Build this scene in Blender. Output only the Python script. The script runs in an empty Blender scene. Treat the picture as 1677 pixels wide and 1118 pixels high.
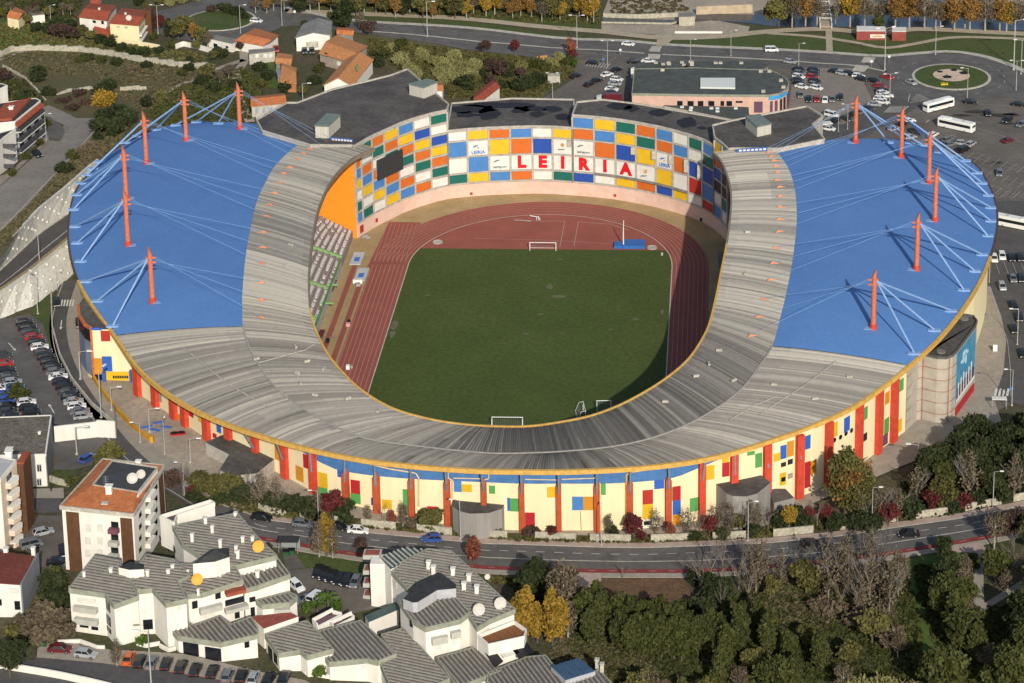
import bpy, bmesh, math, random
import numpy as np
from mathutils import Vector, Matrix
rnd = random.Random(7)
sc = bpy.context.scene
C = sc.collection
# ---------------------------------------------------------------- camera (principal point below the lens axis: the photo is a crop)
W, H = 1677., 1118.
F2, KK, YH, PCY, PCX = 4111., .003555, -1231., -180., 1100.
_p = PCY - YH; FPX = math.sqrt(F2**2 - _p**2); TH = math.atan2(_p, FPX); HC = math.cos(TH)/KK
PHI = math.atan((1191-PCX)*math.cos(TH)/FPX)
FW = Vector((-math.sin(PHI)*math.cos(TH), math.cos(PHI)*math.cos(TH), -math.sin(TH)))
RT = Vector((math.cos(PHI), math.sin(PHI), 0)); UP = RT.cross(FW)
def ray(x, y): return FW + RT*((x-PCX)/FPX) - UP*((y-PCY)/FPX)
_d = ray(864.7, 543); CAM = _d*(HC/_d.z)
cd = bpy.data.cameras.new('camera'); cam = bpy.data.objects.new('camera', cd); C.objects.link(cam)
M = Matrix((RT, UP, -FW)).transposed().to_4x4(); M.translation = CAM; cam.matrix_world = M
cd.sensor_width = 36; cd.lens = 36*FPX/W
cd.shift_x = (W/2-PCX)/W; cd.shift_y = (PCY-H/2)/W
cd.clip_start = 5; cd.clip_end = 9000
sc.camera = cam
# ---------------------------------------------------------------- light
SUN_EL, SUN_AZ = math.radians(28), math.radians(14.5)
w = bpy.data.worlds.new('World'); sc.world = w; w.use_nodes = True
nt = w.node_tree; bg = nt.nodes['Background']; sky = nt.nodes.new('ShaderNodeTexSky')
sky.sky_type = 'NISHITA'; sky.sun_disc = False; sky.sun_elevation = SUN_EL; sky.sun_rotation = math.pi-SUN_AZ
sky.air_density = 1.1; sky.dust_density = 1.2
nt.links.new(sky.outputs[0], bg.inputs[0]); bg.inputs[1].default_value = .105
sl = bpy.data.lights.new('sun', 'SUN'); sl.energy = 3.8; sl.angle = math.radians(.5); sl.color = (1, .93, .82)
so = bpy.data.objects.new('sun', sl); C.objects.link(so)
sd = Vector((-math.sin(SUN_AZ)*math.cos(SUN_EL), math.cos(SUN_AZ)*math.cos(SUN_EL), -math.sin(SUN_EL)))
so.rotation_euler = sd.to_track_quat('-Z', 'Y').to_euler(); so.location = (60, -250, 150)
sc.view_settings.view_transform = 'Standard'; sc.view_settings.look = 'None'
sc.view_settings.exposure = 0.17; sc.view_settings.gamma = 1
# ---------------------------------------------------------------- terrain: height depends on X only (the street climbs to the west)
KX = [-3000, -80, -70, -60, -50, -40, -30, -20, -10, 0, 3000]
KZ = [7, 7, 6.8, 6.3, 5.6, 4.6, 3.3, 1.9, .7, 0, 0]
def T(x): return float(np.interp(x, KX, KZ))
def GZ(x, y, z):
    d = ray(x, y); t = (z-CAM.z)/d.z
    return Vector((CAM.x+d.x*t, CAM.y+d.y*t, z))
def G(x, y, h=0.):
    z = 0.; p = GZ(x, y, h)
    if -56 < p.x < 61 and -72 < p.y < 97: return p   # the arena floor is level
    for _ in range(12):
        p = GZ(x, y, z+h); z = T(p.x)
    return GZ(x, y, z+h)
def PX(v):
    q = Vector(v)-CAM; zc = q.dot(FW)
    return PCX+FPX*q.dot(RT)/zc, PCY-FPX*q.dot(UP)/zc
def wallhit(A, B, x, y):
    """pixel ray on the vertical plane through A and B -> (distance along AB, z)"""
    d = ray(x, y); u = Vector((B[0]-A[0], B[1]-A[1])); L = u.length; u /= L
    n = Vector((u.y, -u.x)); den = d.x*n.x+d.y*n.y
    t = ((A[0]-CAM.x)*n.x+(A[1]-CAM.y)*n.y)/den
    return ((CAM.x+d.x*t-A[0])*u.x+(CAM.y+d.y*t-A[1])*u.y), CAM.z+d.z*t
# ---------------------------------------------------------------- materials
MATS = {}
def lin(c):
    return tuple(pow(v, 2.2) for v in c)
def mat(name, col, rough=.85, var=.12, scale=.6, bump=0., metal=0., detail=6, obj=False, col2=None, spec=.3, stretch=None, hi=None):
    if name in MATS: return MATS[name]
    m = bpy.data.materials.new(name); MATS[name] = m; m.use_nodes = True
    n = m.node_tree.nodes; l = m.node_tree.links; b = n['Principled BSDF']
    b.inputs['Roughness'].default_value = rough; b.inputs['Metallic'].default_value = metal
    b.inputs['Specular IOR Level'].default_value = spec
    tc = n.new('ShaderNodeTexCoord'); src = tc.outputs['Object'] if not obj else tc.outputs['Object']
    geo = n.new('ShaderNodeNewGeometry'); src = geo.outputs['Position'] if not obj else src
    if stretch:
        mp = n.new('ShaderNodeMapping'); mp.inputs['Scale'].default_value = stretch; l.new(src, mp.inputs[0]); src = mp.outputs[0]
    t = n.new('ShaderNodeTexNoise'); t.inputs['Scale'].default_value = scale; t.inputs['Detail'].default_value = detail
    t.inputs['Roughness'].default_value = .65
    l.new(src, t.inputs['Vector'])
    r = n.new('ShaderNodeValToRGB')
    c2 = col2 or tuple(min(1, v*(1+var*2)) for v in col); c1 = tuple(v*(1-var*2) for v in col) if not col2 else col
    r.color_ramp.elements[0].position = .33; r.color_ramp.elements[1].position = .67
    r.color_ramp.elements[0].color = (*c1, 1); r.color_ramp.elements[1].color = (*c2, 1)
    l.new(t.outputs[0], r.inputs[0]); out = r.outputs[0]
    if hi:   # fine grain on top
        t2 = n.new('ShaderNodeTexNoise'); t2.inputs['Scale'].default_value = hi[0]; t2.inputs['Detail'].default_value = 3
        l.new(src, t2.inputs['Vector']); mr = n.new('ShaderNodeMapRange')
        mr.inputs[1].default_value = .3; mr.inputs[2].default_value = .7; mr.inputs[3].default_value = 1-hi[1]; mr.inputs[4].default_value = 1+hi[1]
        l.new(t2.outputs[0], mr.inputs[0]); mx = n.new('ShaderNodeVectorMath'); mx.operation = 'SCALE'
        l.new(out, mx.inputs[0]); l.new(mr.outputs[0], mx.inputs['Scale']); out = mx.outputs[0]
    l.new(out, b.inputs['Base Color'])
    if bump:
        bp = n.new('ShaderNodeBump'); bp.inputs['Strength'].default_value = bump; bp.inputs['Distance'].default_value = .3
        l.new(t.outputs[0], bp.inputs['Height']); l.new(bp.outputs[0], b.inputs['Normal'])
    return m
def leafmat(name, dark, light, trans=.0):
    if name in MATS: return MATS[name]
    m = bpy.data.materials.new(name); MATS[name] = m; m.use_nodes = True
    n = m.node_tree.nodes; l = m.node_tree.links; b = n['Principled BSDF']
    b.inputs['Roughness'].default_value = .75; b.inputs['Specular IOR Level'].default_value = .15
    a = n.new('ShaderNodeAttribute'); a.attribute_name = 'leaf'
    oi = n.new('ShaderNodeObjectInfo'); ad = n.new('ShaderNodeMath'); ad.operation = 'MULTIPLY_ADD'
    l.new(oi.outputs['Random'], ad.inputs[0]); ad.inputs[1].default_value = .35; l.new(a.outputs['Fac'], ad.inputs[2])
    sb = n.new('ShaderNodeMath'); sb.operation = 'SUBTRACT'; l.new(ad.outputs[0], sb.inputs[0]); sb.inputs[1].default_value = .17
    r = n.new('ShaderNodeValToRGB'); r.color_ramp.elements[0].color = (*dark, 1); r.color_ramp.elements[1].color = (*light, 1)
    l.new(sb.outputs[0], r.inputs[0]); l.new(r.outputs[0], b.inputs['Base Color'])
    return m
# ---------------------------------------------------------------- object helpers
ORG = {}
def tag(o, label=None, cat=None, group=None, kind=None):
    if label: o['label'] = label
    if cat: o['category'] = cat
    if group: o['group'] = group
    if kind: o['kind'] = kind
    return o
def thing(name, label, cat, loc=(0, 0, 0), group=None):
    o = bpy.data.objects.new(name, None); C.objects.link(o); o.location = loc; o.empty_display_size = .5
    ORG[o.name] = Vector(loc); return tag(o, label, cat, group)
class MB:
    def __init__(s): s.v = []; s.f = []; s.m = []
    def face(s, pts, mi=0):
        i = len(s.v); s.v += [tuple(p) for p in pts]; s.f.append(tuple(range(i, i+len(pts)))); s.m.append(mi)
    def prism(s, poly, z0, z1, mi=0, top=True, bot=False, mt=None):
        """poly: XY list; z0,z1 numbers or lists"""
        n = len(poly); Z0 = z0 if hasattr(z0, '__len__') else [z0]*n; Z1 = z1 if hasattr(z1, '__len__') else [z1]*n
        a = sum(poly[i][0]*poly[(i+1) % n][1]-poly[(i+1) % n][0]*poly[i][1] for i in range(n))
        if a < 0: poly = poly[::-1]; Z0 = Z0[::-1]; Z1 = Z1[::-1]
        for i in range(n):
            j = (i+1) % n
            s.face([(poly[i][0], poly[i][1], Z0[i]), (poly[j][0], poly[j][1], Z0[j]), (poly[j][0], poly[j][1], Z1[j]), (poly[i][0], poly[i][1], Z1[i])], mi)
        if top: s.face([(poly[i][0], poly[i][1], Z1[i]) for i in range(n)], mi if mt is None else mt)
        if bot: s.face([(poly[i][0], poly[i][1], Z0[i]) for i in reversed(range(n))], mi)
    def box(s, c, size, rz=0, mi=0, z0=None):
        """c = centre of the base, size = (x, y, z)"""
        co, si = math.cos(rz), math.sin(rz); hx, hy = size[0]/2, size[1]/2
        P = [(c[0]+x*co-y*si, c[1]+x*si+y*co) for x, y in ((-hx, -hy), (hx, -hy), (hx, hy), (-hx, hy))]
        s.prism(P, c[2], c[2]+size[2], mi, True, True)
    def tube(s, a, b, r0, r1=None, n=6, mi=0, cap=True):
        a, b = Vector(a), Vector(b); r1 = r0 if r1 is None else r1; d = (b-a)
        if d.length < 1e-6: return
        q = d.to_track_quat('Z', 'Y'); i = len(s.v)
        for p, r in ((a, r0), (b, r1)):
            for k in range(n):
                t = 2*math.pi*k/n; s.v.append(tuple(p+q @ Vector((r*math.cos(t), r*math.sin(t), 0))))
        for k in range(n):
            s.f.append((i+k, i+(k+1) % n, i+n+(k+1) % n, i+n+k)); s.m.append(mi)
        if cap: s.f.append(tuple(i+n+k for k in range(n))); s.m.append(mi); s.f.append(tuple(i+k for k in reversed(range(n)))); s.m.append(mi)
    def beam(s, A, B, z0, z1, t, mi=0):
        """wall segment of thickness t from A to B (XY), z0..z1 may be pairs"""
        A = Vector(A[:2]); B = Vector(B[:2]); u = (B-A).normalized(); n = Vector((u.y, -u.x))*t/2
        Z0 = z0 if hasattr(z0, '__len__') else (z0, z0); Z1 = z1 if hasattr(z1, '__len__') else (z1, z1)
        s.prism([A+n, B+n, B-n, A-n], [Z0[0], Z0[1], Z0[1], Z0[0]], [Z1[0], Z1[1], Z1[1], Z1[0]], mi, True, True)
    def dish(s, c, r, dirv, mi=0):
        c = Vector(c); q = Vector(dirv).to_track_quat('Z', 'Y'); i = len(s.v); n = 14
        rings = [(0, 0), (.55, .08), (1, .26)]
        s.v.append(tuple(c))
        for rr, zz in rings[1:]:
            for k in range(n):
                t = 2*math.pi*k/n; s.v.append(tuple(c+q @ Vector((r*rr*math.cos(t), r*rr*math.sin(t), r*zz))))
        for k in range(n):
            s.f.append((i, i+1+k, i+1+(k+1) % n)); s.m.append(mi)
            s.f.append((i+1+k, i+1+n+k, i+1+n+(k+1) % n, i+1+(k+1) % n)); s.m.append(mi)
        s.tube(c, c+q @ Vector((0, 0, r*.7)), .03, n=4, mi=mi)
    def build(s, name, mats, parent=None, loc=None, smooth=False, data_only=False):
        if not isinstance(mats, (list, tuple)): mats = [mats]
        o0 = Vector(loc) if loc is not None else (ORG.get(parent.name, Vector((0, 0, 0))) if parent is not None else Vector((0, 0, 0)))
        me = bpy.data.meshes.new(name)
        me.from_pydata([(a-o0.x, b-o0.y, c-o0.z) for a, b, c in s.v], [], s.f)
        for m in mats: me.materials.append(m)
        if len(mats) > 1: me.polygons.foreach_set('material_index', s.m)
        if smooth: me.polygons.foreach_set('use_smooth', [True]*len(s.f))
        me.update()
        if data_only: return me
        o = bpy.data.objects.new(name, me); C.objects.link(o)
        if parent is not None: o.parent = parent
        else: o.location = o0
        ORG[o.name] = o0; return o
def instance(proto, name, label, cat, loc, rz=0, scale=1, group=None, swap=None, tilt=None):
    """proto: list of (part name, mesh, [(sub name, mesh)...])"""
    r = bpy.data.objects.new(name, None); C.objects.link(r); r.location = loc
    r.rotation_euler = (0, 0, rz) if tilt is None else (tilt[0], tilt[1], rz)
    r.scale = (scale,)*3 if not hasattr(scale, '__len__') else scale; r.empty_display_size = .5
    tag(r, label, cat, group)
    for pn, me, subs in proto:
        if swap and pn in swap: me = swap[pn]
        c = bpy.data.objects.new(pn, me); C.objects.link(c); c.parent = r
        for sn, sm in subs:
            d = bpy.data.objects.new(sn, sm); C.objects.link(d); d.parent = c
    return r
KNOTS = [k for k in KX if -100 < k < 100]
def cut_on_knots(bm):
    for k in KNOTS:
        bmesh.ops.bisect_plane(bm, geom=bm.verts[:]+bm.edges[:]+bm.faces[:], plane_co=(k, 0, 0), plane_no=(1, 0, 0), dist=1e-4)
def sheet_w(name, poly, level, m, kind='structure', ter=True, parent=None, extra=None, z0=0.):
    """flat sheet from world XY polygon(s), laid on the terrain"""
    polys = poly if hasattr(poly[0][0], '__len__') else [poly]
    bm = bmesh.new()
    for P in polys:
        vs = [bm.verts.new((p[0], p[1], 0)) for p in P]
        if len(vs) > 2:
            try: f = bm.faces.new(vs)
            except ValueError: continue
            if f.normal.z == 0: f.normal_update()
            if f.normal.z < 0: f.normal_flip()
    bmesh.ops.triangulate(bm, faces=bm.faces[:])
    if ter: cut_on_knots(bm)
    for v in bm.verts: v.co.z = (T(v.co.x) if ter else 0)+z0+level*.05
    me = bpy.data.meshes.new(name); bm.to_mesh(me); bm.free(); me.materials.append(m)
    o = bpy.data.objects.new(name, me); C.objects.link(o); ORG[o.name] = Vector((0, 0, 0))
    if parent is not None: o.parent = parent
    elif kind: o['kind'] = kind
    return o
def sheet(name, px, level, m, kind='structure', **k):
    polys = px if hasattr(px[0][0], '__len__') else [px]
    return sheet_w(name, [[G(*p)[:2] for p in P] for P in polys], level, m, kind, **k)
def offs(line, d):
    """offset a world XY polyline by d to its left"""
    out = []
    for i, p in enumerate(line):
        a = Vector(line[max(i-1, 0)][:2]); b = Vector(line[min(i+1, len(line)-1)][:2]); u = (b-a).normalized()
        out.append((p[0]-u.y*d, p[1]+u.x*d))
    return out
def strip(line, w0, w1): return list(offs(line, w0))+list(reversed(offs(line, w1)))
def resample(line, step):
    out = []; acc = 0.; L = [Vector(p[:2]) for p in line]
    ds = [0.]
    for a, b in zip(L, L[1:]): ds.append(ds[-1]+(b-a).length)
    n = max(2, int(ds[-1]/step)+1)
    for i in range(n):
        s = ds[-1]*i/(n-1); out.append((float(np.interp(s, ds, [p.x for p in L])), float(np.interp(s, ds, [p.y for p in L]))))
    return out
def smooth_line(P, n=8, closed=False):
    """Catmull-Rom through points of any dimension"""
    P = [Vector(p) for p in P]; out = []; N = len(P)
    for i in range(N if closed else N-1):
        if closed: a, b, c, d = P[(i-1) % N], P[i], P[(i+1) % N], P[(i+2) % N]
        else:
            b, c = P[i], P[i+1]; a = P[i-1] if i else b*2-c; d = P[i+2] if i+2 < N else c*2-b
        for k in range(n):
            t = k/n; out.append(.5*((2*b)+(c-a)*t+(2*a-5*b+4*c-d)*t*t+(3*b-a-3*c+d)*t**3))
    if not closed: out.append(P[-1])
    return out
ORD = 'first second third fourth fifth sixth seventh eighth ninth tenth eleventh twelfth thirteenth fourteenth fifteenth sixteenth seventeenth eighteenth nineteenth twentieth'.split()
def nth(i): return ORD[i] if i < 20 else f'{i+1}'+{1: 'st', 2: 'nd', 3: 'rd'}.get((i+1) % 10, 'th')
def inpoly(x, y, P):
    c = False; n = len(P)
    for i in range(n):
        x1, y1 = P[i][:2]; x2, y2 = P[(i+1) % n][:2]
        if (y1 > y) != (y2 > y) and x < (x2-x1)*(y-y1)/(y2-y1)+x1: c = not c
    return c
# ---------------------------------------------------------------- palette
m_earth = mat('earth', (.085, .068, .042), .95, .3, .05, hi=(1.2, .35), col2=(.055, .062, .022))
m_grass = mat('grass', (.045, .075, .015), .9, .25, .12, hi=(1.5, .3), col2=(.075, .085, .025))
m_grass2 = mat('dry_grass', (.115, .1, .045), .9, .25, .08, hi=(1.2, .3), col2=(.08, .08, .032))
m_bright = mat('bright_grass', (.055, .09, .016), .9, .25, .2, hi=(1.5, .3), col2=(.085, .125, .025))
m_asph = mat('asphalt', (.085, .08, .075), .9, .12, .15, hi=(.9, .1), col2=(.13, .122, .115))
m_asph2 = mat('dark_asphalt', (.07, .066, .066), .9, .1, .2, hi=(1., .1), col2=(.1, .095, .092))
m_lot = mat('worn_asphalt', (.1, .088, .075), .9, .12, .08, hi=(.7, .12), col2=(.155, .135, .115))
m_pave = mat('paving', (.27, .235, .19), .9, .1, .4, hi=(2., .12), col2=(.34, .3, .245))
m_gravel = mat('pale_gravel', (.27, .23, .18), .95, .15, .1, hi=(.9, .15), col2=(.38, .32, .25))
m_path = mat('beige_path', (.33, .27, .19), .95, .1, .3, hi=(1.5, .1), col2=(.42, .35, .26))
m_pink = mat('pinkish_paving', (.34, .25, .2), .9, .1, .5, col2=(.42, .32, .27))
m_bike = mat('red_cycle_lane', (.17, .03, .03), .9, .1, .6, col2=(.24, .045, .04))
m_white = mat('white_paint', (.62, .6, .55), .8, .06, 1.2)
m_wwall = mat('white_render', (.76, .73, .66), .85, .05, .5, stretch=(1, 1, .25), col2=(.67, .63, .55))
m_cream = mat('cream_render', (.8, .7, .44), .8, .05, .6, hi=(1.2, .05), stretch=(1, 1, .2), col2=(.72, .6, .36))
m_conc = mat('concrete', (.42, .39, .33), .9, .1, .5, hi=(2., .12))
m_conc2 = mat('dark_concrete', (.2, .185, .165), .9, .12, .4, hi=(2., .15))
m_stone = mat('pale_stone', (.38, .35, .27), .95, .12, .9, hi=(3., .25))
m_water = mat('water', (.015, .025, .045), .15, .1, .3, spec=.5)
m_dark = mat('dark_glass', (.012, .014, .02), .15, .1, 1., spec=.5)
m_frame = mat('window_frame', (.5, .49, .46), .5, .05, 1.)
m_black = mat('black', (.012, .012, .014), .6, .1, 1.)
m_rail = mat('metal_grey', (.33, .34, .34), .5, .08, 1.5, metal=.3)
m_tile = mat('orange_tile', (.36, .11, .035), .85, .15, .8, hi=(4., .25), col2=(.5, .18, .07))
m_tile2 = mat('old_orange_tile', (.4, .15, .05), .9, .2, 1., hi=(5., .3), col2=(.5, .24, .1))
m_redtile = mat('red_tile', (.23, .05, .025), .85, .12, .7, hi=(4., .2), col2=(.33, .08, .04))
m_brown = mat('brown_render', (.1, .045, .02), .85, .1, .8)
m_sgrey = mat('grey_fascia', (.26, .27, .21), .9, .1, .6)
m_ribroof = mat('ribbed_roof', (.085, .075, .065), .8, .12, .5, hi=(2., .15), col2=(.12, .11, .095))  # darker than the ribs: shade between them put into the colour
m_rib = mat('roof_rib', (.25, .23, .2), .8, .1, .8)
m_darkroof = mat('dark_roof', (.035, .037, .038), .85, .15, .6, hi=(3., .2))
m_bitumen = mat('bitumen', (.055, .05, .047), .95, .2, .12, hi=(.8, .25), col2=(.11, .1, .092))
m_bitblk = mat('fresh_bitumen', (.018, .019, .026), .85, .15, .6)
# ================================================================ GROUND
def terrain():
    mb = MB(); xs = sorted(set([-3000, -600, -300, -150, -100]+KNOTS+[60, 100, 200, 400, 3000, -55])); ys = [-700, -300, -200, -82, -30, 0, 98, 200, 320, 600, 1500, 6000]
    for i in range(len(xs)-1):
        for j in range(len(ys)-1):
            a, b, c, d = xs[i], xs[i+1], ys[j], ys[j+1]
            if a >= -55 and b <= 60 and c >= -82 and d <= 98: continue
            if a >= -80 and b <= 60 and c >= -30 and d <= 98: continue
            mb.face([(a, c, T(a)), (b, c, T(b)), (b, d, T(b)), (a, d, T(a))])
    return tag(mb.build('ground', m_earth), kind='structure')
terrain()
# open fields and lawns
sheet('grass', [(-40, 20), (85, 36), (70, 75), (0, 92), (-40, 100)], 1, m_bright)
sheet('grass', [(0, 95), (30, 84), (130, 82), (340, 100), (352, 112), (250, 150), (130, 190), (60, 178), (30, 130), (0, 112)], 1, m_grass2)
sheet('grass', [(590, 22), (840, 46), (1075, 66), (1075, 72), (840, 54), (600, 38)], 2, m_grass)
sheet('grass', [(480, 5), (700, 5), (900, 22), (1000, 40), (990, 48), (500, 20)], 1, m_grass)
sheet('grass', [(1100, 62), (1257, 54), (1400, 58), (1700, 55), (1700, 118), (1640, 100), (1600, 92), (1500, 88), (1440, 92), (1350, 86), (1257, 80), (1105, 74)], 2, m_grass)
sheet('grass', [(560, 55), (640, 60), (760, 82), (940, 98), (950, 112), (880, 165), (760, 165), (650, 120), (600, 90)], 1, m_grass2)
sheet('grass', [(430, 96), (470, 110), (480, 150), (425, 140)], 1, m_bright)
sheet('grass', [(1485, 915), (1600, 900), (1602, 960), (1520, 1000), (1560, 1130), (1525, 1130), (1470, 1000)], 1, m_bright)
sheet('grass', [(1240, 975), (1330, 975), (1420, 1010), (1330, 1010)], 1, m_bright)
sheet('grass', [(985, 948), (1120, 948), (1140, 990), (1080, 985), (990, 975)], 1, mat('brown_litter', (.1, .055, .028), .95, .2, .3, hi=(2., .4), col2=(.15, .09, .05)))
sheet('grass', [(480, 905), (560, 915), (605, 925), (600, 950), (470, 935)], 2, m_grass)
sheet('grass', [(88, 765), (125, 758), (118, 800), (88, 795)], 1, m_grass)
# ---- river beyond the far road
sheet('river', [(985, 28), (1110, 33), (1280, 22), (1677, 30), (1900, 36), (1900, 52), (1677, 50), (1400, 44), (1280, 44), (1200, 36), (1100, 41), (990, 40)], 2, m_water)
sheet('riverbank', [(1000, -10), (1900, -10), (1900, 36), (1677, 30), (1280, 22), (1110, 33), (985, 28)], 1, m_gravel)
sheet('river', [(1140, 22), (1232, 24), (1250, 40), (1200, 36), (1140, 32)], 3, m_water)
sheet('weir_plaza', [(985, 40), (1100, 41), (1170, 33), (1228, 44), (1225, 52), (1160, 58), (1090, 62), (1070, 57), (985, 50)], 3, m_gravel)
# ---- riverside paths
def band(name, px, w, lvl, m, step=4, kind='structure'):
    L = resample([p for p in smooth_line([G(*q)[:2]+(0,) if False else Vector(G(*q)[:2]) for q in px], 6)], step)
    o = sheet_w(name, [[a, b, c, d] for a, b, c, d in zip(offs(L, -w/2), offs(L, -w/2)[1:], offs(L, w/2)[1:], offs(L, w/2))], lvl, m, kind); return L
band('path', [(430, 18), (520, 20), (640, 25), (840, 39), (960, 50), (1080, 62), (1180, 60), (1257, 52), (1350, 48), (1440, 55), (1500, 48), (1600, 52), (1760, 60)], 4.5, 4, m_path)
band('path', [(1257, 55), (1330, 60), (1400, 70), (1450, 79), (1500, 72), (1560, 62), (1640, 63), (1760, 68)], 2.5, 5, m_path)
sheet('path', [(1351, 20), (1361, 20), (1364, 86), (1353, 86)], 6, m_path)
sheet('path', [(1076, 62), (1105, 62), (1090, 76), (1075, 76)], 6, m_path)
band('footpath', [(-20, 102), (12, 95), (40, 84), (130, 80), (230, 96), (352, 108)], 1.6, 3, m_gravel)
band('footpath', [(400, 98), (350, 115), (300, 138), (250, 160)], 2.5, 3, m_gravel)
band('footpath', [(395, 60), (400, 100), (388, 120), (392, 160), (410, 200)], 3, 3, m_gravel)
band('path', [(1604, 905), (1602, 960), (1604, 1000)], 2.2, 3, m_pave)
band('path', [(1604, 1000), (1677, 955), (1760, 905)], 1.8, 4, m_pave)
# ---- roads
def road(name, top, bot, lvl, m): return sheet(name, top+bot[::-1], lvl, m)
sheet('main_road', [(420, 8), (470, 14), (600, 38), (840, 55), (1000, 67), (1100, 75), (1257, 81), (1350, 86), (1440, 92), (1490, 87), (1470, 112), (1420, 118),
      (1257, 112), (1000, 92), (935, 99), (840, 90), (760, 81), (600, 56), (480, 42), (430, 50), (400, 30)], 3, m_asph)
# pavement band along the north side of the main road
band('pavement', [(470, 12), (600, 36), (840, 54), (1000, 66), (1100, 74), (1257, 81), (1350, 86), (1440, 92), (1500, 88), (1560, 85), (1620, 95), (1680, 118), (1740, 150)], 2.6, 5, m_conc)
med = band('median', [(600, 52), (760, 66), (840, 73), (945, 81), (1000, 84), (1055, 88)], 1.0, 5, m_conc)
band('median', [(1085, 90), (1257, 98), (1340, 104), (1400, 108), (1452, 118)], 1.0, 5, m_conc)
sheet('crossing', [(1068, 76), (1084, 77), (1080, 86), (1062, 85)], 6, m_conc)
sheet('crossing', [(1062, 89), (1082, 90), (1080, 98), (1060, 97)], 6, m_conc)
sheet('crossing', [(1415, 94), (1434, 95), (1430, 104), (1410, 103)], 6, m_conc)
sheet('crossing', [(1402, 107), (1424, 109), (1415, 119), (1395, 117)], 6, m_conc)
# car park and forecourt round the north-east of the stadium
sheet('car_park', [(935, 99), (1000, 88), (1257, 108), (1430, 116), (1490, 118), (1700, 110), (1950, 250), (1800, 520), (1677, 600), (1660, 660), (1600, 690), (1560, 560), (1610, 450),
      (1600, 330), (1520, 260), (1300, 230), (1200, 220), (1000, 190), (880, 172), (880, 166), (940, 130)], 2, m_lot)
sheet('road', [(1262, 226), (1380, 180), (1470, 160), (1520, 165), (1480, 190), (1400, 232), (1290, 250)], 3, m_asph2)
sheet('forecourt', [(1295, 150), (1300, 112), (1395, 112), (1415, 136), (1432, 172), (1380, 205), (1330, 190), (1290, 185)], 4, mat('sandy_asphalt', (.19, .165, .135), .9, .08, .2, hi=(1., .1), col2=(.23, .2, .17)))
# right-hand street with its pavement
sheet('road', [(1615, 330), (1677, 330), (1760, 420), (1740, 620), (1677, 665), (1628, 655), (1643, 610), (1648, 560), (1640, 520), (1622, 470), (1628, 400)], 4, m_asph2)
sheet('pavement', [(1560, 560), (1600, 470), (1622, 470), (1640, 520), (1648, 560), (1643, 610), (1628, 655), (1640, 690), (1560, 730), (1440, 780), (1320, 830), (1200, 850), (1150, 842), (1300, 800), (1420, 740), (1480, 700)], 5, m_pave)
# roundabout
RC = G(1558, 127); 
def circle(c, r, n=48): return [(c[0]+r*math.cos(2*math.pi*k/n), c[1]+r*math.sin(2*math.pi*k/n)) for k in range(n)]
def rot_ell(c, rx, ry, n=48): return [(c[0]+rx*math.cos(2*math.pi*k/n), c[1]+ry*math.sin(2*math.pi*k/n)) for k in range(n)]
RR = 13.4
sheet_w('roundabout_road', circle(RC, RR+9.5), 5, m_asph)
sheet_w('road', [G(*q)[:2] for q in [(1455, 90), (1500, 85), (1620, 92), (1680, 115), (1760, 150), (1760, 170), (1640, 160), (1480, 165), (1440, 130)]], 4, m_asph)
def ring(c, r0, r1, n=48, a0=0, a1=2*math.pi):
    return [[(c[0]+r*math.cos(a), c[1]+r*math.sin(a)) for r, a in ((r0, a0+(a1-a0)*k/n), (r1, a0+(a1-a0)*k/n), (r1, a0+(a1-a0)*(k+1)/n), (r0, a0+(a1-a0)*(k+1)/n))] for k in range(n)]
def disc(name, c, r, z, h, m, m2=None, cat=None):
    mb = MB(); mb.prism(circle(c, r), z, z+h); return mb.build(name, m)
tag(disc('island_kerb', RC, RR, .2, .25, m_conc), kind='structure')
tag(disc('island_lawn', RC, RR-1., .44, .06, m_grass), kind='structure')
# soccer ball mosaic of the island
bt = thing('mosaic', 'white and black stone ball mosaic in the roundabout lawn', 'mosaic', (RC[0], RC[1], .5))
bc = G(1558, 125); mb = MB(); mb.prism(circle(bc, 6.2), .5, .56); mb.build('base', mat('mosaic_pale', (.5, .36, .27), .9, .1, .8, col2=(.6, .46, .36)), bt)
mbp = MB()
for px, py, r in ((1551, 128, 1.8), (1579, 121.5, 1.9), (1539, 119.5, 1.2), (1562, 117, 1.3)):
    q = G(px, py); mbp = MB(); mbp.prism([(q.x+r*math.cos(a+.3), q.y+r*math.sin(a+.3)) for a in [2*math.pi*k/5 for k in range(5)]], .55, .6); mbp.build('dark_patch', m_black, bt)
mbp = MB()
for k in range(5):
    q = G(1551, 128); a = 2*math.pi*k/5+.3
    mbp = MB(); mbp.beam((q.x+1.8*math.cos(a), q.y+1.8*math.sin(a)), (q.x+4.3*math.cos(a), q.y+4.3*math.sin(a)), .55, .585, .18); mbp.build('joint', m_conc2, bt)

fl = MB(); q = G(1547, 138, .5)
for k in range(16): fl.box((q.x+rnd.uniform(-1.2, 1.2), q.y+rnd.uniform(-.7, .7), .48), (.5, .5, .5), rnd.random())
tag(fl.build('flower_bed', mat('yellow_flowers', (.6, .45, .03), .9, .2, 3.), loc=(q.x, q.y, .48)), 'small yellow flower bed below the ball mosaic on the roundabout', 'flower bed')
# west roundabout
RW = G(361, 34); TW = T(RW[0])
sheet_w('roundabout_road', circle(RW, 24), 5, m_asph)
sheet('road', [(255, 20), (300, 8), (420, -20), (520, -20), (470, 20), (420, 52), (400, 70), (330, 60), (270, 52)], 4, m_asph)
tag(disc('island_kerb', RW, 12.5, TW+.2, .25, m_conc), kind='structure')
tag(disc('island_lawn', RW, 11.7, TW+.44, .06, m_grass), kind='structure')
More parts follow.
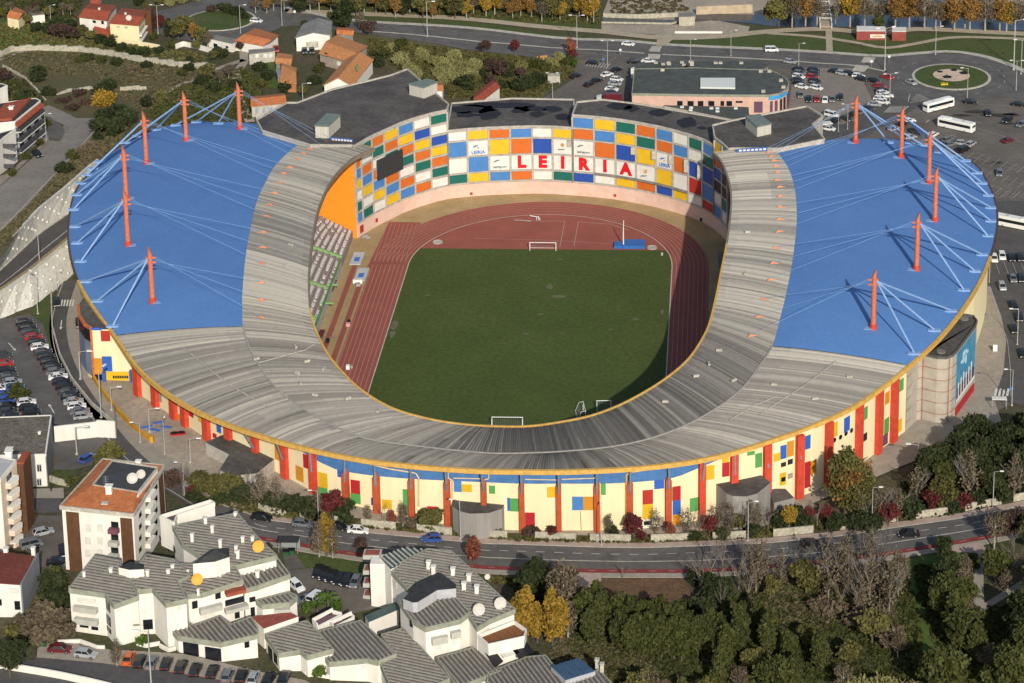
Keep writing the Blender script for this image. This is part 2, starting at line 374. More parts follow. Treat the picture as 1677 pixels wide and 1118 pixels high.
# ---- front street
NK = [(330, 815), (380, 832), (435, 851), (560, 868), (700, 881), (839, 891), (980, 896), (1052, 897), (1140, 894), (1257, 889), (1372, 878), (1470, 863), (1570, 849), (1677, 828), (1800, 800)]
SK = [(300, 838), (350, 856), (420, 878), (560, 902), (770, 924), (900, 931), (1015, 933), (1122, 933), (1215, 929), (1332, 920), (1447, 905), (1607, 879), (1677, 865), (1800, 838)]
NKw = resample([Vector(G(*q)[:2]) for q in NK], 2.5); SKw = resample([Vector(G(*q)[:2]) for q in SK], 2.5)
n_ = min(len(NKw), len(SKw)); NKr = resample(NKw, 2.5); 
def quads(A, B): return [[A[i], A[i+1], B[i+1], B[i]] for i in range(min(len(A), len(B))-1)]
def same(A, n):
    L = [Vector(p) for p in A]; ds = [0.]
    for a, b in zip(L, L[1:]): ds.append(ds[-1]+(b-a).length)
    return [(float(np.interp(ds[-1]*i/(n-1), ds, [p.x for p in L])), float(np.interp(ds[-1]*i/(n-1), ds, [p.y for p in L]))) for i in range(n)]
NA, SA = same(NKw, 160), same(SKw, 160)
sheet_w('street', quads(NA, SA), 2, m_asph)
def along(L, t0, t1, d0, d1, n=60):
    """quads between offsets d0,d1 of line L"""
    A, B = offs(L, d0), offs(L, d1); return quads(A, B)
def raised(name, A, B, m, h=.13):
    mb = MB()
    for i in range(len(A)-1):
        P = [A[i], A[i+1], B[i+1], B[i]]; z = [T(p[0])+h for p in P]; zz = [T(p[0]) for p in P]
        mb.face([(P[k][0], P[k][1], z[k]) for k in range(4)])
        mb.face([(P[0][0], P[0][1], zz[0]-.2), (P[1][0], P[1][1], zz[1]-.2), (P[1][0], P[1][1], z[1]), (P[0][0], P[0][1], z[0])])
        mb.face([(P[3][0], P[3][1], zz[3]-.2), (P[2][0], P[2][1], zz[2]-.2), (P[2][0], P[2][1], z[2]), (P[3][0], P[3][1], z[3])])
    return tag(mb.build(name, m), kind='structure')
NF = resample(NKw, 1.5); SF = resample(SKw, 1.5)
raised('pavement', NF, offs(NF, 1.9), m_pink)
raised('kerb', offs(NF, -.25), NF, m_conc, .16)
sheet_w('cycle_lane', along(SF, 0, 1, 0, -1.5), 3, m_bike)
raised('pavement', offs(SF, -1.5), offs(SF, -3.2), m_pave)
def dashes(L, d, w, on, off, lvl, m, name, t0=0, t1=1e9):
    F_ = resample(L, .5); A, B = offs(F_, d-w/2), offs(F_, d+w/2); Q = []; s = 0
    for i in range(len(F_)-1):
        s = i*.5
        if t0 <= s <= t1 and (off == 0 or s % (on+off) < on): Q.append([A[i], A[i+1], B[i+1], B[i]])
    return sheet_w(name, Q, lvl, m)
dashes(NKw, -3.0, .14, 2, 2, 3, m_white, 'lane_marking')
MID = [((a[0]*.35+b[0]*.65), (a[1]*.35+b[1]*.65)) for a, b in zip(NA, SA)]
dashes(MID, 0, .3, 1, 0, 3, m_conc, 'lane_marking')
dashes(SF, -.75, .16, 1.5, 2.8, 4, m_pink, 'lane_marking')
sheet('forecourt', [(945, 938), (985, 940), (984, 968), (950, 970), (935, 945)], 4, m_pink)
sheet('pavement', [(1530, 905), (1605, 888), (1615, 900), (1612, 915), (1590, 906)], 4, m_pink)
# ---- stadium surrounds
sheet('forecourt', [(148, 606), (250, 610), (300, 690), (400, 740), (520, 806), (620, 838), (640, 850), (560, 846), (430, 815), (330, 790), (270, 745), (220, 700), (165, 640)], 3, m_gravel)
sheet('forecourt', [(560, 822), (680, 842), (760, 858), (930, 868), (1160, 850), (1310, 812), (1340, 830), (1250, 862), (1040, 878), (840, 876), (700, 862), (560, 846)], 2, m_gravel)
# left street, footpath and car park
LS = [(118, 460), (108, 490), (100, 530), (106, 575), (128, 625), (165, 680), (205, 730), (255, 775), (330, 822)]
LW = resample([Vector(p) for p in smooth_line([Vector(G(*q)[:2]) for q in LS], 6)], 1.5)
sheet_w('street', along(LW, 0, 1, 1.3, -2.9), 4, m_asph2)
raised('pavement', offs(LW, 1.3), offs(LW, 6.6), m_pave)
dashes(LW, -2.2, .2, 1, 0, 5, m_conc, 'lane_marking')
for k in range(5):
    sheet('crossing', [(101+k*4.6, 492), (103.6+k*4.6, 492), (101.5+k*4.6, 502.5), (99+k*4.6, 502.5)], 5, m_white)
for (ax, ay, bx, by) in ((101, 526, 99.5, 541), (14, 563, 26, 576), (89, 678, 80, 663)):
    A, B = G(ax, ay), G(bx, by); A, B = Vector(A[:2]), Vector(B[:2]); u = (B-A).normalized(); n2 = Vector((-u.y, u.x))
    sheet_w('arrow_marking', [[A+n2*.12, A-n2*.12, B-u*1.2-n2*.12, B-u*1.2+n2*.12], [B-u*1.3-n2*.45, B, B-u*1.3+n2*.45]], 6, m_white)
sheet('car_park', [(-30, 520), (12, 522), (46, 515), (60, 512), (80, 520), (92, 560), (112, 625), (140, 668), (150, 690), (88, 700), (-40, 700)], 3, m_asph)
sheet('yard', [(88, 695), (190, 712), (210, 740), (160, 760), (120, 770), (88, 770)], 3, m_asph)
sheet('grass', [(46, 513), (84, 478), (90, 560), (118, 620), (150, 662), (184, 690), (158, 690), (135, 655), (108, 618), (82, 570), (70, 530)], 4, m_grass)
# streets bottom left
sheet('street', [(-20, 815), (100, 817), (105, 840), (-20, 842)], 3, m_asph2)
sheet('pavement', [(36, 802), (104, 800), (105, 817), (36, 817)], 4, m_pave)
sheet('courtyard', [(36, 845), (110, 845), (112, 930), (60, 930), (36, 890)], 3, m_lot)
sheet('street', [(50, 1085), (60, 1078), (250, 1096), (400, 1120), (700, 1180), (700, 1230), (-60, 1140), (-60, 1070)], 3, m_asph2)
sheet('pavement', [(62, 1062), (90, 1050), (180, 1065), (300, 1072), (420, 1100), (500, 1115), (560, 1150), (440, 1130), (250, 1097), (60, 1078)], 4, m_pave)
sheet('courtyard', [(470, 935), (520, 930), (600, 955), (640, 990), (560, 1010), (490, 1000), (478, 960)], 3, m_lot)
sheet('road', [(455, 868), (480, 875), (478, 900), (500, 930), (470, 935), (460, 900)], 4, m_lot)
# ================================================================ SPORTS FIELD
m_turf = mat('turf', (.05, .074, .013), .9, .22, .05, hi=(.9, .2), col2=(.066, .092, .02))
m_track = mat('red_track', (.26, .075, .055), .85, .1, .12, hi=(1.5, .08), col2=(.315, .095, .07))
m_sand = mat('ochre_margin', (.31, .22, .105), .9, .12, .15, hi=(1.5, .15), col2=(.4, .29, .145))
m_trackline = mat('track_line', (.45, .25, .2), .8, .1, 1.)
m_line = mat('white_line', (.5, .42, .36), .8, .1, 1.)
def stad(r, half=42.2, n=40, y0=None):
    """stadium curve of radius r round the pitch, starting at the south-west"""
    P = []
    for k in range(n+1):
        a = math.pi*k/n; P.append((r*math.cos(a), half+r*math.sin(a)))
    for k in range(n+1):
        a = math.pi+math.pi*k/n; P.append((r*math.cos(a), -half+r*math.sin(a)))
    return P
sheet_w('arena_floor', [(-86, -30), (-56, -30), (-56, -90), (61, -90), (61, 99), (-86, 99)], 0, m_sand, ter=False)
sheet_w('running_track', stad(46.6), 1, m_track, ter=False)
sheet('running_track', [(637, 363), (690, 364), (640, 450), (600, 440)], .5, m_track, ter=False)
gt = G(840, 405)[1]; hx = 36.3
FP = [(-36.5, -50), (36.5, -50)]+[(36.5*math.cos(a), 42.2+36.5*math.sin(a)) for a in [math.pi*k/60 for k in range(61)] if 42.2+36.5*math.sin(a) < 53.5]
east = [(x, y) for x, y in FP[2:] if x > 0]; west = [(x, y) for x, y in FP[2:] if x < 0]
south = [(36.5*math.cos(a), -42.2+36.5*math.sin(a)) for a in [math.pi+math.pi*k/24 for k in range(25)]]
south = [(x, max(y, -62)) for x, y in south]
sheet_w('pitch', south+east+west, 2, m_turf, ter=False)
for k in range(9):
    r = 36.5+1.22*k; P = stad(r); Q = []
    for (a, b) in zip(P, P[1:]+P[:1]):
        A = Vector(a); B = Vector(b); u = (B-A).normalized(); n2 = Vector((-u.y, u.x))*(.07 if k else .14)
        Q.append([A+n2, A-n2, B-n2, B+n2])
    sheet_w('lane_line', Q, 3, m_line if k == 0 else m_trackline, ter=False)
    if k: sheet_w('lane_line', [[(-r-.06, 42), (-r+.06, 42), (-r+.06, 71), (-r-.06, 71)]], 3, m_trackline, ter=False)
def gline(name, pts, w=.12, lvl=4, m=None, ter=False):
    P = [G(*q)[:2] for q in pts]; A, B = offs(P, -w/2), offs(P, w/2); return sheet_w(name, quads(A, B), lvl, m or m_line, ter=ter)
gline('field_line', [(925, 363), (917, 404)]); gline('field_line', [(947, 364), (940, 404)]); gline('field_line', [(845, 359), (875, 363), (925, 363)], .15)
gline('field_line', [(947, 364), (1000, 368), (1030, 378)], .15); gline('field_line', [(776, 391), (900, 394), (1000, 400)], .1)
gline('field_line', [(842, 361), (870, 363)], .5)
m_tl = mat('touch_line', (.07, .085, .035), .9, .1, 1.)
sheet_w('field_line', [[(-34.1, -52), (-33.95, -52), (-33.95, 52), (-34.1, 52)], [(33.95, -52), (34.1, -52), (34.1, 52), (33.95, 52)]], 3, m_tl, ter=False)
m_worn = mat('worn_turf', (.1, .105, .055), .95, .15, .5, hi=(3., .4), col2=(.15, .145, .085))
for k, (px, py, rx, ry) in enumerate([(647, 532, 1.0, 3.2), (643, 548, .9, 2.5), (900, 470, .9, 2.0), (916, 486, 2.2, 1.1), (1041, 523, 1.1, .8), (1000, 540, .7, .5), (916, 425, 1., .5), (700, 484, .8, .5), (860, 547, 1.2, .6), (920, 546, .8, .5), (1084, 511, .5, 1.6), (885, 515, .9, .5), (886, 458, .5, .4)]):
    q = G(px, py); rr = random.Random(k); sheet_w('worn_patch', [(q.x+rx*math.cos(a)*rr.uniform(.6, 1.2), q.y+ry*math.sin(a)*rr.uniform(.6, 1.2)) for a in [2*math.pi*j/14 for j in range(14)]], 3, m_worn, ter=False)
# long jump runways
for a, b in (((581, 435), (505, 600)), ((589, 467), (500, 655))):
    A = G(*a); B = G(*b); sheet_w('runway', [[(A.x-.7, A.y), (A.x+.7, A.y), (A.x+.7, -60), (A.x-.7, -60)]], 2, m_track, ter=False)
def mound(name, px, py, r, label, m, h=.5):
    q = G(px, py); mb = MB(); mb.prism(circle(q, r, 20), .1, h, top=False); mb.prism(circle(q, r-.12, 20), .1, h-.1)
    t = thing(name, label, 'throwing circle', (q.x, q.y, .1)); mb.build('ring', m, t)
mound('throwing_circle', 717, 397, 1.5, 'round concrete throwing circle at the left end of the red infield', m_conc, .25)
mound('throwing_circle', 1068, 406, 1.5, 'round concrete throwing circle beside the blue landing mat', m_conc, .25)
# ================================================================ STADIUM
from mathutils.bvhtree import BVHTree
ST = thing('stadium', 'horseshoe football stadium with grey ribbed roof, blue side roofs and patchwork facade', 'stadium', (0, 0, 0))
m_blue = mat('blue_roof', (.078, .185, .42), .8, .06, .08, hi=(1.2, .06), col2=(.092, .205, .445))
m_bluef = mat('blue_fascia', (.02, .07, .4), .6, .08, 1.)
m_strut = mat('pale_blue_steel', (.2, .33, .55), .5, .06, 1.)
m_yel = mat('yellow_trim', (.55, .33, .08), .7, .1, 1.)
m_brn = mat('dark_trim', (.1, .05, .03), .8, .1, 1.)
m_oran = mat('orange_steel', (.52, .15, .08), .6, .1, 1.5)
m_red = mat('red_pillar', (.52, .06, .03), .75, .08, .8)
PAL = {'O': (.55, .13, .02), 'Y': (.68, .42, .02), 'G': (.01, .12, .09), 'B': (.06, .19, .45), 'D': (.02, .07, .33), 'W': (.66, .64, .58), 'R': (.38, .03, .022),
       'o': (.55, .24, .02), 'y': (.62, .38, .02), 'g': (.08, .3, .08), 'b': (.03, .11, .42), 'r': (.38, .02, .025), 'w': (.7, .66, .55), 'k': (.02, .02, .025), 'e': (.3, .27, .2), 'p': (.12, .06, .1)}
PM = {k: mat('panel_'+n, v, .6, .04, .5, hi=(3, .04)) for (k, v), n in zip(PAL.items(), 'orange yellow dark_green blue deep_blue white red ochre amber green royal_blue crimson offwhite black grey purple'.split())}
# roof stations: (outer px, z), (seam px, z), (inner px, z)
S_ = [((330, 200), 23, (520, 219), 26.5, (613, 243), 27), ((262, 209), 23, (484, 240), 26.5, (575, 262), 27), ((197, 240), 22.8, (452, 270), 26.5, (545, 293), 27), ((150, 280), 22.6, (433, 302), 26.5, (527, 328), 27),
      ((122, 317), 22.4, (420, 332), 26.5, (517, 362), 27), ((112, 368), 22.2, (408, 385), 26.3, (509, 415), 26.8), ((114, 412), 22, (401, 430), 26, (506, 460), 26.5), ((128, 460), 21.5, (397, 480), 25.5, (508, 505), 26),
      ((154, 505), 20.8, (397, 508), 24.8, (512, 528), 25.3), ((187, 549), 20, (398, 534), 24, (520, 548), 24.5),
      ((228, 605), 18.5, (408, 568), 23, (535, 578), 23.5), ((280, 648), 17.3, (426, 602), 21.8, (556, 605), 22.3), ((345, 683), 16.6, (458, 641), 20.4, (590, 638), 21), ((430, 714), 16.2, (515, 681), 19, (640, 668), 19.6),
      ((520, 738), 16, (588, 715), 17.8, (700, 686), 18.4), ((620, 756), 16, (678, 730), 17, (755, 695), 17.4), ((750, 768), 16, (795, 742), 16.8, (810, 698.5), 17), ((850, 771), 16, (870, 742), 16.8, (865, 698.5), 17),
      ((950, 770.5), 16, (930, 739), 16.8, (915, 692), 17), ((1060, 764), 16, (1000, 732), 17.2, (965, 682), 17.6), ((1160, 750), 16, (1062, 719), 18, (1010, 666), 18.4), ((1250, 725), 16.2, (1122, 697), 19.4, (1055, 643), 20),
      ((1330, 697), 16.5, (1175, 668), 20.8, (1095, 617), 21.4), ((1400, 664), 17, (1215, 637), 22.2, (1128, 588), 22.8), ((1450, 630), 18, (1242, 602), 23.2, (1150, 556), 23.8),
      ((1490, 598), 19.3, (1265, 566), 24, (1162, 530), 24.5), ((1535, 557), 20.5, (1280, 512), 25, (1172, 490), 25.5), ((1577, 506), 21.5, (1291, 465), 25.7, (1181, 445), 26.2), ((1610, 450), 22, (1300, 412), 26, (1190, 400), 26.6),
      ((1630, 392), 22.4, (1305, 358), 26.3, (1196, 355), 27), ((1633, 345), 22.6, (1302, 312), 26.5, (1197, 315), 27), ((1618, 300), 22.8, (1293, 280), 26.5, (1190, 285), 27), ((1585, 262), 23, (1278, 256), 26.5, (1180, 263), 27), ((1480, 229), 23, (1262, 240), 26.5, (1168, 250), 27)]
SO = [GZ(*s[0], s[1]) for s in S_]; SM = [GZ(*s[2], s[3]) for s in S_]; SI = [GZ(*s[4], s[5]) for s in S_]
NS = 40
O_, M_, I_ = smooth_line(SO, NS), smooth_line(SM, NS), smooth_line(SI, NS)
B0, B1 = 9*NS, 25*NS
def roofgrid(A, B, i0, i1, nv, bulge, corr, dz=0.):
    V = []; F = []
    n = i1-i0+1
    for i in range(i0, i1+1):
        for j in range(nv+1):
            t = j/nv; p = A[i].lerp(B[i], t); bl = min(bulge, .5+.7*max(0, (9-i/NS)/2, (i/NS-25)/2)) if bulge > 1 else bulge; z = p.z+bl*4*t*(1-t)+dz+(corr*(1 if i % 2 else -1))
            V.append((p.x, p.y, z))
    for i in range(n-1):
        for j in range(nv):
            a = i*(nv+1)+j; F.append((a, a+nv+1, a+nv+2, a+1))
    return V, F, nv
def attr(me, name, vals):
    a = me.attributes.new(name, 'FLOAT', 'FACE'); a.data.foreach_set('value', vals)
def gmat(name, c0, c1, c2):
    m = bpy.data.materials.new(name); m.use_nodes = True; n = m.node_tree.nodes; l = m.node_tree.links; b = n['Principled BSDF']
    b.inputs['Roughness'].default_value = .6; b.inputs['Specular IOR Level'].default_value = .3
    a = n.new('ShaderNodeAttribute'); a.attribute_name = 'leaf'; g = n.new('ShaderNodeNewGeometry')
    t = n.new('ShaderNodeTexNoise'); t.inputs['Scale'].default_value = .8; t.inputs['Detail'].default_value = 8; t.inputs['Roughness'].default_value = .7; l.new(g.outputs['Position'], t.inputs['Vector'])
    ad = n.new('ShaderNodeMath'); ad.operation = 'MULTIPLY_ADD'; l.new(t.outputs[0], ad.inputs[0]); ad.inputs[1].default_value = .26; l.new(a.outputs['Fac'], ad.inputs[2])
    r = n.new('ShaderNodeValToRGB'); e = r.color_ramp.elements; e[0].position = .1; e[1].position = 1.15 if False else 1.; e[0].color = (*c0, 1); e[1].color = (*c2, 1)
    m2 = e.new(.55); m2.color = (*c1, 1)
    l.new(ad.outputs[0], r.inputs[0]); l.new(r.outputs[0], b.inputs['Base Color']); return m
m_grey = gmat('grey_sheet_roof', (.055, .05, .045), (.17, .16, .145), (.4, .375, .32))
def mkroof(name, A, B, i0, i1, nv, bulge, corr, m, dz=0., shade=None):
    V, F, nv = roofgrid(A, B, i0, i1, nv, bulge, corr, dz)
    me = bpy.data.meshes.new(name); me.from_pydata(V, [], F); me.materials.append(m)
    if shade: attr(me, 'leaf', [shade(i0+f//nv, f % nv, nv) for f in range(len(F))])
    else: me.polygons.foreach_set('use_smooth', [True]*len(F))
    o = bpy.data.objects.new(name, me); C.objects.link(o); o.parent = ST; ORG[o.name] = Vector((0, 0, 0)); return o, V, F
r2 = random.Random(3); SH = [r2.random() for _ in range(2000)]; SEC = [r2.random() for _ in range(900)]
def shade(outer):
    def f(i, j, nv):
        s = i/NS; sec = SEC[int(s*2)+(100 if outer else 0)]*.18+SEC[int(i/3)+200]*.1
        st = SH[(i//2)+(900 if outer else 0)]
        v = .12+sec+st*.32-(.03 if 9.6 < s < 24.5 else 0)
        if s < 9.6 or s > 24.5: v += .16       # paler side roofs
        if 5.5 < s < 7.6: v += .2+.1*SH[(i*7) % 1000]  # pale translucent sheets
        if 29.6 < s < 31 and j > nv//3: v += .2*SH[(i*3) % 1000]
        if i % NS == 0: v += .2
        if j in (nv-1,) and SH[(i*5) % 999] > .6: v -= .08
        if 12 < s < 22 and SH[(i//2*11+j//3) % 1999] > .95: v -= .15
        return max(0, v-(.05 if 14 < s < 20 else 0))
    return f
gA, V1, F1 = mkroof('grey_roof', M_, I_, 0, 33*NS, 8, .3, .15, m_grey, 0., shade(False))
gB, V2, F2_ = mkroof('grey_roof_skirt', O_, M_, B0, B1, 7, .5, .15, m_grey, -.1, shade(True))
bA, V3, F3 = mkroof('blue_roof', O_, M_, 0, B0, 16, 1.2, 0, m_blue, 0.)
bB, V4, F4 = mkroof('blue_roof', O_, M_, B1, 33*NS, 16, 1.2, 0, m_blue, 0.)
allV = []; allF = []
for V, F in ((V1, F1), (V2, F2_), (V3, F3), (V4, F4)):
    k = len(allV); allV += V; allF += [tuple(i+k for i in f) for f in F]
BV = BVHTree.FromPolygons(allV, allF)
def onroof(px, py, lift=0.):
    hit = BV.ray_cast(CAM, ray(px, py).normalized()); p = hit[0]
    if p is None:
        hit2 = min(O_, key=lambda q: (PX(q)[0]-px)**2+(PX(q)[1]-py)**2); p = Vector(hit2)
    return Vector((p.x, p.y, p.z+lift))
def edgeband(name, L, dzb, dzt, w, m, ctr=Vector((0, 0, 0))):
    mb = MB()
    for a, b in zip(L, L[1:]):
        u = (b-a).xy.normalized(); n = Vector((u.y, -u.x))*w/2
        P = [a.xy+n, b.xy+n, b.xy-n, a.xy-n]; Z0 = [a.z+dzb, b.z+dzb, b.z+dzb, a.z+dzb]; Z1 = [a.z+dzt, b.z+dzt, b.z+dzt, a.z+dzt]
        mb.prism(P, Z0, Z1, 0, True, True)
    return mb.build(name, m, ST)
step = 4
edgeband('roof_trim', O_[7*NS:int(28.5*NS)+1:step], -.75, .28, .7, m_yel)
edgeband('roof_trim', O_[0:7*NS+1:step], -.6, .2, .45, m_brn)
edgeband('roof_trim', O_[int(28.5*NS)::step], -.6, .2, .45, m_brn)
edgeband('inner_trim', I_[7*NS:28*NS+1:step], -.6, .3, .45, m_yel)
edgeband('inner_trim', I_[0:7*NS+1:step], -.8, .25, .5, mat('grey_trim', (.2, .16, .11), .8, .1, 1.))
edgeband('inner_trim', I_[28*NS::step], -.8, .25, .5, MATS['grey_trim'])
edgeband('roof_edge', [O_[0].lerp(M_[0], k/8) for k in range(9)], -.9, .25, .4, m_bluef)
edgeband('roof_edge', [O_[-1].lerp(M_[-1], k/8) for k in range(9)], -.9, .25, .4, m_bluef)
edgeband('roof_edge', [M_[0].lerp(I_[0], k/4) for k in range(5)], -.9, .25, .4, m_yel)
edgeband('roof_edge', [M_[-1].lerp(I_[-1], k/4) for k in range(5)], -.9, .25, .4, m_yel)
edgeband('roof_seam', [p+Vector((0, 0, .15)) for p in M_[B0:B1+1:2]], -.1, .1, .35, mat('seam_flashing', (.3, .285, .255), .7, .1, 1.))
# small pale flashings and vents on the grey roof
for k, (px, py) in enumerate([(503, 594), (487, 613), (531, 606), (492, 630), (516, 649), (570, 655), (484, 570), (1178, 576), (1161, 598), (1140, 618), (1202, 625), (1224, 382), (1221, 450), (476, 403), (420, 590), (1391, 619), (1335, 655), (1268, 632), (469, 436), (620, 675), (1090, 660)]):
    p = onroof(px, py, .2); mb = MB(); mb.box(p, (.5, 1.4, .5), rnd.random()*3); mb.build('roof_vent', m_conc, ST)
# ---- masts
MAST = [((250, 495), (243, 402), [(142, 462), (160, 494), (185, 535)], [(427, 521), (427, 492), (427, 464)]),
        ((210, 402), (204, 308), [(124, 372), (127, 399), (133, 429)], [(427, 432), (430, 406), (430, 381)]),
        ((207, 325), (202, 236), [(121, 344), (126, 320), (133, 301)], [(437, 355), (441, 336), (449, 317)]),
        ((240, 268), (234, 180), [(143, 287), (151, 276), (162, 263)], [(457, 300), (464, 285), (474, 275)]),
        ((305, 230), (300, 147), [(205, 234), (225, 224), (256, 213)], [(486, 261), (496, 252), (507, 245)]),
        ((393, 211), (390, 132), [(288, 206), (322, 201), (358, 203)], [(524, 239), (535, 234), (548, 232)]),
        ((1430, 538), (1434, 438), [(1557, 510), (1530, 542), (1497, 580)], [(1232, 551), (1244, 520), (1252, 491)]),
        ((1501, 442), (1505, 345), [(1608, 418), (1596, 445), (1578, 476)], [(1263, 459), (1268, 432), (1272, 407)]),
        ((1531, 362), (1535, 270), [(1622, 341), (1622, 363), (1617, 387)], [(1277, 380), (1278, 360), (1279, 340)]),
        ((1521, 300), (1525, 211), [(1600, 284), (1608, 301), (1618, 321)], [(1279, 322), (1278, 307), (1274, 296)]),
        ((1476, 258), (1478, 172), [(1581, 264), (1560, 257), (1538, 250)], [(1274, 283), (1272, 273), (1268, 264)]),
        ((1401, 234), (1404, 152), [(1511, 239), (1490, 235), (1455, 234)], [(1264, 257), (1260, 250), (1254, 247)])]
MW = []
for (bp, tp, st, cb) in MAST:
    b = onroof(*bp); sgn = -1 if b.x < 0 else 1
    # mast height from the picture: vertical through b
    h = (bp[1]-tp[1])/(PX(b)[1]-PX(b+Vector((0, 0, 1)))[1])
    t = b+Vector((0, 0, h)); mb = MB(); mb.tube(b+Vector((0, 0, 1.2)), b+Vector((0, 0, h-2.6)), .62, .56, 10)
    q = b+Vector((0, 0, h-2.6)); n = 10; i0 = len(mb.v)
    for k in range(n):
        a = 2*math.pi*k/n; mb.v.append((q.x+.56*math.cos(a), q.y+.56*math.sin(a), q.z))
    for k in range(n):
        a = 2*math.pi*k/n; mb.v.append((q.x+.5*math.cos(a), q.y+.5*math.sin(a), q.z+1.3+1.1*sgn*math.cos(a)))
    for k in range(n): mb.f.append((i0+k, i0+(k+1) % n, i0+n+(k+1) % n, i0+n+k)); mb.m.append(0)
    mb.f.append(tuple(i0+n+k for k in range(n))); mb.m.append(0)
    for dz in (3.4, 4.6):
        mb.box((b.x-sgn*.8, b.y, b.z+h-dz), (1.2, .35, .4)); mb.box((b.x+sgn*.6, b.y, b.z+h-dz), (.8, .5, .35))
    ms = mb.build('mast', m_oran, ST)
    mc = MB(); mc.tube(b-Vector((0, 0, .3)), b+Vector((0, 0, 1.25)), .85, .85, 10); mc.build('collar', m_red, ms)
    pl = MB(); pl.box((b.x+(-sgn)*1.0, b.y, b.z+.1), (2.6, 1.6, .15)); pl.build('base_plate', m_strut, ms)
    top = b+Vector((sgn*.6, 0, h-3.6)); topc = b+Vector((-sgn*1.3, 0, h-3.6))
    for s in st:
        e = onroof(*s, .35); sb = MB(); sb.tube(top, e, .24, .24, 6); sb.build('stay_tube', m_strut, ms)
        ap = MB(); ap.box((e.x, e.y, e.z-.35), (3., 1.2, .45)); ap.build('anchor_plate', m_strut, ms)
    for k, s in enumerate(cb):
        e = onroof(*s, .6); sb = MB(); sb.tube(topc+Vector((0, 0, .6-.6*k)), e, .04, .04, 4); sb.build('cable', m_strut, ms)
        br = MB(); u = (topc-e); u.z = 0; u.normalize(); n2 = Vector((-u.y, u.x, 0)); z = Vector((0, 0, .1)); zz = Vector((0, 0, .75))
        a1, a2, a3 = e+u*1.5-z*5, e-u*1.2+n2*.28-z*5, e-u*1.2-n2*.28-z*5; tp_ = e-u*.4+zz*.1
        br.face([a1, a2, tp_]); br.face([a2, a3, tp_]); br.face([a3, a1, tp_]); br.build('cable_bracket', mat('pale_orange', (.55, .22, .12), .7, .1, 1.), ms)
# ---- outer wall
FB = [(228, 645), (264, 668), (310, 698), (344, 720), (420, 757), (474, 783), (517, 806), (570, 824), (618, 837), (675, 849), (750, 860), (855, 868), (917, 868), (982, 868), (1032, 866), (1095, 860), (1155, 849), (1230, 835), (1311, 813), (1355, 793), (1400, 766), (1435, 741), (1460, 722), (1480, 708)]
FWl = [Vector(G(*q)[:2]) for q in FB]
FWl = smooth_line(FWl, 3)
left = [O_[i].xy*.975 for i in range(0, 8*NS+1, 12)]; right = [O_[i].xy*.98 for i in range(28*NS, 33*NS+1, 12)]
left.append(Vector(GZ(149, 538, 20.5)[:2])+Vector((3, 1.5))); left.append(Vector(G(229, 624)[:2])+Vector((.3, .6)))
WL = left+FWl+[Vector((97, -45)), Vector((108, -24))]+right
def roofz(p):
    q = min(O_[::3], key=lambda o: (o.x-p[0])**2+(o.y-p[1])**2); return q.z
mb = MB()
for a, b in zip(WL, WL[1:]): mb.beam(a, b, (T(a[0])-.6, T(b[0])-.6), (roofz(a)-.5, roofz(b)-.5), .5)
mb.build('outer_wall', m_cream, ST)
def facade(px, py):
    """pixel -> (segment index, distance along it, z) on the front facade"""
    best = None
    for i, (a, b) in enumerate(zip(FWl, FWl[1:])):
        s, z = wallhit(a, b, px, py); L = (b-a).length
        if -.01 <= s <= L+.01:
            d = (Vector((a.x, a.y))-CAM.xy).length
            if best is None or d < best[3]: best = (i, s, z, d)
    if best is None:
        a, b = (FWl[0], FWl[1]) if px < 600 else (FWl[-2], FWl[-1]); s, z = wallhit(a, b, px, py); best = (0 if px < 600 else len(FWl)-2, s, z, 0)
    return best
def fpt(i, s, out):
    a, b = FWl[i], FWl[i+1]; u = (b-a).normalized(); n = Vector((u.y, -u.x)); return a+u*s+n*out, u, n
def fpanel(name, x0, y0, x1, y1, m, out=.27, t=.1):
    i0, s0, zt, _ = facade(x0, y0); _, _, zb0, _ = facade(x0, y1); i1, s1, zt1, _ = facade(x1, y0+(0)); _, _, zb1, _ = facade(x1, y1)
    p0, u, n = fpt(i0, s0, out); p1, u1, n1 = fpt(i1, s1, out)
    mb = MB(); d = (p1-p0)
    if d.length < .1: return None
    nn = Vector((d.y, -d.x)).normalized()
    z0, z1 = min(zb0, zb1), max(zt, zt1)
    zm = (zt+zt1)/2; zn = (zb0+zb1)/2
    mb.prism([p0, p1, p1+nn*t, p0+nn*t], zn, zm, 0, True, True); return mb.build(name, m, ST)
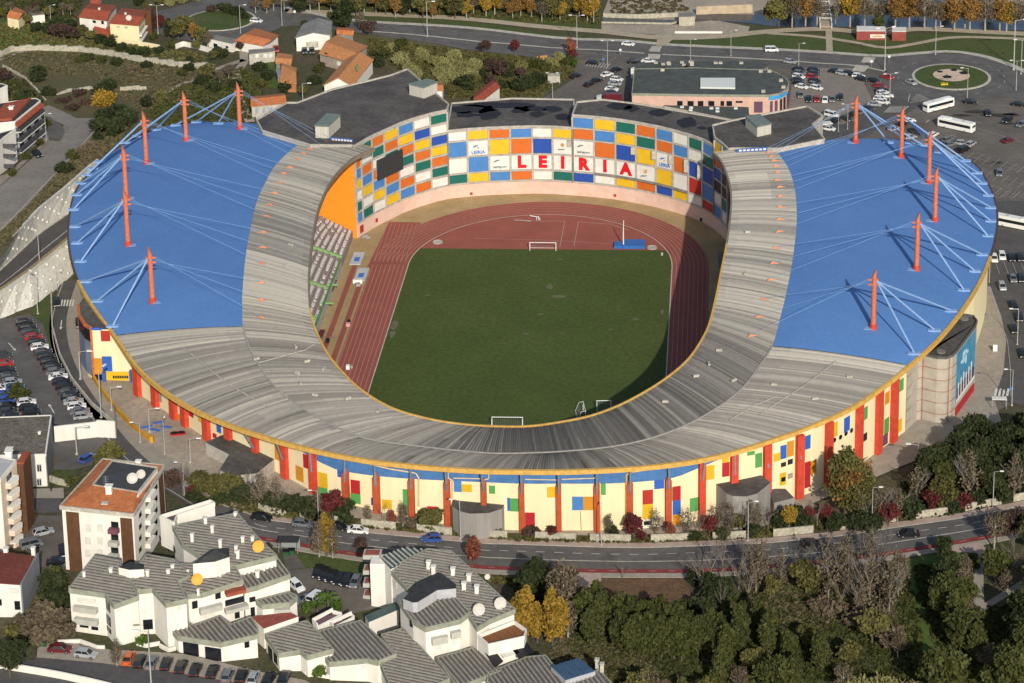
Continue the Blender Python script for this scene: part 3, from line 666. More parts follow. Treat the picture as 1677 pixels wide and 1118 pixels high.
# blue band under the eaves
mb = MB()
for i, (a, b) in enumerate(zip(FWl, FWl[1:])):
    if -46 < a.x < 52:
        u = (b-a).normalized(); n = Vector((u.y, -u.x)); k = min(1, (a.x+48)/14, (54-a.x)/14)
        kk = [min(1, (q.x+48)/14, (54-q.x)/14) for q in (a, b)]; z_ = [15.2-3.7*max(0, q) for q in kk]
        mb.prism([a+n*.26, b+n*.26, b+n*.4, a+n*.4], [z_[0], z_[1], z_[1], z_[0]], 15.45, 0, True, True)
mb.build('eaves_band', mat('eaves_blue', (.06, .16, .36), .7, .08, .6), ST)
for r in [(451, 721, 461, 752, 'o'), (486, 763, 498, 786, 'o'), (498, 744, 511, 766, 'r'), (522, 773, 537, 797, 'y'), (522, 797, 537, 809, 'g'), (553, 757, 563, 780, 'b'), (575, 785, 590, 807, 'r'), (575, 807, 591, 823, 'g'), (608.5, 814, 615, 826, 'D'),
          (626, 817, 642, 832, 'y'), (660, 800, 671, 838, 'g'), (700, 828, 717, 838, 'r'), (743.5, 784, 756, 804, 'B'), (756, 792, 773, 804, 'y'), (801, 794, 811, 807, 'g'), (831, 814, 835, 835, 'b'), (835, 815, 851, 836, 'g'), (860, 838, 876, 861, 'r'),
          (896, 796, 911, 813, 'y'), (896, 860, 909, 866, 'g'), (937, 812, 955, 834, 'B'), (955, 812, 974, 834, 'o'), (984, 788, 992, 809, 'g'), (1071, 776, 1087, 799, 'b'), (1052, 801, 1069, 824, 'R'), (1052, 824, 1069, 848, 'y'), (1052, 849, 1069, 866, 'w'),
          (1077, 846, 1087, 866, 'e'), (1097, 797, 1101, 819, 'g'), (1101, 795, 1114, 818, 'r'), (1101, 818, 1114, 841, 'b'), (1101, 841, 1114, 860, 'o'), (1129, 814, 1142, 836, 'g'), (1154, 761, 1169, 784, 'y'), (1182, 749, 1193, 756, 'y'), (1182, 756, 1194, 779, 'r'),
          (1236, 741, 1247, 764, 'g'), (1223, 738, 1235, 744, 'g'), (1266, 741, 1277, 754, 'y'), (1277, 728, 1287, 750, 'b'), (1288, 721, 1299, 746, 'o'), (1278, 756, 1286, 763, 'k'), (1289, 751, 1297, 759, 'k'), (1276, 773, 1286, 793, 'y'), (1289, 774, 1297, 782, 'e'),
          (1317, 712, 1326, 734, 'b'), (1317, 755, 1326, 797, 'r'), (1326, 753, 1335, 775, 'o'), (1362, 691, 1370, 714, 'y'), (1381, 682, 1390, 705, 'b'), (1412, 666, 1419, 686, 'g'), (1411, 709, 1418, 721, 'k'), (1448, 641, 1455, 660, 'o'),
          (1441, 666, 1446, 686, 'o'), (1447, 684, 1454, 708, 'g'), (1440, 686, 1446, 712, 'y'), (1442, 711, 1452, 728, 'p'), (1471, 620, 1478, 639, 'g'), (1468, 686, 1475, 706, 'y'),
          (278, 649, 286, 657, 'g'), (281, 674, 298, 694, 'o'), (311, 670, 318, 681, 'r'), (326, 678, 333, 690, 'y'), (356, 691, 363, 707, 'b'), (407, 711, 416, 726, 'o'), (350, 709, 356, 716, 'r'), (260, 640, 266, 656, 'e')]:
    fpanel('wall_panel', *r[:4], PM[r[4]])
fpanel('window', 1054, 851.5, 1067, 858, m_dark, .38, .04); fpanel('window', 1278, 780, 1285, 787, m_dark, .38, .04)
fpanel('door', 285, 682, 288, 694, PM['r'], .38, .05)
for px, py in ((1365, 720), (1375, 715), (1384, 709), (1393, 704)):
    i, s, z, _ = facade(px, py); p, u, n = fpt(i, s, .26); mb = MB(); mb.tube((p.x, p.y, z), (p.x+n.x*.06, p.y+n.y*.06, z), .6, .6, 12); mb.build('round_window', m_dark, ST)
for i, (px, py, pw, sl) in enumerate([(235, 645, 2.2, 0), (252, 668, 2.2, 0), (274, 690, 2.1, 0), (304, 698, 2., 0), (340, 721, 1.9, 0), (380, 737, 1.8, 0), (425, 758, 1.6, 0), (468, 783, 1.7, 0), (516, 807, 1.6, 0), (569.5, 824, 1.4, 1), (620, 837, 1.4, 1), (677, 848, 1.3, 1), (734.5, 859, 1.3, 1),
                                      (795, 864, 1.1, 1), (856, 868, 1.1, 1), (916, 868, 1.1, 1), (978, 868, 1.2, 1), (1031, 866, 1.4, 1), (1093, 860, 1.4, 1), (1147, 850, 1.5, 0), (1200, 841, 1.7, 0), (1253, 829, 1.8, 0), (1305, 814, 1.9, 0), (1353, 795, 2., 0), (1401, 765, 2., 0), (1434, 742, 2.1, 0), (1462, 724, 2.2, 0)]):
    P_ = G(px, py); j = min(range(len(FWl)-1), key=lambda k: ((FWl[k]+FWl[k+1])/2-P_.xy).length)
    a, b = FWl[j], FWl[j+1]; u = (b-a).normalized(); n = Vector((u.y, -u.x)); s = max(0, min((b-a).length, (P_.xy-a).dot(u))); c = a+u*s
    z0 = T(c.x)-.4; z1 = (12.4 if sl else roofz(c)-.6); mb = MB(); dp = 1.15
    q = [c+u*(-pw/2)+n*.22, c+u*pw/2+n*.22, c+u*pw/2+n*(.22+dp), c-u*pw/2+n*(.22+dp)]
    mb.prism(q, z0, z1 if not sl else z1-1.0, 0, True, True)
    if sl: cc = c+n*(.22+dp/2); mb.tube((cc.x, cc.y, z1-1.), (cc.x, cc.y, z1+.2), pw*.5, .18, 8)
    pil = mb.build('pillar', mat('rust_pillar', (.4, .075, .025), .75, .08, .8) if sl else m_red, ST)
    if 6 <= i <= 22:   # radial strut to the roof edge
        st_ = MB(); e = min(O_, key=lambda o: (o.xy-(c+n*3.2)).length); zz = 9.6 if sl else 10.3
        f0 = c+n*(.22+dp); st_.tube((f0.x, f0.y, zz), (e.x-n.x*.3, e.y-n.y*.3, e.z-.6), .22, .22, 6); st_.build('strut', mat('grey_blue_steel', (.17, .22, .29), .6, .1, 1.), pil)
# drain pipes
def pipe(pts, r=.13, m=None, out=.75):
    mb = MB(); W_ = []
    for px, py in pts:
        i, s, z, _ = facade(px, py); p, u, n = fpt(i, s, out); W_.append((p.x, p.y, z))
    for a, b in zip(W_, W_[1:]): mb.tube(a, b, r, r, 6)
    mb.build('drain_pipe', m or mat('cream_pipe', (.6, .47, .3), .6, .08, 1.), ST)
pipe([(540, 741), (640, 765), (665, 769), (682, 772), (687, 780), (687, 826)], .17); pipe([(735, 766), (735, 780), (742, 784), (742, 814)], .15); pipe([(743, 780), (790, 781)], .13)
pipe([(801, 766), (801, 781), (793, 783)], .14); pipe([(860, 782), (912, 783)], .12); pipe([(920, 782), (975, 780), (977, 770)], .13); pipe([(1025, 862), (1025, 775), (1033, 770), (1038, 770)], .2, m_yel)
pipe([(1038, 770), (1090, 761), (1092, 757)], .13); pipe([(951, 834), (953, 868)], .08); pipe([(982, 787), (983, 866)], .12, m_yel)
# ---- low annexes against the front wall
def annex(name, pts, h, m, mt, fascia=None, base=None, parent=None):
    P = [G(q[0], q[1], q[2] if len(q) > 2 else h) for q in pts]; zb = min(T(p.x) for p in P); mb = MB()
    mb.prism([p.xy for p in P], zb-.5, [p.z for p in P], 0, True, False, 1)
    o = mb.build(name, [m, mt], parent); return o
m_clad = mat('grey_cladding', (.26, .245, .22), .8, .08, .8, stretch=(1, 1, .1))
a1 = annex('annex', [(741, 806), (752, 805), (829, 808), (829, 820), (822, 833), (800, 840), (770, 841), (752, 837), (741, 829)], 6.2, m_clad, m_bitumen, parent=ST)
a2 = annex('annex', [(1165, 785), (1198, 778), (1228, 764), (1252, 782), (1262, 790), (1240, 808), (1222, 813), (1200, 812), (1190, 808)], 8.2, m_clad, m_bitumen, parent=ST)
a3 = annex('annex', [(1252, 800), (1286, 800), (1301, 815), (1268, 823)], 4, m_clad, m_bitumen, parent=ST)
a4 = annex('annex', [(336, 724), (364, 712), (395, 716), (432, 738), (449, 752), (420, 775), (380, 779), (360, 770), (375, 744)], 3.2, mat('pale_cladding', (.42, .38, .33), .85, .08, .8), m_bitumen, parent=ST)
# ---- right-hand clad tower block with poster
tp = [(1486, 600), (1500, 584), (1512, 581), (1535, 586.5), (1550, 587), (1560, 583), (1567, 576), (1597, 536), (1600, 527), (1594, 519), (1574, 516), (1560, 530)]
TPw = [GZ(x, y, 17.) for x, y in tp]; mb = MB(); mb.prism([p.xy for p in TPw], -.5, 17., 0, True, False, 1)
tw = mb.build('corner_block', [mat('warm_cladding', (.4, .36, .3), .85, .06, .5), m_bitumen], ST)
mb = MB()
for a, b in zip(TPw, TPw[1:]): mb.beam(a, b, 16.9, 17.5, .35)
mb.build('parapet', mat('dark_coping', (.1, .1, .09), .8, .1, 1.), tw)
mb = MB()
for z in (2.5, 5.4, 8.3, 11.2, 14.2):
    for a, b in zip(TPw[:7], TPw[1:7]): 
        u = (b-a).xy.normalized(); n = Vector((u.y, -u.x))*.14; mb.beam(a.xy+n, b.xy+n, z, z+.11, .1)
for p in (TPw[2].xy, (TPw[4].xy+TPw[5].xy)/2):
    mb.box((p.x, p.y-.15, 0), (.2, .25, 16.9))
mb.build('red_trim', mat('rust_red', (.32, .14, .09), .7, .1, 1.), tw)
for px, py in ((1541, 576), (1579, 522)):
    p = GZ(px, py, 17.02); mb = MB(); mb.tube((p.x, p.y, 17), (p.x, p.y, 17.25), 1.1, 1.1, 14); mb.build('skylight', m_conc2, tw)
a, b = TPw[6].xy, TPw[7].xy; u = (b-a).normalized(); n = Vector((u.y, -u.x)); L = (b-a).length
def onb(name, s0, s1, z0, z1, m, out): 
    mb = MB(); mb.prism([a+u*L*s0+n*(out-.06), a+u*L*s1+n*(out-.06), a+u*L*s1+n*out, a+u*L*s0+n*out], z0, z1, 0, True, True); return mb.build(name, m, pst)
pst = MB(); pst.prism([a+n*.05, b+n*.05, b+n*.2, a+n*.2], 3.6, 16.4, 0, True, True); pst = pst.build('poster', mat('poster_blue', (.04, .18, .34), .6, .1, .4, col2=(.08, .28, .43)), ST)
onb('poster_edge', 0., 1., 3.6, 4.4, m_white, .26)
for k in range(6): onb('poster_column', .08+.14*k, .13+.14*k, 4.6, 8.3+.5*(k % 3), m_white, .27)
onb('poster_dark_print', .03, .95, 4.5, 7.2, mat('poster_plum', (.06, .03, .07), .6, .1, .6), .25)  # plum band of the printed picture
for (s0, s1, z0, z1) in ((.3, .42, 12, 15), (.35, .6, 13.2, 13.8), (.45, .52, 11, 14.6), (.2, .32, 12.6, 13.2)): onb('poster_figure', s0, s1, z0, z1, mat('poster_pale', (.4, .6, .66), .6, .1, 1.), .26)
mb = MB(); mb.prism([a+n*.05, b+n*.05, b+n*.3, a+n*.3], .1, 2.2, 0, True, True); mb.build('base_panel', PM['r'], tw)
# ---- left entrance block
ep = [(128, 500), (130, 518), (139, 532), (149, 538)]
EPw = [Vector(GZ(x, y, 20.5)[:2]) for x, y in ep]; EB = Vector(G(229, 624)[:2])
poly = EPw+[EB, Vector((-84, -30)), Vector((-100, 20))]
mb = MB(); mb.prism(poly, 6.5, 18.2, 0, True, False, 1); eb = mb.build('entrance_block', [m_cream, m_bitumen], ST)
poly2 = EPw+[EPw[3]+(EB-EPw[3])*.62, Vector((-92, -30)), Vector((-100, -20)), Vector((-108, 10))]
mb = MB(); mb.prism(poly2, 18.2, 20.4, 0, True, False, 1); mb.build('upper_storey', [m_cream, m_bitumen], eb)
mb = MB()
for p, q in zip(EPw, EPw[1:]):
    d = (q-p).normalized(); n = Vector((d.y, -d.x))
    mb.prism([p+n*.05, q+n*.05, q+n*.25, p+n*.25], 8, 17., 0, True, True)
mb.build('curved_cladding', mat('bluegrey_cladding', (.16, .2, .26), .6, .08, .5), eb)
mb = MB()
for p, q in zip(EPw, EPw[1:]):
    d = (q-p).normalized(); n = Vector((d.y, -d.x)); mb.prism([p+n*.05, q+n*.05, q+n*.3, p+n*.3], 17.1, 20.3, 0, True, True)
mb.build('window_band', m_dark, eb)
mb = MB()
for p, q in zip(EPw, EPw[1:]): mb.beam(p, q, 20.3, 20.9, .7)
for p in (EPw[3], EPw[0]): mb.box((p.x, p.y, 7), (.5, .5, 13.4))
mb.build('orange_frame', mat('burnt_orange', (.45, .13, .04), .7, .1, 1.), eb)
def epanel(name, x0, y0, x1, y1, m, out=.12, t=.12):
    s0, zt = wallhit(EPw[3], EB, x0, y0); s1, zt1 = wallhit(EPw[3], EB, x1, y0); _, zb = wallhit(EPw[3], EB, x0, y1); _, zb1 = wallhit(EPw[3], EB, x1, y1)
    u = (EB-EPw[3]).normalized(); n = Vector((u.y, -u.x)); p0 = EPw[3]+u*s0+n*out; p1 = EPw[3]+u*s1+n*out
    mb = MB(); mb.prism([p0, p1, p1+n*t, p0+n*t], [zb, zb1, zb1, zb], [zt, zt1, zt1, zt], 0, True, True); return mb.build(name, m, eb)
epanel('panel', 165, 541, 180, 558, PM['R']); epanel('coping', 149, 536, 167, 540, PM['b'])
epanel('panel', 151, 586, 167, 612, PM['o']); epanel('panel', 167, 583, 183, 607, PM['b']); yb = epanel('banner', 174, 608, 228, 628, PM['Y'])
epanel('post', 169, 607, 174, 636, PM['b'], .3, .8); epanel('post', 213, 604, 216, 630, PM['b'], .3, .8)
epanel('recess', 151, 612, 168, 626, m_black)  # flat black panel, its colour standing for the shade in an opening
for k in range(9): epanel('banner_mark', 185+k*2.9, 614.2, 187.2+k*2.9, 618.6, m_black, .25, .04)
# ---- seating bowl
def bowlF(i):
    p = I_[i]
    if p.y > -42: return Vector((math.copysign(54.6, p.x), p.y))
    a = math.atan2(p.y+42, p.x); return Vector((54.6*math.cos(a), -42+50.5*math.sin(a)))
BF = [bowlF(i) for i in range(0, 33*NS+1, 8)]; BO = [Vector((O_[i].x*.95, O_[i].y*.95)) for i in range(0, 33*NS+1, 8)]
BF = [Vector((p.x, min(p.y, 60.3))) for p in BF]
BM = [a.lerp(b, .6) for a, b in zip(BF, BO)]
for P in BM: P.y = min(P.y, 60.3)
NR = 22; mb = MB()
for a, b, c, d in zip(BF, BF[1:], BM, BM[1:]):
    for r in range(NR):
        z0 = 2.4+r*.62; z1 = z0+.62; t0, t1 = r/NR, (r+1)/NR
        p0, p1, q0, q1 = a.lerp(c, t0), b.lerp(d, t0), a.lerp(c, t1), b.lerp(d, t1)
        mb.face([(p0.x, p0.y, z0), (p1.x, p1.y, z0), (q1.x, q1.y, z0), (q0.x, q0.y, z0)])
        mb.face([(q0.x, q0.y, z0), (q1.x, q1.y, z0), (q1.x, q1.y, z1), (q0.x, q0.y, z1)])
    mb.face([(a.x, a.y, 0), (b.x, b.y, 0), (b.x, b.y, 2.4), (a.x, a.y, 2.4)])
mb.build('terrace', mat('terrace_concrete', (.2, .165, .14), .9, .2, 1.6, col2=(.34, .3, .27)), ST)
seat = MB(); seat.box((0, 0, 0), (.62, .75, .35)); seat.box((-.28, 0, .3), (.12, .75, .5))
seatme = seat.build('seat', mat('white_seat', (.55, .5, .5), .6, .05, 1.), data_only=True); sg = MB()
cnt = 0; rs = random.Random(5)
for r in range(20):
    for k in range(75):
        y = 59.3-k*1.05; j = (k*1.05)
        if r in (9,) or 17 < j < 20.5 or 38 < j < 40 or 57 < j < 59 or rs.random() < .22: continue
        # position on the west terrace at this Y
        i = min(range(0, 12*NS, 4), key=lambda q: abs(I_[q].y-y)); a = bowlF(i); c = a.lerp(Vector((O_[i].x*.95, O_[i].y*.95)), .6)
        t = (r+.45)/NR; p = a.lerp(c, t); z = 2.4+r*.62
        if cnt < 100:
            o = bpy.data.objects.new('seat', seatme); C.objects.link(o); o.parent = ST; o.location = (p.x, y, z+.02); cnt += 1
        else:
            sg.box((p.x, y, z+.02), (.62, .75, .35)); sg.box((p.x-.28, y, z+.3), (.12, .75, .5))
sgo = sg.build('seating', MATS['white_seat'], ST); sgo['kind'] = 'stuff'
m_lime = mat('lime_green', (.2, .34, .13), .7, .08, 1.)
for (j0, j1, r0, r1) in ((17.3, 20.2, 10, 20), (17.3, 18.6, 0, 8), (38, 39.6, 0, 20), (57.2, 58.8, 0, 20)):
    y = 59.3-(j0+j1)/2; i = min(range(0, 12*NS, 4), key=lambda q: abs(I_[q].y-y)); a = bowlF(i); c = a.lerp(Vector((O_[i].x*.95, O_[i].y*.95)), .6)
    p0, p1 = a.lerp(c, r0/NR), a.lerp(c, r1/NR); w_ = (j1-j0)/2*(.8 if r0 else .5); z0, z1 = 2.5+r0*.62, 2.5+r1*.62; mb = MB()
    mb.prism([(p0.x, y-w_), (p0.x, y+w_), (p1.x, y+w_), (p1.x, y-w_)], [z0-.6, z0-.6, z1-.6, z1-.6], [z0+.25, z0+.25, z1+.25, z1+.25], 0, True, True); mb.build('stairway', m_lime, ST)
# front balustrade of the west stand
mb = MB(); L = [bowlF(i) for i in range(2*NS, 9*NS, 6)]; L = [p for p in L if p.y < 59.5]
for a, b in zip(L, L[1:]): mb.beam(a+Vector((.25, 0)), b+Vector((.25, 0)), 0, 3.2, .25)
mb.build('front_wall', m_conc, ST); mb = MB()
for a, b in zip(L, L[1:]): mb.beam(a+Vector((.1, 0)), b+Vector((.1, 0)), 3.2, 3.5, .5)
mb.build('green_rail', mat('rail_green', (.1, .25, .1), .6, .1, 1.), ST)
# orange end walls facing the pitch
WALLY = 60.8; WX0 = G(585, 389)[0]; WX1 = G(1192, 394)[0]
def endwall(xa, xb, m, za=27.):
    mb = MB(); n = 14
    for k in range(n):
        x0 = xa+(xb-xa)*k/n; x1 = xa+(xb-xa)*(k+1)/n
        f = lambda x: 26.2-3.2*((abs(x)-50)/70)
        mb.prism([(x0, WALLY), (x1, WALLY), (x1, WALLY+.5), (x0, WALLY+.5)], -.2, [f(x0), f(x1), f(x1), f(x0)], 0, True, True)
    return mb.build('end_wall', m, ST)
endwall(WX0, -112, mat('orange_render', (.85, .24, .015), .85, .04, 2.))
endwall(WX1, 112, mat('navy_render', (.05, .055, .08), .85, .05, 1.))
# vault / roof space closing behind the end walls, under the roof
# ================================================================ PATCHWORK BLOCK AT THE NORTH END
PB = [(585, 389), (612, 371.5), (635, 360), (660, 347.5), (685, 338), (715, 329), (735, 324.5), (767, 321), (802, 318.5), (839, 317), (873, 316), (906, 316.6), (940, 319), (976, 322), (1010, 326), (1045, 332), (1078, 339), (1106, 346.5), (1130, 354), (1153, 363), (1170, 374), (1185, 386), (1192, 394)]
PBw = [Vector(G(x, y)[:2]) for x, y in PB]
PBs = smooth_line(PBw, 3)
def chit(px, py, L=PBs):
    best = None
    for i, (a, b) in enumerate(zip(L, L[1:])):
        s, z = wallhit(a, b, px, py)
        if -.01 <= s <= (b-a).length+.01:
            u = (b-a).normalized(); p = a+u*s; d = (p-CAM.xy).length
            if best is None or d < best[3]: best = (p, Vector((u.y, -u.x)), z, d)
    if best is None:
        a, b = (L[0], L[1]) if px < 700 else (L[-2], L[-1]); s, z = wallhit(a, b, px, py); u = (b-a).normalized(); best = (a+u*s, Vector((u.y, -u.x)), z, 0)
    return best
def at_base(px):
    """point of the block's base line under pixel column px"""
    y = float(np.interp(px, [p[0] for p in PB], [p[1] for p in PB])); return Vector(G(px, y)[:2])
m_fr = mat('facade_concrete', (.4, .37, .32), .9, .1, .6, hi=(2.5, .15))
m_pinkw = mat('pink_render', (.62, .41, .32), .9, .06, .15, hi=(.8, .06), col2=(.68, .48, .39))
def outward(p):  # towards the pitch centre
    i = min(range(len(PBs)-1), key=lambda k: ((PBs[k]+PBs[k+1])/2-p).length); u = (PBs[i+1]-PBs[i]).normalized(); return Vector((u.y, -u.x))
def arcline(x0, x1, step=1):
    xs = np.linspace(x0, x1, max(3, int(abs(x1-x0)/9)+1)); return [at_base(x) for x in xs]
def block(label, x0, x1, h, roofpx, cat='building', extra=None):
    L = arcline(x0, x1); R = [Vector(GZ(q[0], q[1], h)[:2]) if len(q) == 2 else Vector(q[:2]) for q in roofpx]
    A = thing('patchwork_block', label, cat, (L[0].x, L[0].y, 0)); poly = L+R
    mb = MB(); mb.prism(poly, -.3, h, 0, True, False, 1); mb.build('structure', [m_fr, m_bitumen], A)
    mb = MB()
    for a, b in zip(poly, poly[1:]+poly[:1]): mb.beam(a, b, h, h+.45, .4)
    mb.build('parapet', m_fr, A)
    mb = MB()
    for a, b in zip(L, L[1:]):
        n1, n2 = outward(a)*.35, outward(b)*.35; mb.prism([a+n1, b+n2, b, a], 0, 3.9, 0, True, False)
    mb.build('pink_base', m_pinkw, A)
    return A, L
def seg(A, pa, pb, z0, z1, m, out=.18, name='facade_panel', t=.1, gap=.32, gz=.3):
    u = (pb-pa).normalized(); n = Vector((u.y, -u.x)); a = pa+u*gap; b = pb-u*gap; mb = MB()
    mb.prism([a+n*(out-t), b+n*(out-t), b+n*out, a+n*out], z0+gz, z1-gz, 0, True, True); return mb.build(name, m, A)
def frames(A, pts, zs, d=.38, w=.5):
    mb = MB()
    for p in pts:
        n = outward(p); q = p+n*d/2; mb.box((q.x, q.y, zs[0]), (w, d+.1, zs[-1]-zs[0]), math.atan2(n.y, n.x)-math.pi/2)
    for z in zs[:-1]:
        for a, b in zip(pts, pts[1:]):
            n = outward((a+b)/2)*d*.8; mb.prism([a+n, b+n, b, a], z-.22, z+.22, 0, True, True)
    mb.build('frame_grid', m_fr, A)
# west wing (seven rows)
WA, WLn = block('tall curved black-roofed wing left of the letters with a diagonal patchwork of panels', 585, 735, 27.5, [(735, 172), (690, 134), (667, 114), (640, 124), (600, 134), (545, 147), (487, 169), (470, 169), (420, 197), (430, 215), (-66, 61.5, 0), (-54, 61.4, 0)])
LW_ = ['WOBYWGB', 'GWOBYWG', 'OGWOBYW', 'YOGWOBY', 'BYOGWOB', 'WBYOGWO', 'GWBYOGW']
cx_ = [585, 594.5, 612, 632, 655, 680, 707, 735]; zr = [4.1+(27.2-4.1)*k/7 for k in range(8)]
cp = [at_base(x) for x in cx_]
for c, col in enumerate(LW_):
    for r, ch in enumerate(col): seg(WA, cp[c], cp[c+1], zr[6-r], zr[7-r], PM['D' if (c in (5, 6) and ch == 'B') else ch], gz=.42, gap=.28)
frames(WA, cp, zr)
# centre
CA, _ = block('lower middle part of the patchwork block carrying the first four big red letters', 735, 939, 21., [(940, 164), (839, 162), (740, 170)])
zc = [4.2, 7.4, 12.5, 17.6, 20.8]
MC = ['WBWG', 'YLBY', 'OYPB', 'BO1O', 'WD2W', 'YC3G']
ex = [735, 767, 802, 837, 873, 906, 939]
ep_ = [at_base(x) for x in ex]
EA, _ = block('higher right part of the patchwork block carrying the last two big red letters', 939, 1170, 25., [(1200, 198), (1052, 172), (987, 164), (945, 168)])
RCs = ['BOP4D', 'YBO5W', 'GYD6Y', 'OGYCO', 'BOLYD', 'WBOWY', 'GWDRW', 'BGDBR']  # R near the right end: orange panels, shadow put into a darker red
ex2 = [939, 974, 1009, 1042.5, 1075, 1103, 1128, 1151, 1170]; ep2 = [at_base(x) for x in ex2]
zc2 = [4.2, 7.4, 12.5, 17.6, 21.2, 24.8]
def text(parent, s, p, n, z, size, m, name='letter', th=.06, bold=0.):
    cu = bpy.data.curves.new('t', 'FONT'); cu.body = s; cu.size = size; cu.align_x = 'CENTER'; cu.align_y = 'CENTER'; cu.extrude = th; cu.offset = bold; cu.resolution_u = 2
    o = bpy.data.objects.new('t', cu); C.objects.link(o); me = bpy.data.meshes.new_from_object(o.evaluated_get(bpy.context.evaluated_depsgraph_get())); bpy.data.objects.remove(o)
    me.materials.clear(); me.materials.append(m); q = bpy.data.objects.new(name, me); C.objects.link(q); q.parent = parent; po = ORG.get(parent.name, Vector((0, 0, 0)))
    q.location = Vector((p.x, p.y, z))-po; q.rotation_euler = (math.pi/2, 0, math.atan2(n.y, n.x)+math.pi/2); return q
m_letter = mat('letter_red', (.58, .01, .015), .6, .04, 1.); m_logo = mat('logo_blue', (.05, .17, .5), .6, .04, 1.); m_logo2 = mat('logo_grey', (.14, .17, .19), .6, .05, 1.); m_crest = mat('crest_gold', (.5, .22, .06), .7, .1, 2.)
def swoosh(parent, p, n, z, L, hgt, m, flip=1):
    u = Vector((-n.y, n.x)); mb = MB(); N = 12; up = []; lo = []
    for k in range(N+1):
        t = k/N; x = (t-.5)*L*flip; y = hgt*math.sin(math.pi*t)*.9; th = .32*math.sin(math.pi*min(1, t*1.6+.08))*(1-t*.75)
        up.append((x, y+th)); lo.append((x, y-th))
    for k in range(N):
        q = [(up[k], up[k+1], lo[k+1], lo[k])][0]; mb.face([(p.x+u.x*a+n.x*.03, p.y+u.y*a+n.y*.03, z+b) for a, b in q])
    return mb.build('swoosh', m, parent)
def fill(A, pa, pb, z0, z1, ch):
    m = PM['W'] if ch in 'LPC123456' else PM[ch]
    o = seg(A, pa, pb, z0, z1, m, gz=.34)
    u = (pb-pa).normalized(); n = Vector((u.y, -u.x)); c = (pa+pb)/2+n*.24; zm = (z0+z1)/2; nn = n
    if ch in '123456':
        text(o, 'LEIRIA'[int(ch)-1], c, nn, zm, 4.9, m_letter, 'letter', .06, .3)
    elif ch == 'L':
        text(o, 'LEIRIA', c, nn, z0+1.2, 1.45, m_logo, 'lettering', .03, .04); swoosh(o, c+n*.02, nn, zm+.35, 3.2, .5, m_logo)
        mb = MB(); mb.box((c.x, c.y, zm-.1), (.45, .08, .35)); mb.build('emblem_mark', m_crest, o)
    elif ch == 'P':
        text(o, 'leirisport', c, nn, z0+1.35, 1.05, m_logo2, 'lettering', .03, .03); swoosh(o, c+n*.02, nn, zm+.35, 3.9, .7, m_logo2)
    elif ch == 'C':
        mb = MB(); mb.prism([(c.x-.38, c.y-.1), (c.x+.38, c.y-.1), (c.x+.38, c.y), (c.x-.38, c.y)], zm+.1, zm+1.15, 0, True, True); mb.build('crest', m_crest, o)
        mb = MB(); mb.prism([(c.x-.7, c.y-.04), (c.x+.7, c.y-.04), (c.x+.7, c.y+.02), (c.x-.7, c.y+.02)], zm+.4, zm+1.0, 0, True, True); mb.build('crest_wings', mat('crest_pale', (.5, .45, .4), .7, .1, 1.), o)
        mb = MB(); mb.prism([(c.x-1.4, c.y-.04), (c.x+1.4, c.y-.04), (c.x+1.4, c.y+.02), (c.x-1.4, c.y+.02)], zm-.95, zm-.65, 0, True, True); mb.build('caption_line', m_logo2, o)
for c, col in enumerate(MC):
    for r, ch in enumerate(col): fill(CA, ep_[c], ep_[c+1], zc[3-r], zc[4-r], ch)
frames(CA, ep_, zc)
for c, col in enumerate(RCs):
    for r, ch in enumerate(col): fill(EA, ep2[c], ep2[c+1], zc2[4-r], zc2[5-r], ch)
frames(EA, ep2, zc2)
# right wing
RA, _ = block('tall curved wing at the right end of the patchwork block beside the grey roof', 1170, 1192, 27.5, [(53, 61.5, 0), (66, 61.5, 0), (1350, 229), (1330, 205), (1348, 191), (1321, 175), (1257, 187), (1200, 198), (1167, 206)])
ex3 = [1170, 1183, 1192]; ep3 = [at_base(x) for x in ex3]
for c, col in enumerate(['YOD.WB', 'BRkkGW']):
    for r, ch in enumerate(col):
        if ch == '.': ch = 'k'
        z0 = 4.2+(27-4.2)*(5-r)/6; seg(RA, ep3[c], ep3[c+1], z0, z0+3.8, PM[ch], gz=.35)
frames(RA, ep3, [4.2+(27-4.2)*k/6 for k in range(7)])
# broken projecting ledges
mb = MB()
for x0, x1, z in ((975, 1128, 7.45),):
    L = arcline(x0, x1)
    for a, b in zip(L, L[1:]):
        n = outward((a+b)/2); mb.prism([a+n*.9, b+n*.9, b, a], z-.2, z+.3, 0, True, True)
mb.build('ledge', m_conc2, EA)
for px, z0, z1 in ((1038, 15.2, 17.6), (1072, 15, 17.6), (1100, 14.7, 17.5), (1125, 13.6, 17.4), (1147, 13.2, 17.2), (934, 15.6, 17.4)):
    p = at_base(px); n = outward(p); mb = MB(); mb.box((p.x+n.x*.5, p.y+n.y*.5, z0), (1.2, .8, z1-z0)); mb.build('bracket', m_fr, EA)
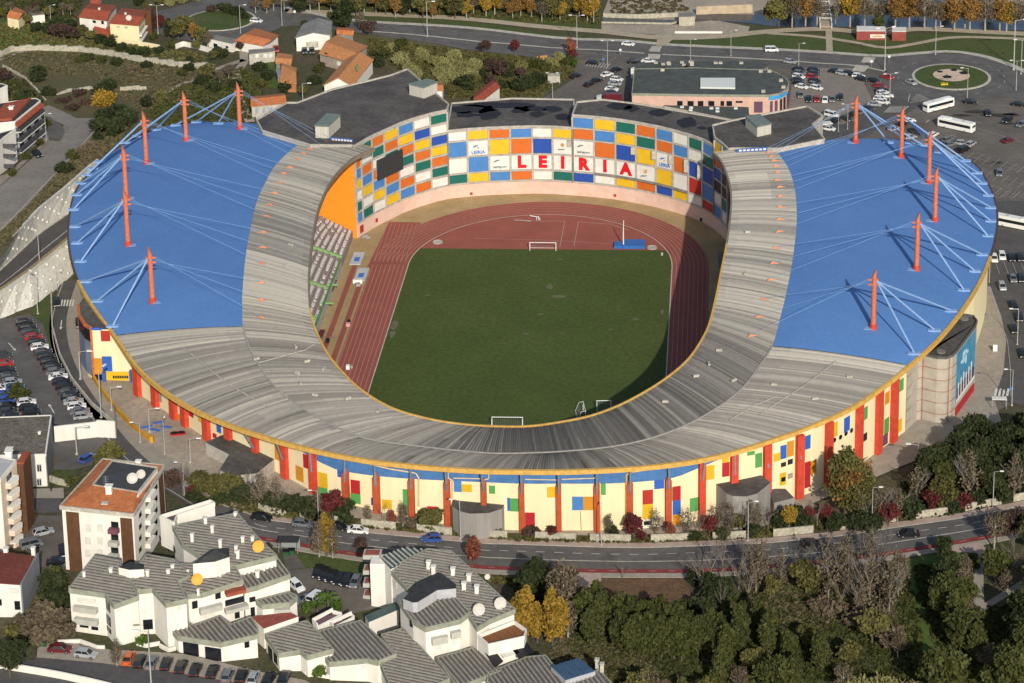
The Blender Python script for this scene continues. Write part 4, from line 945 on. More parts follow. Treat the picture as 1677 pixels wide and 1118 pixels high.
# fresh bitumen patches on the roofs
for (px, py, rx, ry, h, A) in ((800, 185, 4, 6, 21, CA), (762, 187, 3.5, 3, 21, CA), (775, 178, 7, 4, 21, CA), (852, 180, 3, 3, 21, CA), (880, 187, 2.6, 2.4, 21, CA), (870, 178, 5, 2.4, 21, CA), (921, 191, 2.6, 3, 21, CA),
                                (905, 178, 3, 3, 21, CA), (1015, 173, 4.5, 3.6, 25, EA), (1034, 177, 2.6, 3, 25, EA), (1080, 184, 3.4, 3.2, 25, EA), (1126, 200, 3, 5, 25, EA), (1150, 209, 1.5, 1.6, 25, EA), (825, 172, 12, 3, 21, CA)):
    q = GZ(px, py, h+.06); rr = random.Random(px); o = MB(); o.face([(q.x+rx*math.cos(a)*rr.uniform(.7, 1.15), q.y+ry*math.sin(a)*rr.uniform(.7, 1.15), h+.06) for a in [2*math.pi*j/16 for j in range(16)]]); o.build('bitumen_patch', m_bitblk, A)
# roof huts
m_hut = mat('hut_cladding', (.46, .44, .38), .85, .08, .8, stretch=(4, 4, .2)); m_hutroof = mat('hut_roof', (.15, .19, .17), .7, .08, .8)
def hut(pts, z, h, label, drop=0):
    """pts: px corners of the hut's roof"""
    P = [GZ(x, y, z+h) for x, y in pts]; t = thing('roof_hut', label, 'roof hut', (P[0].x, P[0].y, z))
    mb = MB(); mb.prism([p.xy for p in P], z+.02, z+h, 0, False); mb.build('walls', m_hut, t); mb = MB(); c = sum((p.xy for p in P), Vector((0, 0)))/4
    mb.prism([c+(p.xy-c)*1.06 for p in P], z+h, z+h+.3, 0, True, True); mb.build('roof', m_hutroof, t)
hut([(516, 206), (535, 187), (557, 189), (538, 207)], 27.5, 3.6, 'pale louvred hut with green roof on the black roof by the blue stand')
hut([(670, 138), (700, 130), (716, 135), (694, 144)], 27.5, 3.3, 'pale louvred hut with green roof at the top corner of the black roof')
hut([(1221, 192), (1244, 188), (1263, 203), (1240, 208)], 27.5, 3., 'pale louvred hut with green roof above the right stand')
# blue and white banners by the stand ends
for pts, lab in (([(541, 224), (578, 227)], 'left'), ([(1206, 243), (1257, 240)], 'right')):
    a, b = [Vector(GZ(x, y, 28.4)[:2]) for x, y in pts]; o = MB(); o.beam(a, b, 27.2, 28.3, .12); s = o.build('banner', mat('banner_blue', (.05, .12, .36), .7, .1, 1.), loc=(a.x, a.y, 27.2)); tag(s, f'long blue and white banner at the {lab} stand end beside the patchwork block', 'banner')
    u = (b-a).normalized(); L = (b-a).length; n = Vector((u.y, -u.x))
    for k in range(7):
        mb = MB(); p = a+u*L*(.08+.13*k)+n*.09; mb.beam(p, p+u*L*.09, 27.5, 28.0, .05); mb.build('white_mark', m_white, s)
# scoreboard
p0, n0, zt, _ = chit(614, 262); p1, n1, zt1, _ = chit(655, 250); _, _, zb, _ = chit(614, 295); 
mb = MB(); u = (p1-p0).normalized(); n = Vector((u.y, -u.x)); mb.prism([p0+n*.6, p1+n*.6, p1+n*1.1, p0+n*1.1], zb, zt, 0, True, True)
sb = mb.build('scoreboard', mat('scoreboard_black', (.035, .035, .037), .7, .05, 2.), loc=(p0.x, p0.y, zb)); tag(sb, 'large blank dark scoreboard hung on the left patchwork wing', 'scoreboard')
mb = MB(); mb.prism([p0+n*.2, p1+n*.2, p1+n*.6, p0+n*.6], zb+1, zt-1, 0, True, True); mb.build('frame', m_rail, sb)
for k, (px, py, w_, h_, mm) in enumerate([(590.5, 374, 1.7, 2.2, 'R'), (615, 360, 1., 1.2, 'R'), (1008, 319, .8, .8, 'R'), (771.5, 316, .8, .8, 'R'), (1150, 366, 1, 1, 'k')]):
    p, n, z, _ = chit(px, py); mb = MB(); mb.box((p.x+n.x*.4, p.y+n.y*.4, max(.1, z-h_/2)), (w_, .16, h_), math.atan2(n.y, n.x)-math.pi/2); mb.build('door', PM[mm], WA if px < 735 else (CA if px < 939 else EA))
# ---- secondary seams on the ribbed roof
m_seam = MATS['seam_flashing']
for L in ([(300, 570), (350, 612), (385, 637), (419, 657), (440, 668)], [(1245, 680), (1319, 632), (1377, 587)], [(1195, 690), (1230, 668), (1275, 650)], [(424, 596), (500, 575), (524, 560)]):
    mb = MB(); Q = [onroof(a[0]+(b[0]-a[0])*k/8, a[1]+(b[1]-a[1])*k/8, .3) for a, b in zip(L, L[1:]) for k in range(8)]
    for p, q in zip(Q, Q[1:]): mb.tube(p, q, .16, .16, 4)
    mb.build('roof_seam', m_seam, ST)
# ================================================================ THINGS ON THE FIELD
m_post = mat('white_metal', (.72, .71, .68), .5, .04, 1.)
m_net = mat('net_grey', (.3, .3, .3), .8, .1, 2.)
def goal(px, py, rz, w, label, s=1., grp='white goals'):
    p = G(px, py); t = thing('goal', label, 'goal', (p.x, p.y, .12), grp); c, sn = math.cos(rz), math.sin(rz)
    def q(x, y, z): return (p.x+x*c-y*sn, p.y+x*sn+y*c, .12+z)
    h = 2.44*s; r = .1; mb = MB()
    mb.tube(q(-w/2, 0, 0), q(-w/2, 0, h), r); mb.tube(q(w/2, 0, 0), q(w/2, 0, h), r); mb.tube(q(-w/2-.1, 0, h), q(w/2+.1, 0, h), r); mb.build('frame', m_post, t)
    mb = MB()
    for x in (-w/2, w/2): mb.tube(q(x, 0, h), q(x, 1., h-.2), .05); mb.tube(q(x, 1., h-.2), q(x, 1.9, 0), .05)
    mb.tube(q(-w/2, 1.9, .05), q(w/2, 1.9, .05), .05); mb.build('net_support', m_post, t)
    mb = MB(); n = int(w/.5)
    for k in range(n+1): x = -w/2+w*k/n; mb.tube(q(x, 1., h-.2), q(x, 1.9, 0), .012, n=3); mb.tube(q(x, 0, h), q(x, 1., h-.2), .012, n=3)
    for k in range(5): mb.tube(q(-w/2, 1.+.9*k/5, (h-.2)*(1-k/5)), q(w/2, 1.+.9*k/5, (h-.2)*(1-k/5)), .012, n=3)
    mb.build('net', m_net, t)
goal(889, 411, 0, 7.32, 'white football goal at the far end of the pitch by the red infield')
goal(831, 699, math.pi, 7.32, 'white football goal at the near end of the pitch by the roof edge')
goal(957, 680, math.radians(100), 5, 'small white goal turned edge-on near the lower right of the pitch', .95)
goal(989, 671, math.radians(185), 3.4, 'small white goal facing the camera in the roof shadow at lower right', .95)
# landing mat, pole, basketball style upright
p = G(1031, 408); t = thing('landing_mat', 'big blue landing mat at the far right end of the pitch', 'landing mat', (p.x, p.y, .1))
m_mat = mat('mat_blue', (.03, .13, .4), .6, .06, .8)
mb = MB(); mb.box((p.x-3.2, p.y+1.8, .12), (2.4, 3.4, .8)); mb.build('front_wedge', m_mat, t)
mb = MB(); mb.box((p.x+1.2, p.y+2.4, .12), (6.2, 4.8, .9)); mb.build('main_cushion', m_mat, t)
p = G(1021, 405); t = thing('pole_stand', 'tall white upright standing in front of the blue landing mat', 'upright', (p.x, p.y, .1))
mb = MB(); mb.tube((p.x, p.y, .1), (p.x, p.y, 5), .2, .17); mb.tube((p.x, p.y, 5), (p.x+.1, p.y, 8.2), .14, .1); mb.build('post', m_post, t); mb = MB(); mb.box((p.x, p.y, .1), (2.6, .6, .2)); mb.build('foot', m_conc, t)
p = G(882, 360); t = thing('hurdle_frame', 'white frame lying on the far bend of the running track', 'barrier', (p.x, p.y, .1))
mb = MB(); mb.tube((p.x-2.6, p.y+1, .9), (p.x, p.y, .9), .12); mb.tube((p.x, p.y, .1), (p.x, p.y, 1.2), .1); mb.tube((p.x+.4, p.y-.6, .1), (p.x+.4, p.y-.6, 1.0), .1); mb.tube((p.x-.6, p.y-.3, .1), (p.x-.6, p.y-.3, 1.0), .1); mb.build('bars', m_post, t)
# banner covers over the sand pits
m_tarp = mat('tarp', (.55, .53, .5), .8, .1, .5, col2=(.38, .42, .5))
for (px, py, lab) in ((585, 424, 'farther'), (592, 450, 'nearer')):
    p = G(px, py); mb = MB(); P = [(p.x-1.6, p.y-4.2), (p.x+1.5, p.y-4.2), (p.x+1.6, p.y+4.2), (p.x-1.5, p.y+4.2)]; mb.prism(P, .1, .3)
    o = mb.build('sandpit_cover', m_tarp, loc=(p.x, p.y, .1)); tag(o, f'{lab} of two printed tarpaulins covering the sand pits beside the left stand', 'tarpaulin', 'sand pit covers')
    mb = MB(); mb.prism([(p.x-.7, p.y-2.2), (p.x+.8, p.y-2.2), (p.x+.8, p.y+.6), (p.x-.7, p.y+.6)], .3, .33); mb.build('print', m_logo, o)
def clutter(px, py, lab, col, parts, cat='equipment', name='track_equipment', h=0.05):
    p = G(px, py, 0) if not (-86 < G(px, py).x < 0 and G(px, py).y > -82) else GZ(px, py, .1)
    t = thing(name, lab, cat, (p.x, p.y, p.z)); 
    for k, (dx, dy, sx, sy, sz, m) in enumerate(parts): mb = MB(); mb.box((p.x+dx, p.y+dy, p.z), (sx, sy, sz), .3*k); mb.build('crate' if k % 2 == 0 else 'bench', m, t)
    return t
clutter(586, 463, 'white cart and gear at the foot of the nearer sand pit cover', 0, [(0, 0, 2.6, .9, 1., m_post), (.3, -1.8, 1.2, 1.2, .7, m_net)])
clutter(571, 532, 'small pink and dark cart on the inner jump runway', 0, [(0, -.5, 1.1, 1., .8, mat('pink_plastic', (.6, .3, .28), .6, .05, 1.)), (0, 1, .7, 1.2, .9, m_black)])
clutter(570, 604, 'white equipment bundle standing on the outer track lanes', 0, [(0, 0, .9, .9, 1.1, m_post), (.8, .5, .5, .5, .8, m_net)])
clutter(537, 560, 'dark crate at the end of the outer jump runway', 0, [(0, 0, .8, 1.5, .8, m_black), (.2, 1.2, .4, .4, .8, m_conc2)])
clutter(598, 389, 'folded metal rack on the ochre corner by the orange wall', 0, [(0, 0, 1.6, .4, .9, m_rail), (.9, -.5, 1.2, .3, .6, m_rail)])
clutter(518, 521, 'white stacked booth roofs at the corner of the seating under the roof edge', 0, [(0, 0, 2.4, 2.2, 2.2, m_post), (.4, -3., 1.6, 1.6, 1.8, m_post)])
for k, (px, py) in enumerate(((545, 478), (527, 556))):
    p = GZ(px, py, .1); t = thing('team_bench', ('farther', 'nearer')[k]+' dark red roofed team bench in front of the left stand', 'bench', (p.x, p.y, .1), 'team benches'); L = 7 if k == 0 else 4
    mb = MB(); mb.box((p.x-.5, p.y, .1), (.15, L, 1.9)); mb.box((p.x, p.y, 1.9), (1.3, L, .12)); mb.build('shelter', mat('maroon_shell', (.13, .025, .03), .6, .1, 1.), t); mb = MB(); mb.box((p.x, p.y, .1), (.45, L-.4, .45)); mb.build('seat_row', m_conc2, t)
for k, (px, py) in enumerate(((541, 465), (533, 495))):
    p = GZ(px, py, 3.); mb = MB(); mb.box((p.x+.6, p.y, 2.6), (3.2, .5, .5)); mb.build('entrance_rail', m_lime, ST)
p = GZ(1180, 430, .1); o = MB(); o.box((p.x, p.y, .1), (1.2, 6.5, 1.6)); s = o.build('shelter', mat('clear_shelter', (.16, .19, .24), .3, .1, 1.), loc=(p.x, p.y, .1)); tag(s, 'dim glass shelter in the shadow by the right stand', 'shelter')
mb = MB(); mb.box((p.x, p.y, 1.72), (1.4, 6.7, .1)); mb.build('roof', m_conc2, s)
p = GZ(1084, 417.5, .1); o = MB()
for a in range(6): o.tube((p.x, p.y, .12+.3*math.sin(a*math.pi/6)), (p.x, p.y, .12+.3*math.sin((a+1)*math.pi/6)) if a < 3 else (p.x, p.y, .75-.05*(5-a)), .3, .3, 8)
s = o.build('buoy', m_post, loc=(p.x, p.y, .1)); tag(s, 'small white ball-shaped marker at the far right pitch corner', 'marker')
# orange ramp wall and other plaza things
L = [G(x, y) for x, y in ((148, 611), (160, 633), (178, 657), (198, 682), (220, 703), (237, 716), (249, 724))]; mb = MB()
for a, b in zip(L, L[1:]): mb.beam(a, b, (T(a.x)-.3, T(b.x)-.3), (T(a.x)+1.25, T(b.x)+1.25), .45)
o = mb.build('parapet_wall', mat('orange_yellow_paint', (.55, .27, .02), .75, .08, .8), loc=tuple(L[0])); tag(o, 'long low orange wall curving across the left forecourt', 'wall')
mb = MB(); mb.box((L[-1].x, L[-1].y, T(L[-1].x)-.3), (.8, 1., 1.9)); mb.build('end_post', MATS['orange_yellow_paint'], o)
for k, (px, py, rz) in enumerate(((240, 704, .4), (254, 709, -.3), (260, 697, .3), (272, 704, -.2))):
    p = G(px, py); t = thing('turnstile', ('leftmost', 'front', 'rear', 'rightmost')[k]+' blue crowd barrier on the left forecourt near the green steps', 'barrier', tuple(p), 'blue crowd barriers'); mb = MB()
    for x in (-1, 0, 1): mb.tube((p.x+x*math.cos(rz), p.y+x*math.sin(rz), p.z), (p.x+x*math.cos(rz), p.y+x*math.sin(rz), p.z+1.1), .06)
    mb.build('posts', m_strut, t); mb = MB(); mb.box((p.x, p.y, p.z+.75), (2.6, .5, .25), rz); mb.build('top_rail', PM['b'], t)
for k, (px, py) in enumerate(((286, 712), (297, 711))):
    p = G(px, py); mb = MB(); P = circle(p, 1.1, 10); mb.prism([(x, p.y+(y-p.y)*.8) for x, y in P], p.z, p.z+.5); o = mb.build('planter', PM['r'], loc=tuple(p)); tag(o, ('left', 'right')[k]+' of two dark red round planters on the left forecourt', 'planter', 'round planters')
    mb = MB(); mb.prism([(p.x+(x-p.x)*.8, p.y+(y-p.y)*.64) for x, y in P], p.z+.5, p.z+.56); mb.build('soil', m_black, o)
p = G(1326, 788); 
# ================================================================ WALLS AND TERRACES ON THE LEFT
m_stud = mat('retaining_concrete', (.46, .45, .41), .9, .1, .25, hi=(1.5, .15), col2=(.6, .59, .54))
lowT = [(-40, 505), (0, 480), (45, 449), (112, 395), (150, 350)]; lowB = [(-40, 560), (0, 520), (45, 510), (82, 486), (125, 448), (160, 400)]
ZM = 13.5
def quadsheet(name, A, B, m, loc=None):
    mb = MB()
    for i in range(len(A)-1): mb.face([A[i], A[i+1], B[i+1], B[i]])
    return mb.build(name, m, loc=loc)
def lerpn(L, n): 
    L = [Vector(p) for p in L]; ds = [0.]
    for a, b in zip(L, L[1:]): ds.append(ds[-1]+(b-a).length)
    out = []
    for i in range(n):
        s = ds[-1]*i/(n-1); j = max(k for k in range(len(ds)) if ds[k] <= s+1e-9); j = min(j, len(L)-2); out.append(L[j].lerp(L[j+1], (s-ds[j])/(ds[j+1]-ds[j])))
    return out
lb = [G(*q) for q in lowB]; lt = [GZ(x, y, ZM) for x, y in lowT]
LBn, LTn = lerpn(lb, 12), lerpn(lt, 12)
o = MB()
for i in range(11):
    o.face([LBn[i]-Vector((0, 0, 1)), LBn[i+1]-Vector((0, 0, 1)), LTn[i+1], LTn[i]])
    o.beam(LTn[i]+Vector((0, .2, 0)), LTn[i+1]+Vector((0, .2, 0)), ZM-.4, ZM+.5, .5)
RWall = o.build('retaining_wall', m_stud, loc=tuple(lb[1])); tag(RWall, 'lower studded pale retaining wall above the left car park', 'retaining wall')
um = [(-40, 478), (0, 442), (62, 382), (110, 350), (150, 322)]; ut = [(-40, 450), (0, 411), (62, 343), (108, 306), (137, 280), (160, 262)]
ZU = 20.
ub = [GZ(x, y, ZM) for x, y in um]; uu = [GZ(x, y, ZU) for x, y in ut]; UBn, UTn = lerpn(ub, 12), lerpn(uu, 12); o = MB()
for i in range(11): o.face([UBn[i], UBn[i+1], UTn[i+1], UTn[i]]); o.beam(UTn[i], UTn[i+1], ZU-.3, ZU+.35, .6)
UWall = o.build('retaining_wall', m_stud, loc=tuple(ub[1])); tag(UWall, 'upper studded pale revetment wall below the brown grass bank on the left', 'retaining wall')
for Wl, A, B, n in ((RWall, LBn, LTn, 40), (UWall, UBn, UTn, 36)):
    mb = MB(); r_ = random.Random(4)
    for k in range(11):
        for j in range(4):
            a = A[k].lerp(A[k+1], (j % 2)*.5+.1); b = B[k].lerp(B[k+1], (j % 2)*.5+.1); p = a.lerp(b, .18+.22*j); mb.box((p.x, p.y-.25, p.z), (.55, .5, .5))
    s = mb.build('anchor_studs', m_white, Wl); s['kind'] = 'stuff'
mb = MB()
for i in range(11): mb.face([LTn[i], LTn[i+1], UBn[i+1], UBn[i]])
tag(mb.build('upper_road', m_asph2), kind='structure')
mb = MB()
for i in range(11):
    a = LTn[i].lerp(UBn[i], .35)+Vector((0, 0, .05)); b = LTn[i+1].lerp(UBn[i+1], .35)+Vector((0, 0, .05)); a2 = LTn[i].lerp(UBn[i], .385)+Vector((0, 0, .05)); b2 = LTn[i+1].lerp(UBn[i+1], .385)+Vector((0, 0, .05)); mb.face([a, b, b2, a2])
    a = UBn[i].lerp(LTn[i], .06)+Vector((0, 0, .05)); b = UBn[i+1].lerp(LTn[i+1], .06)+Vector((0, 0, .05)); a2 = UBn[i]+Vector((0, 0, .05)); b2 = UBn[i+1]+Vector((0, 0, .05)); mb.face([a, b, b2, a2])
tag(mb.build('lane_marking', m_conc), kind='structure')
# guard rail on the lower wall
mb = MB()
for i in range(11):
    for z in (.75, 1.1): mb.tube(LTn[i]+Vector((0, .4, z)), LTn[i+1]+Vector((0, .4, z)), .1, n=4)
    for k in range(8): p = LTn[i].lerp(LTn[i+1], k/8)+Vector((0, .4, .4)); mb.tube(p, p+Vector((0, 0, 1.)), .12, n=4)
o = mb.build('guard_rail', mat('ochre_rail', (.25, .2, .11), .8, .1, 1.), loc=tuple(LTn[0])); tag(o, 'brown post and rail barrier on top of the lower studded wall', 'guard rail')
# hillside bank and the upper street, lowering to the north
def ZH(py): return float(np.interp(py, [120, 190, 240, 300, 360, 440], [7.3, 8.5, 13, 17.5, 20, 21]))
def H(x, y, h=0.): return GZ(x, y, ZH(y)+h)
rows = [(455, [-60, -40, -25]), (411, [-40, 0, 10]), (380, [-40, 0, 30]), (343, [-40, 30, 62]), (306, [-40, 60, 107]), (280, [-40, 80, 137]), (262, [-40, 90, 162]), (245, [-40, 95, 185]), (225, [-40, 100, 200]), (205, [-40, 100, 210]), (188, [-40, 90, 205]), (165, [-40, 60, 180]), (120, [-40, 30, 120])]
mb = MB()
for (y0, r0), (y1, r1) in zip(rows, rows[1:]):
    xs0 = np.linspace(r0[0], r0[-1], 8); xs1 = np.linspace(r1[0], r1[-1], 8)
    for k in range(7): mb.face([H(xs0[k], y0), H(xs0[k+1], y0), H(xs1[k+1], y1), H(xs1[k], y1)])
# skirt down to the valley floor on the stadium side
for (y0, r0), (y1, r1) in list(zip(rows, rows[1:]))[6:]:
    a, b = H(r0[-1], y0), H(r1[-1], y1); mb.face([a, b, (b.x+9, b.y+2, 6.9), (a.x+9, a.y+2, 6.9)])
tag(mb.build('hillside', mat('hillside_soil', (.11, .085, .045), .95, .2, .1, hi=(1.2, .3), col2=(.08, .08, .03))), kind='structure')
def hsheet(name, poly, dz, m, kind='structure'):
    """sheet on the hillside: pixel polygon cut into bands"""
    ys = sorted(set([p[1] for p in poly]+[r[0] for r in rows]+list(range(150, 456, 10)))); y0, y1 = min(p[1] for p in poly), max(p[1] for p in poly); ys = [y for y in ys if y0 <= y <= y1]
    def ext(y):
        xs = []
        for (a, b), (c, d) in zip(poly, poly[1:]+poly[:1]):
            if b != d and min(b, d) <= y <= max(b, d): xs.append(a+(c-a)*(y-b)/(d-b))
        return (min(xs), max(xs)) if xs else None
    mb = MB()
    for a, b in zip(ys, ys[1:]):
        e, f = ext(a+.001), ext(b-.001)
        if e and f:
            n = 4
            for k in range(n): mb.face([H(e[0]+(e[1]-e[0])*k/n, a, dz), H(e[0]+(e[1]-e[0])*(k+1)/n, a, dz), H(f[0]+(f[1]-f[0])*(k+1)/n, b, dz), H(f[0]+(f[1]-f[0])*k/n, b, dz)])
    return tag(mb.build(name, m), kind=kind)
m_street = mat('pale_street', (.2, .175, .15), .9, .12, .12, hi=(1., .15), col2=(.27, .24, .2))
hsheet('street', [(-40, 400), (-40, 340), (45, 265), (75, 235), (95, 215), (105, 205), (75, 190), (68, 176), (80, 172), (112, 186), (130, 196), (170, 193), (176, 195), (165, 205), (130, 240), (90, 285), (40, 340), (0, 378)], .45, m_street)
hsheet('pavement', [(-40, 340), (-40, 300), (10, 285), (70, 235), (72, 215), (64, 190), (78, 200), (80, 230), (40, 268)], .7, mat('beige_dust', (.28, .24, .19), .95, .1, .3, hi=(1.5, .15)))
o = MB(); PP = [H(x, y) for x, y in ((176, 194), (160, 213), (135, 241), (110, 268), (75, 305), (40, 342), (0, 382), (-30, 410))]
for a, b in zip(PP, PP[1:]): o.beam(a, b, (a.z-.5, b.z-.5), (a.z+.9, b.z+.9), .4)
s = o.build('roadside_wall', m_stone, loc=tuple(PP[0])); tag(s, 'rough low wall along the outer edge of the sloping street at upper left', 'wall')
hsheet('parking_bay', [(76, 205), (80, 190), (103, 207), (106, 216), (98, 230), (80, 228)], .8, m_lot)
# long stone wall round the field at upper left
def wall_line(px, h, t, m, label, name='stone_wall', cat='wall', group=None, zf=None):
    L = resample([Vector((zf or G)(*q)[:2]) for q in px], 2.); mb = MB()
    for i, (a, b) in enumerate(zip(L, L[1:])):
        k = h*(1+.12*((i*7) % 3-1)) if name == 'stone_wall' else h
        za = T(a[0]); zb = T(b[0]); mb.beam(a, b, (za-.4, zb-.4), (za+k, zb+k), t)
    o = mb.build(name, m, loc=(L[0][0], L[0][1], T(L[0][0]))); return tag(o, label, cat, group)
wall_line([(-20, 100), (0, 93), (20, 84), (60, 82), (130, 84), (180, 91), (230, 101), (300, 110), (350, 113)], 1.9, .7, m_stone, 'long stepped stone wall curving round the brown field at upper left')
wall_line([(92, 160), (115, 153), (160, 148)], 1.6, .6, m_stone, 'short curved stone wall beside the yellow bush at upper left')
wall_line([(197, 148), (240, 147)], 1.4, .6, m_stone, 'short broken stone wall in the middle of the brown field at upper left')
wall_line([(5, 110), (40, 130), (60, 150), (78, 172)], 1.1, .5, m_stone, 'narrow wall running down beside the path behind the left apartments')
# white wall and kerb wall of the left car park
a, b, c = G(90, 724), G(160, 716), G(190, 718); mb = MB()
mb.beam(a, b, 6, T(b.x)+4.0, .4); mb.beam(b, c, 6, T(b.x)+4.4, .4); o = mb.build('yard_wall', m_wwall, loc=tuple(a)); tag(o, 'tall whitewashed wall between the left car park and the yard', 'wall')
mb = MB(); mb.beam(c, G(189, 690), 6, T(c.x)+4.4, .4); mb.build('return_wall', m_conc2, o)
wall_line([(84, 482), (86, 540), (98, 585), (118, 625), (150, 665), (186, 696)], 1.2, .35, m_conc, 'pale kerb wall between the left car park and the side street', name='kerb_wall')
# low walls with planted gaps along the front street
NWl = offs(NF, 2.5); 
def sdist(L):
    ds = [0.]
    for a, b in zip(L, L[1:]): ds.append(ds[-1]+math.dist(a, b))
    return ds
wd = sdist(NWl); wallgaps = []
segs = [(420, 469), (488, 504), (546, 563), (580, 656), (674, 750), (769, 839), (866, 944), (964, 1041), (1061, 1139), (1159, 1236), (1257, 1342), (1372, 1412), (1430, 1474), (1490, 1558), (1576, 1642), (1655, 1740)]
pxs = [PX((p[0], p[1], T(p[0])+1))[0] for p in NWl]
for k, (x0, x1) in enumerate(segs):
    L = [p for p, x in zip(NWl, pxs) if x0 <= x <= x1]
    if len(L) < 2: continue
    mb = MB()
    for a, b in zip(L, L[1:]): mb.beam(a, b, (T(a[0])-.3, T(b[0])-.3), (T(a[0])+1.75, T(b[0])+1.75), .35)
    o = mb.build('street_wall', m_stone, loc=(L[0][0], L[0][1], T(L[0][0]))); tag(o, f'pale low wall section between the pavement and stadium planting, {nth(k)} from the left', 'wall', 'low wall sections along the front street')
mb = MB(); L2 = offs(NF, 4.6)
L2 = [p for p, x in zip(L2, pxs) if 410 < x < 1300]
for a, b in zip(L2, L2[1:]): mb.beam(a, b, (T(a[0])-.3, T(b[0])-.3), (T(a[0])+.5, T(b[0])+.5), .5)
sheet_w('planting_bed', quads(L2, offs([p for p, x in zip(offs(NF, 2.8), pxs) if 410 < x < 1300], 0)), 3, m_earth)
# ================================================================ BUILDINGS
WINM = {}
def wallplane(A, B):
    u = (B-A).normalized(); return u, Vector((u.y, -u.x))
def wrect(parent, A, B, x0, y0, x1, y1, m, name='window', out=.05, t=.08, frame=None):
    """rectangle seen at pixels x0..x1, y0..y1 on the wall through A,B"""
    A, B = Vector(A[:2]), Vector(B[:2]); u, n = wallplane(A, B)
    if (CAM.xy-A).dot(n) < 0: n = -n
    s0, zt = wallhit(A, B, x0, (y0)); s1, zt1 = wallhit(A, B, x1, y0); _, zb = wallhit(A, B, x0, y1); _, zb1 = wallhit(A, B, x1, y1)
    zt = (zt+zt1)/2; zb = (zb+zb1)/2; p0, p1 = A+u*s0+n*out, A+u*s1+n*out
    mb = MB(); mb.prism([p0, p1, p1+n*t, p0+n*t], zb, zt, 0, True, True); o = mb.build(name, m, parent)
    if frame:
        f = MB(); w_ = .12
        for (q0, q1, z0, z1) in ((p0, p1, zt-w_, zt), (p0, p1, zb, zb+w_)): f.prism([q0+n*t, q1+n*t, q1+n*(t+.06), q0+n*(t+.06)], z0, z1, 0, True, True)
        d = (p1-p0).normalized()
        for q in (p0, (p0+p1)/2-d*.05, p1-d*.12): f.prism([q+n*t, q+d*.12+n*t, q+d*.12+n*(t+.055), q+n*(t+.055)], zb+w_, zt-w_, 0, True, True)
        f.build('frame', frame, o)
    return o
def bld(name, label, roof, h, mwall, mroof, cat='building', base=None, over=0., group=None, fascia=None, zs=None):
    """roof: px corners (x,y[,dh]) at height h over the ground -> flat/sloping topped body"""
    P = [G(q[0], q[1], h+(q[2] if len(q) > 2 else 0)) if zs is None else GZ(q[0], q[1], zs+h+(q[2] if len(q) > 2 else 0)) for q in roof]
    zb = (min(T(p.x) for p in P) if zs is None else zs); A = thing(name, label, cat, (P[0].x, P[0].y, zb), group)
    hs = [p.z for p in P]; mb = MB(); mb.prism([p.xy for p in P], zb-.8, hs, 0, top=False); mb.build('walls', mwall, A)
    c = sum((p.xy for p in P), Vector((0, 0)))/len(P); Q = [c+(p.xy-c)*(1+over) for p in P]
    mb = MB(); mb.prism(Q, [z+.01 for z in hs], [z+.22 for z in hs], 0, True, True); R = mb.build('roof', mroof, A)
    if fascia:
        mb = MB()
        for i in range(len(Q)):
            a, b = Q[i], Q[(i+1) % len(Q)]; z0, z1 = hs[i], hs[(i+1) % len(Q)]; mb.beam(a, b, (z0-fascia[1], z1-fascia[1]), (z0+.35, z1+.35), .3)
        mb.build('fascia', fascia[0], A)
    return A, P, R
def ribs(R, P, dirpx, spacing=1.0, w=.34, hgt=.26, m=None):
    """ribs across a roof polygon P (world points) along a picture direction"""
    pl = [p.xy for p in P]; o0 = P[0]; a = PX(P[0]); q = GZ(a[0]+dirpx[0], a[1]+dirpx[1], P[0].z); d = (q.xy-P[0].xy).normalized(); n = Vector((-d.y, d.x))
    # plane fit for z
    A_ = np.array([[p.x, p.y, 1] for p in P]); zc, *_ = np.linalg.lstsq(A_, np.array([p.z for p in P]), rcond=None)
    lo, hi = min(p.dot(n) for p in pl), max(p.dot(n) for p in pl); mb = MB(); s = lo+spacing*.6
    while s < hi-.3:
        ts = []
        for a_, b_ in zip(pl, pl[1:]+pl[:1]):
            f0, f1 = a_.dot(n)-s, b_.dot(n)-s
            if (f0 > 0) != (f1 > 0): k = f0/(f0-f1); ts.append((a_+(b_-a_)*k).dot(d))
        ts.sort()
        for t0, t1 in zip(ts[::2], ts[1::2]):
            if t1-t0 < .8: continue
            a_, b_ = n*s+d*(t0+.15), n*s+d*(t1-.15); za, zb = (zc[0]*a_.x+zc[1]*a_.y+zc[2], zc[0]*b_.x+zc[1]*b_.y+zc[2]); mb.beam(a_, b_, (za+.18, zb+.18), (za+.22+hgt, zb+.22+hgt), w)
        s += spacing
    if mb.f: o = mb.build('ribs', m or m_rib, R); 
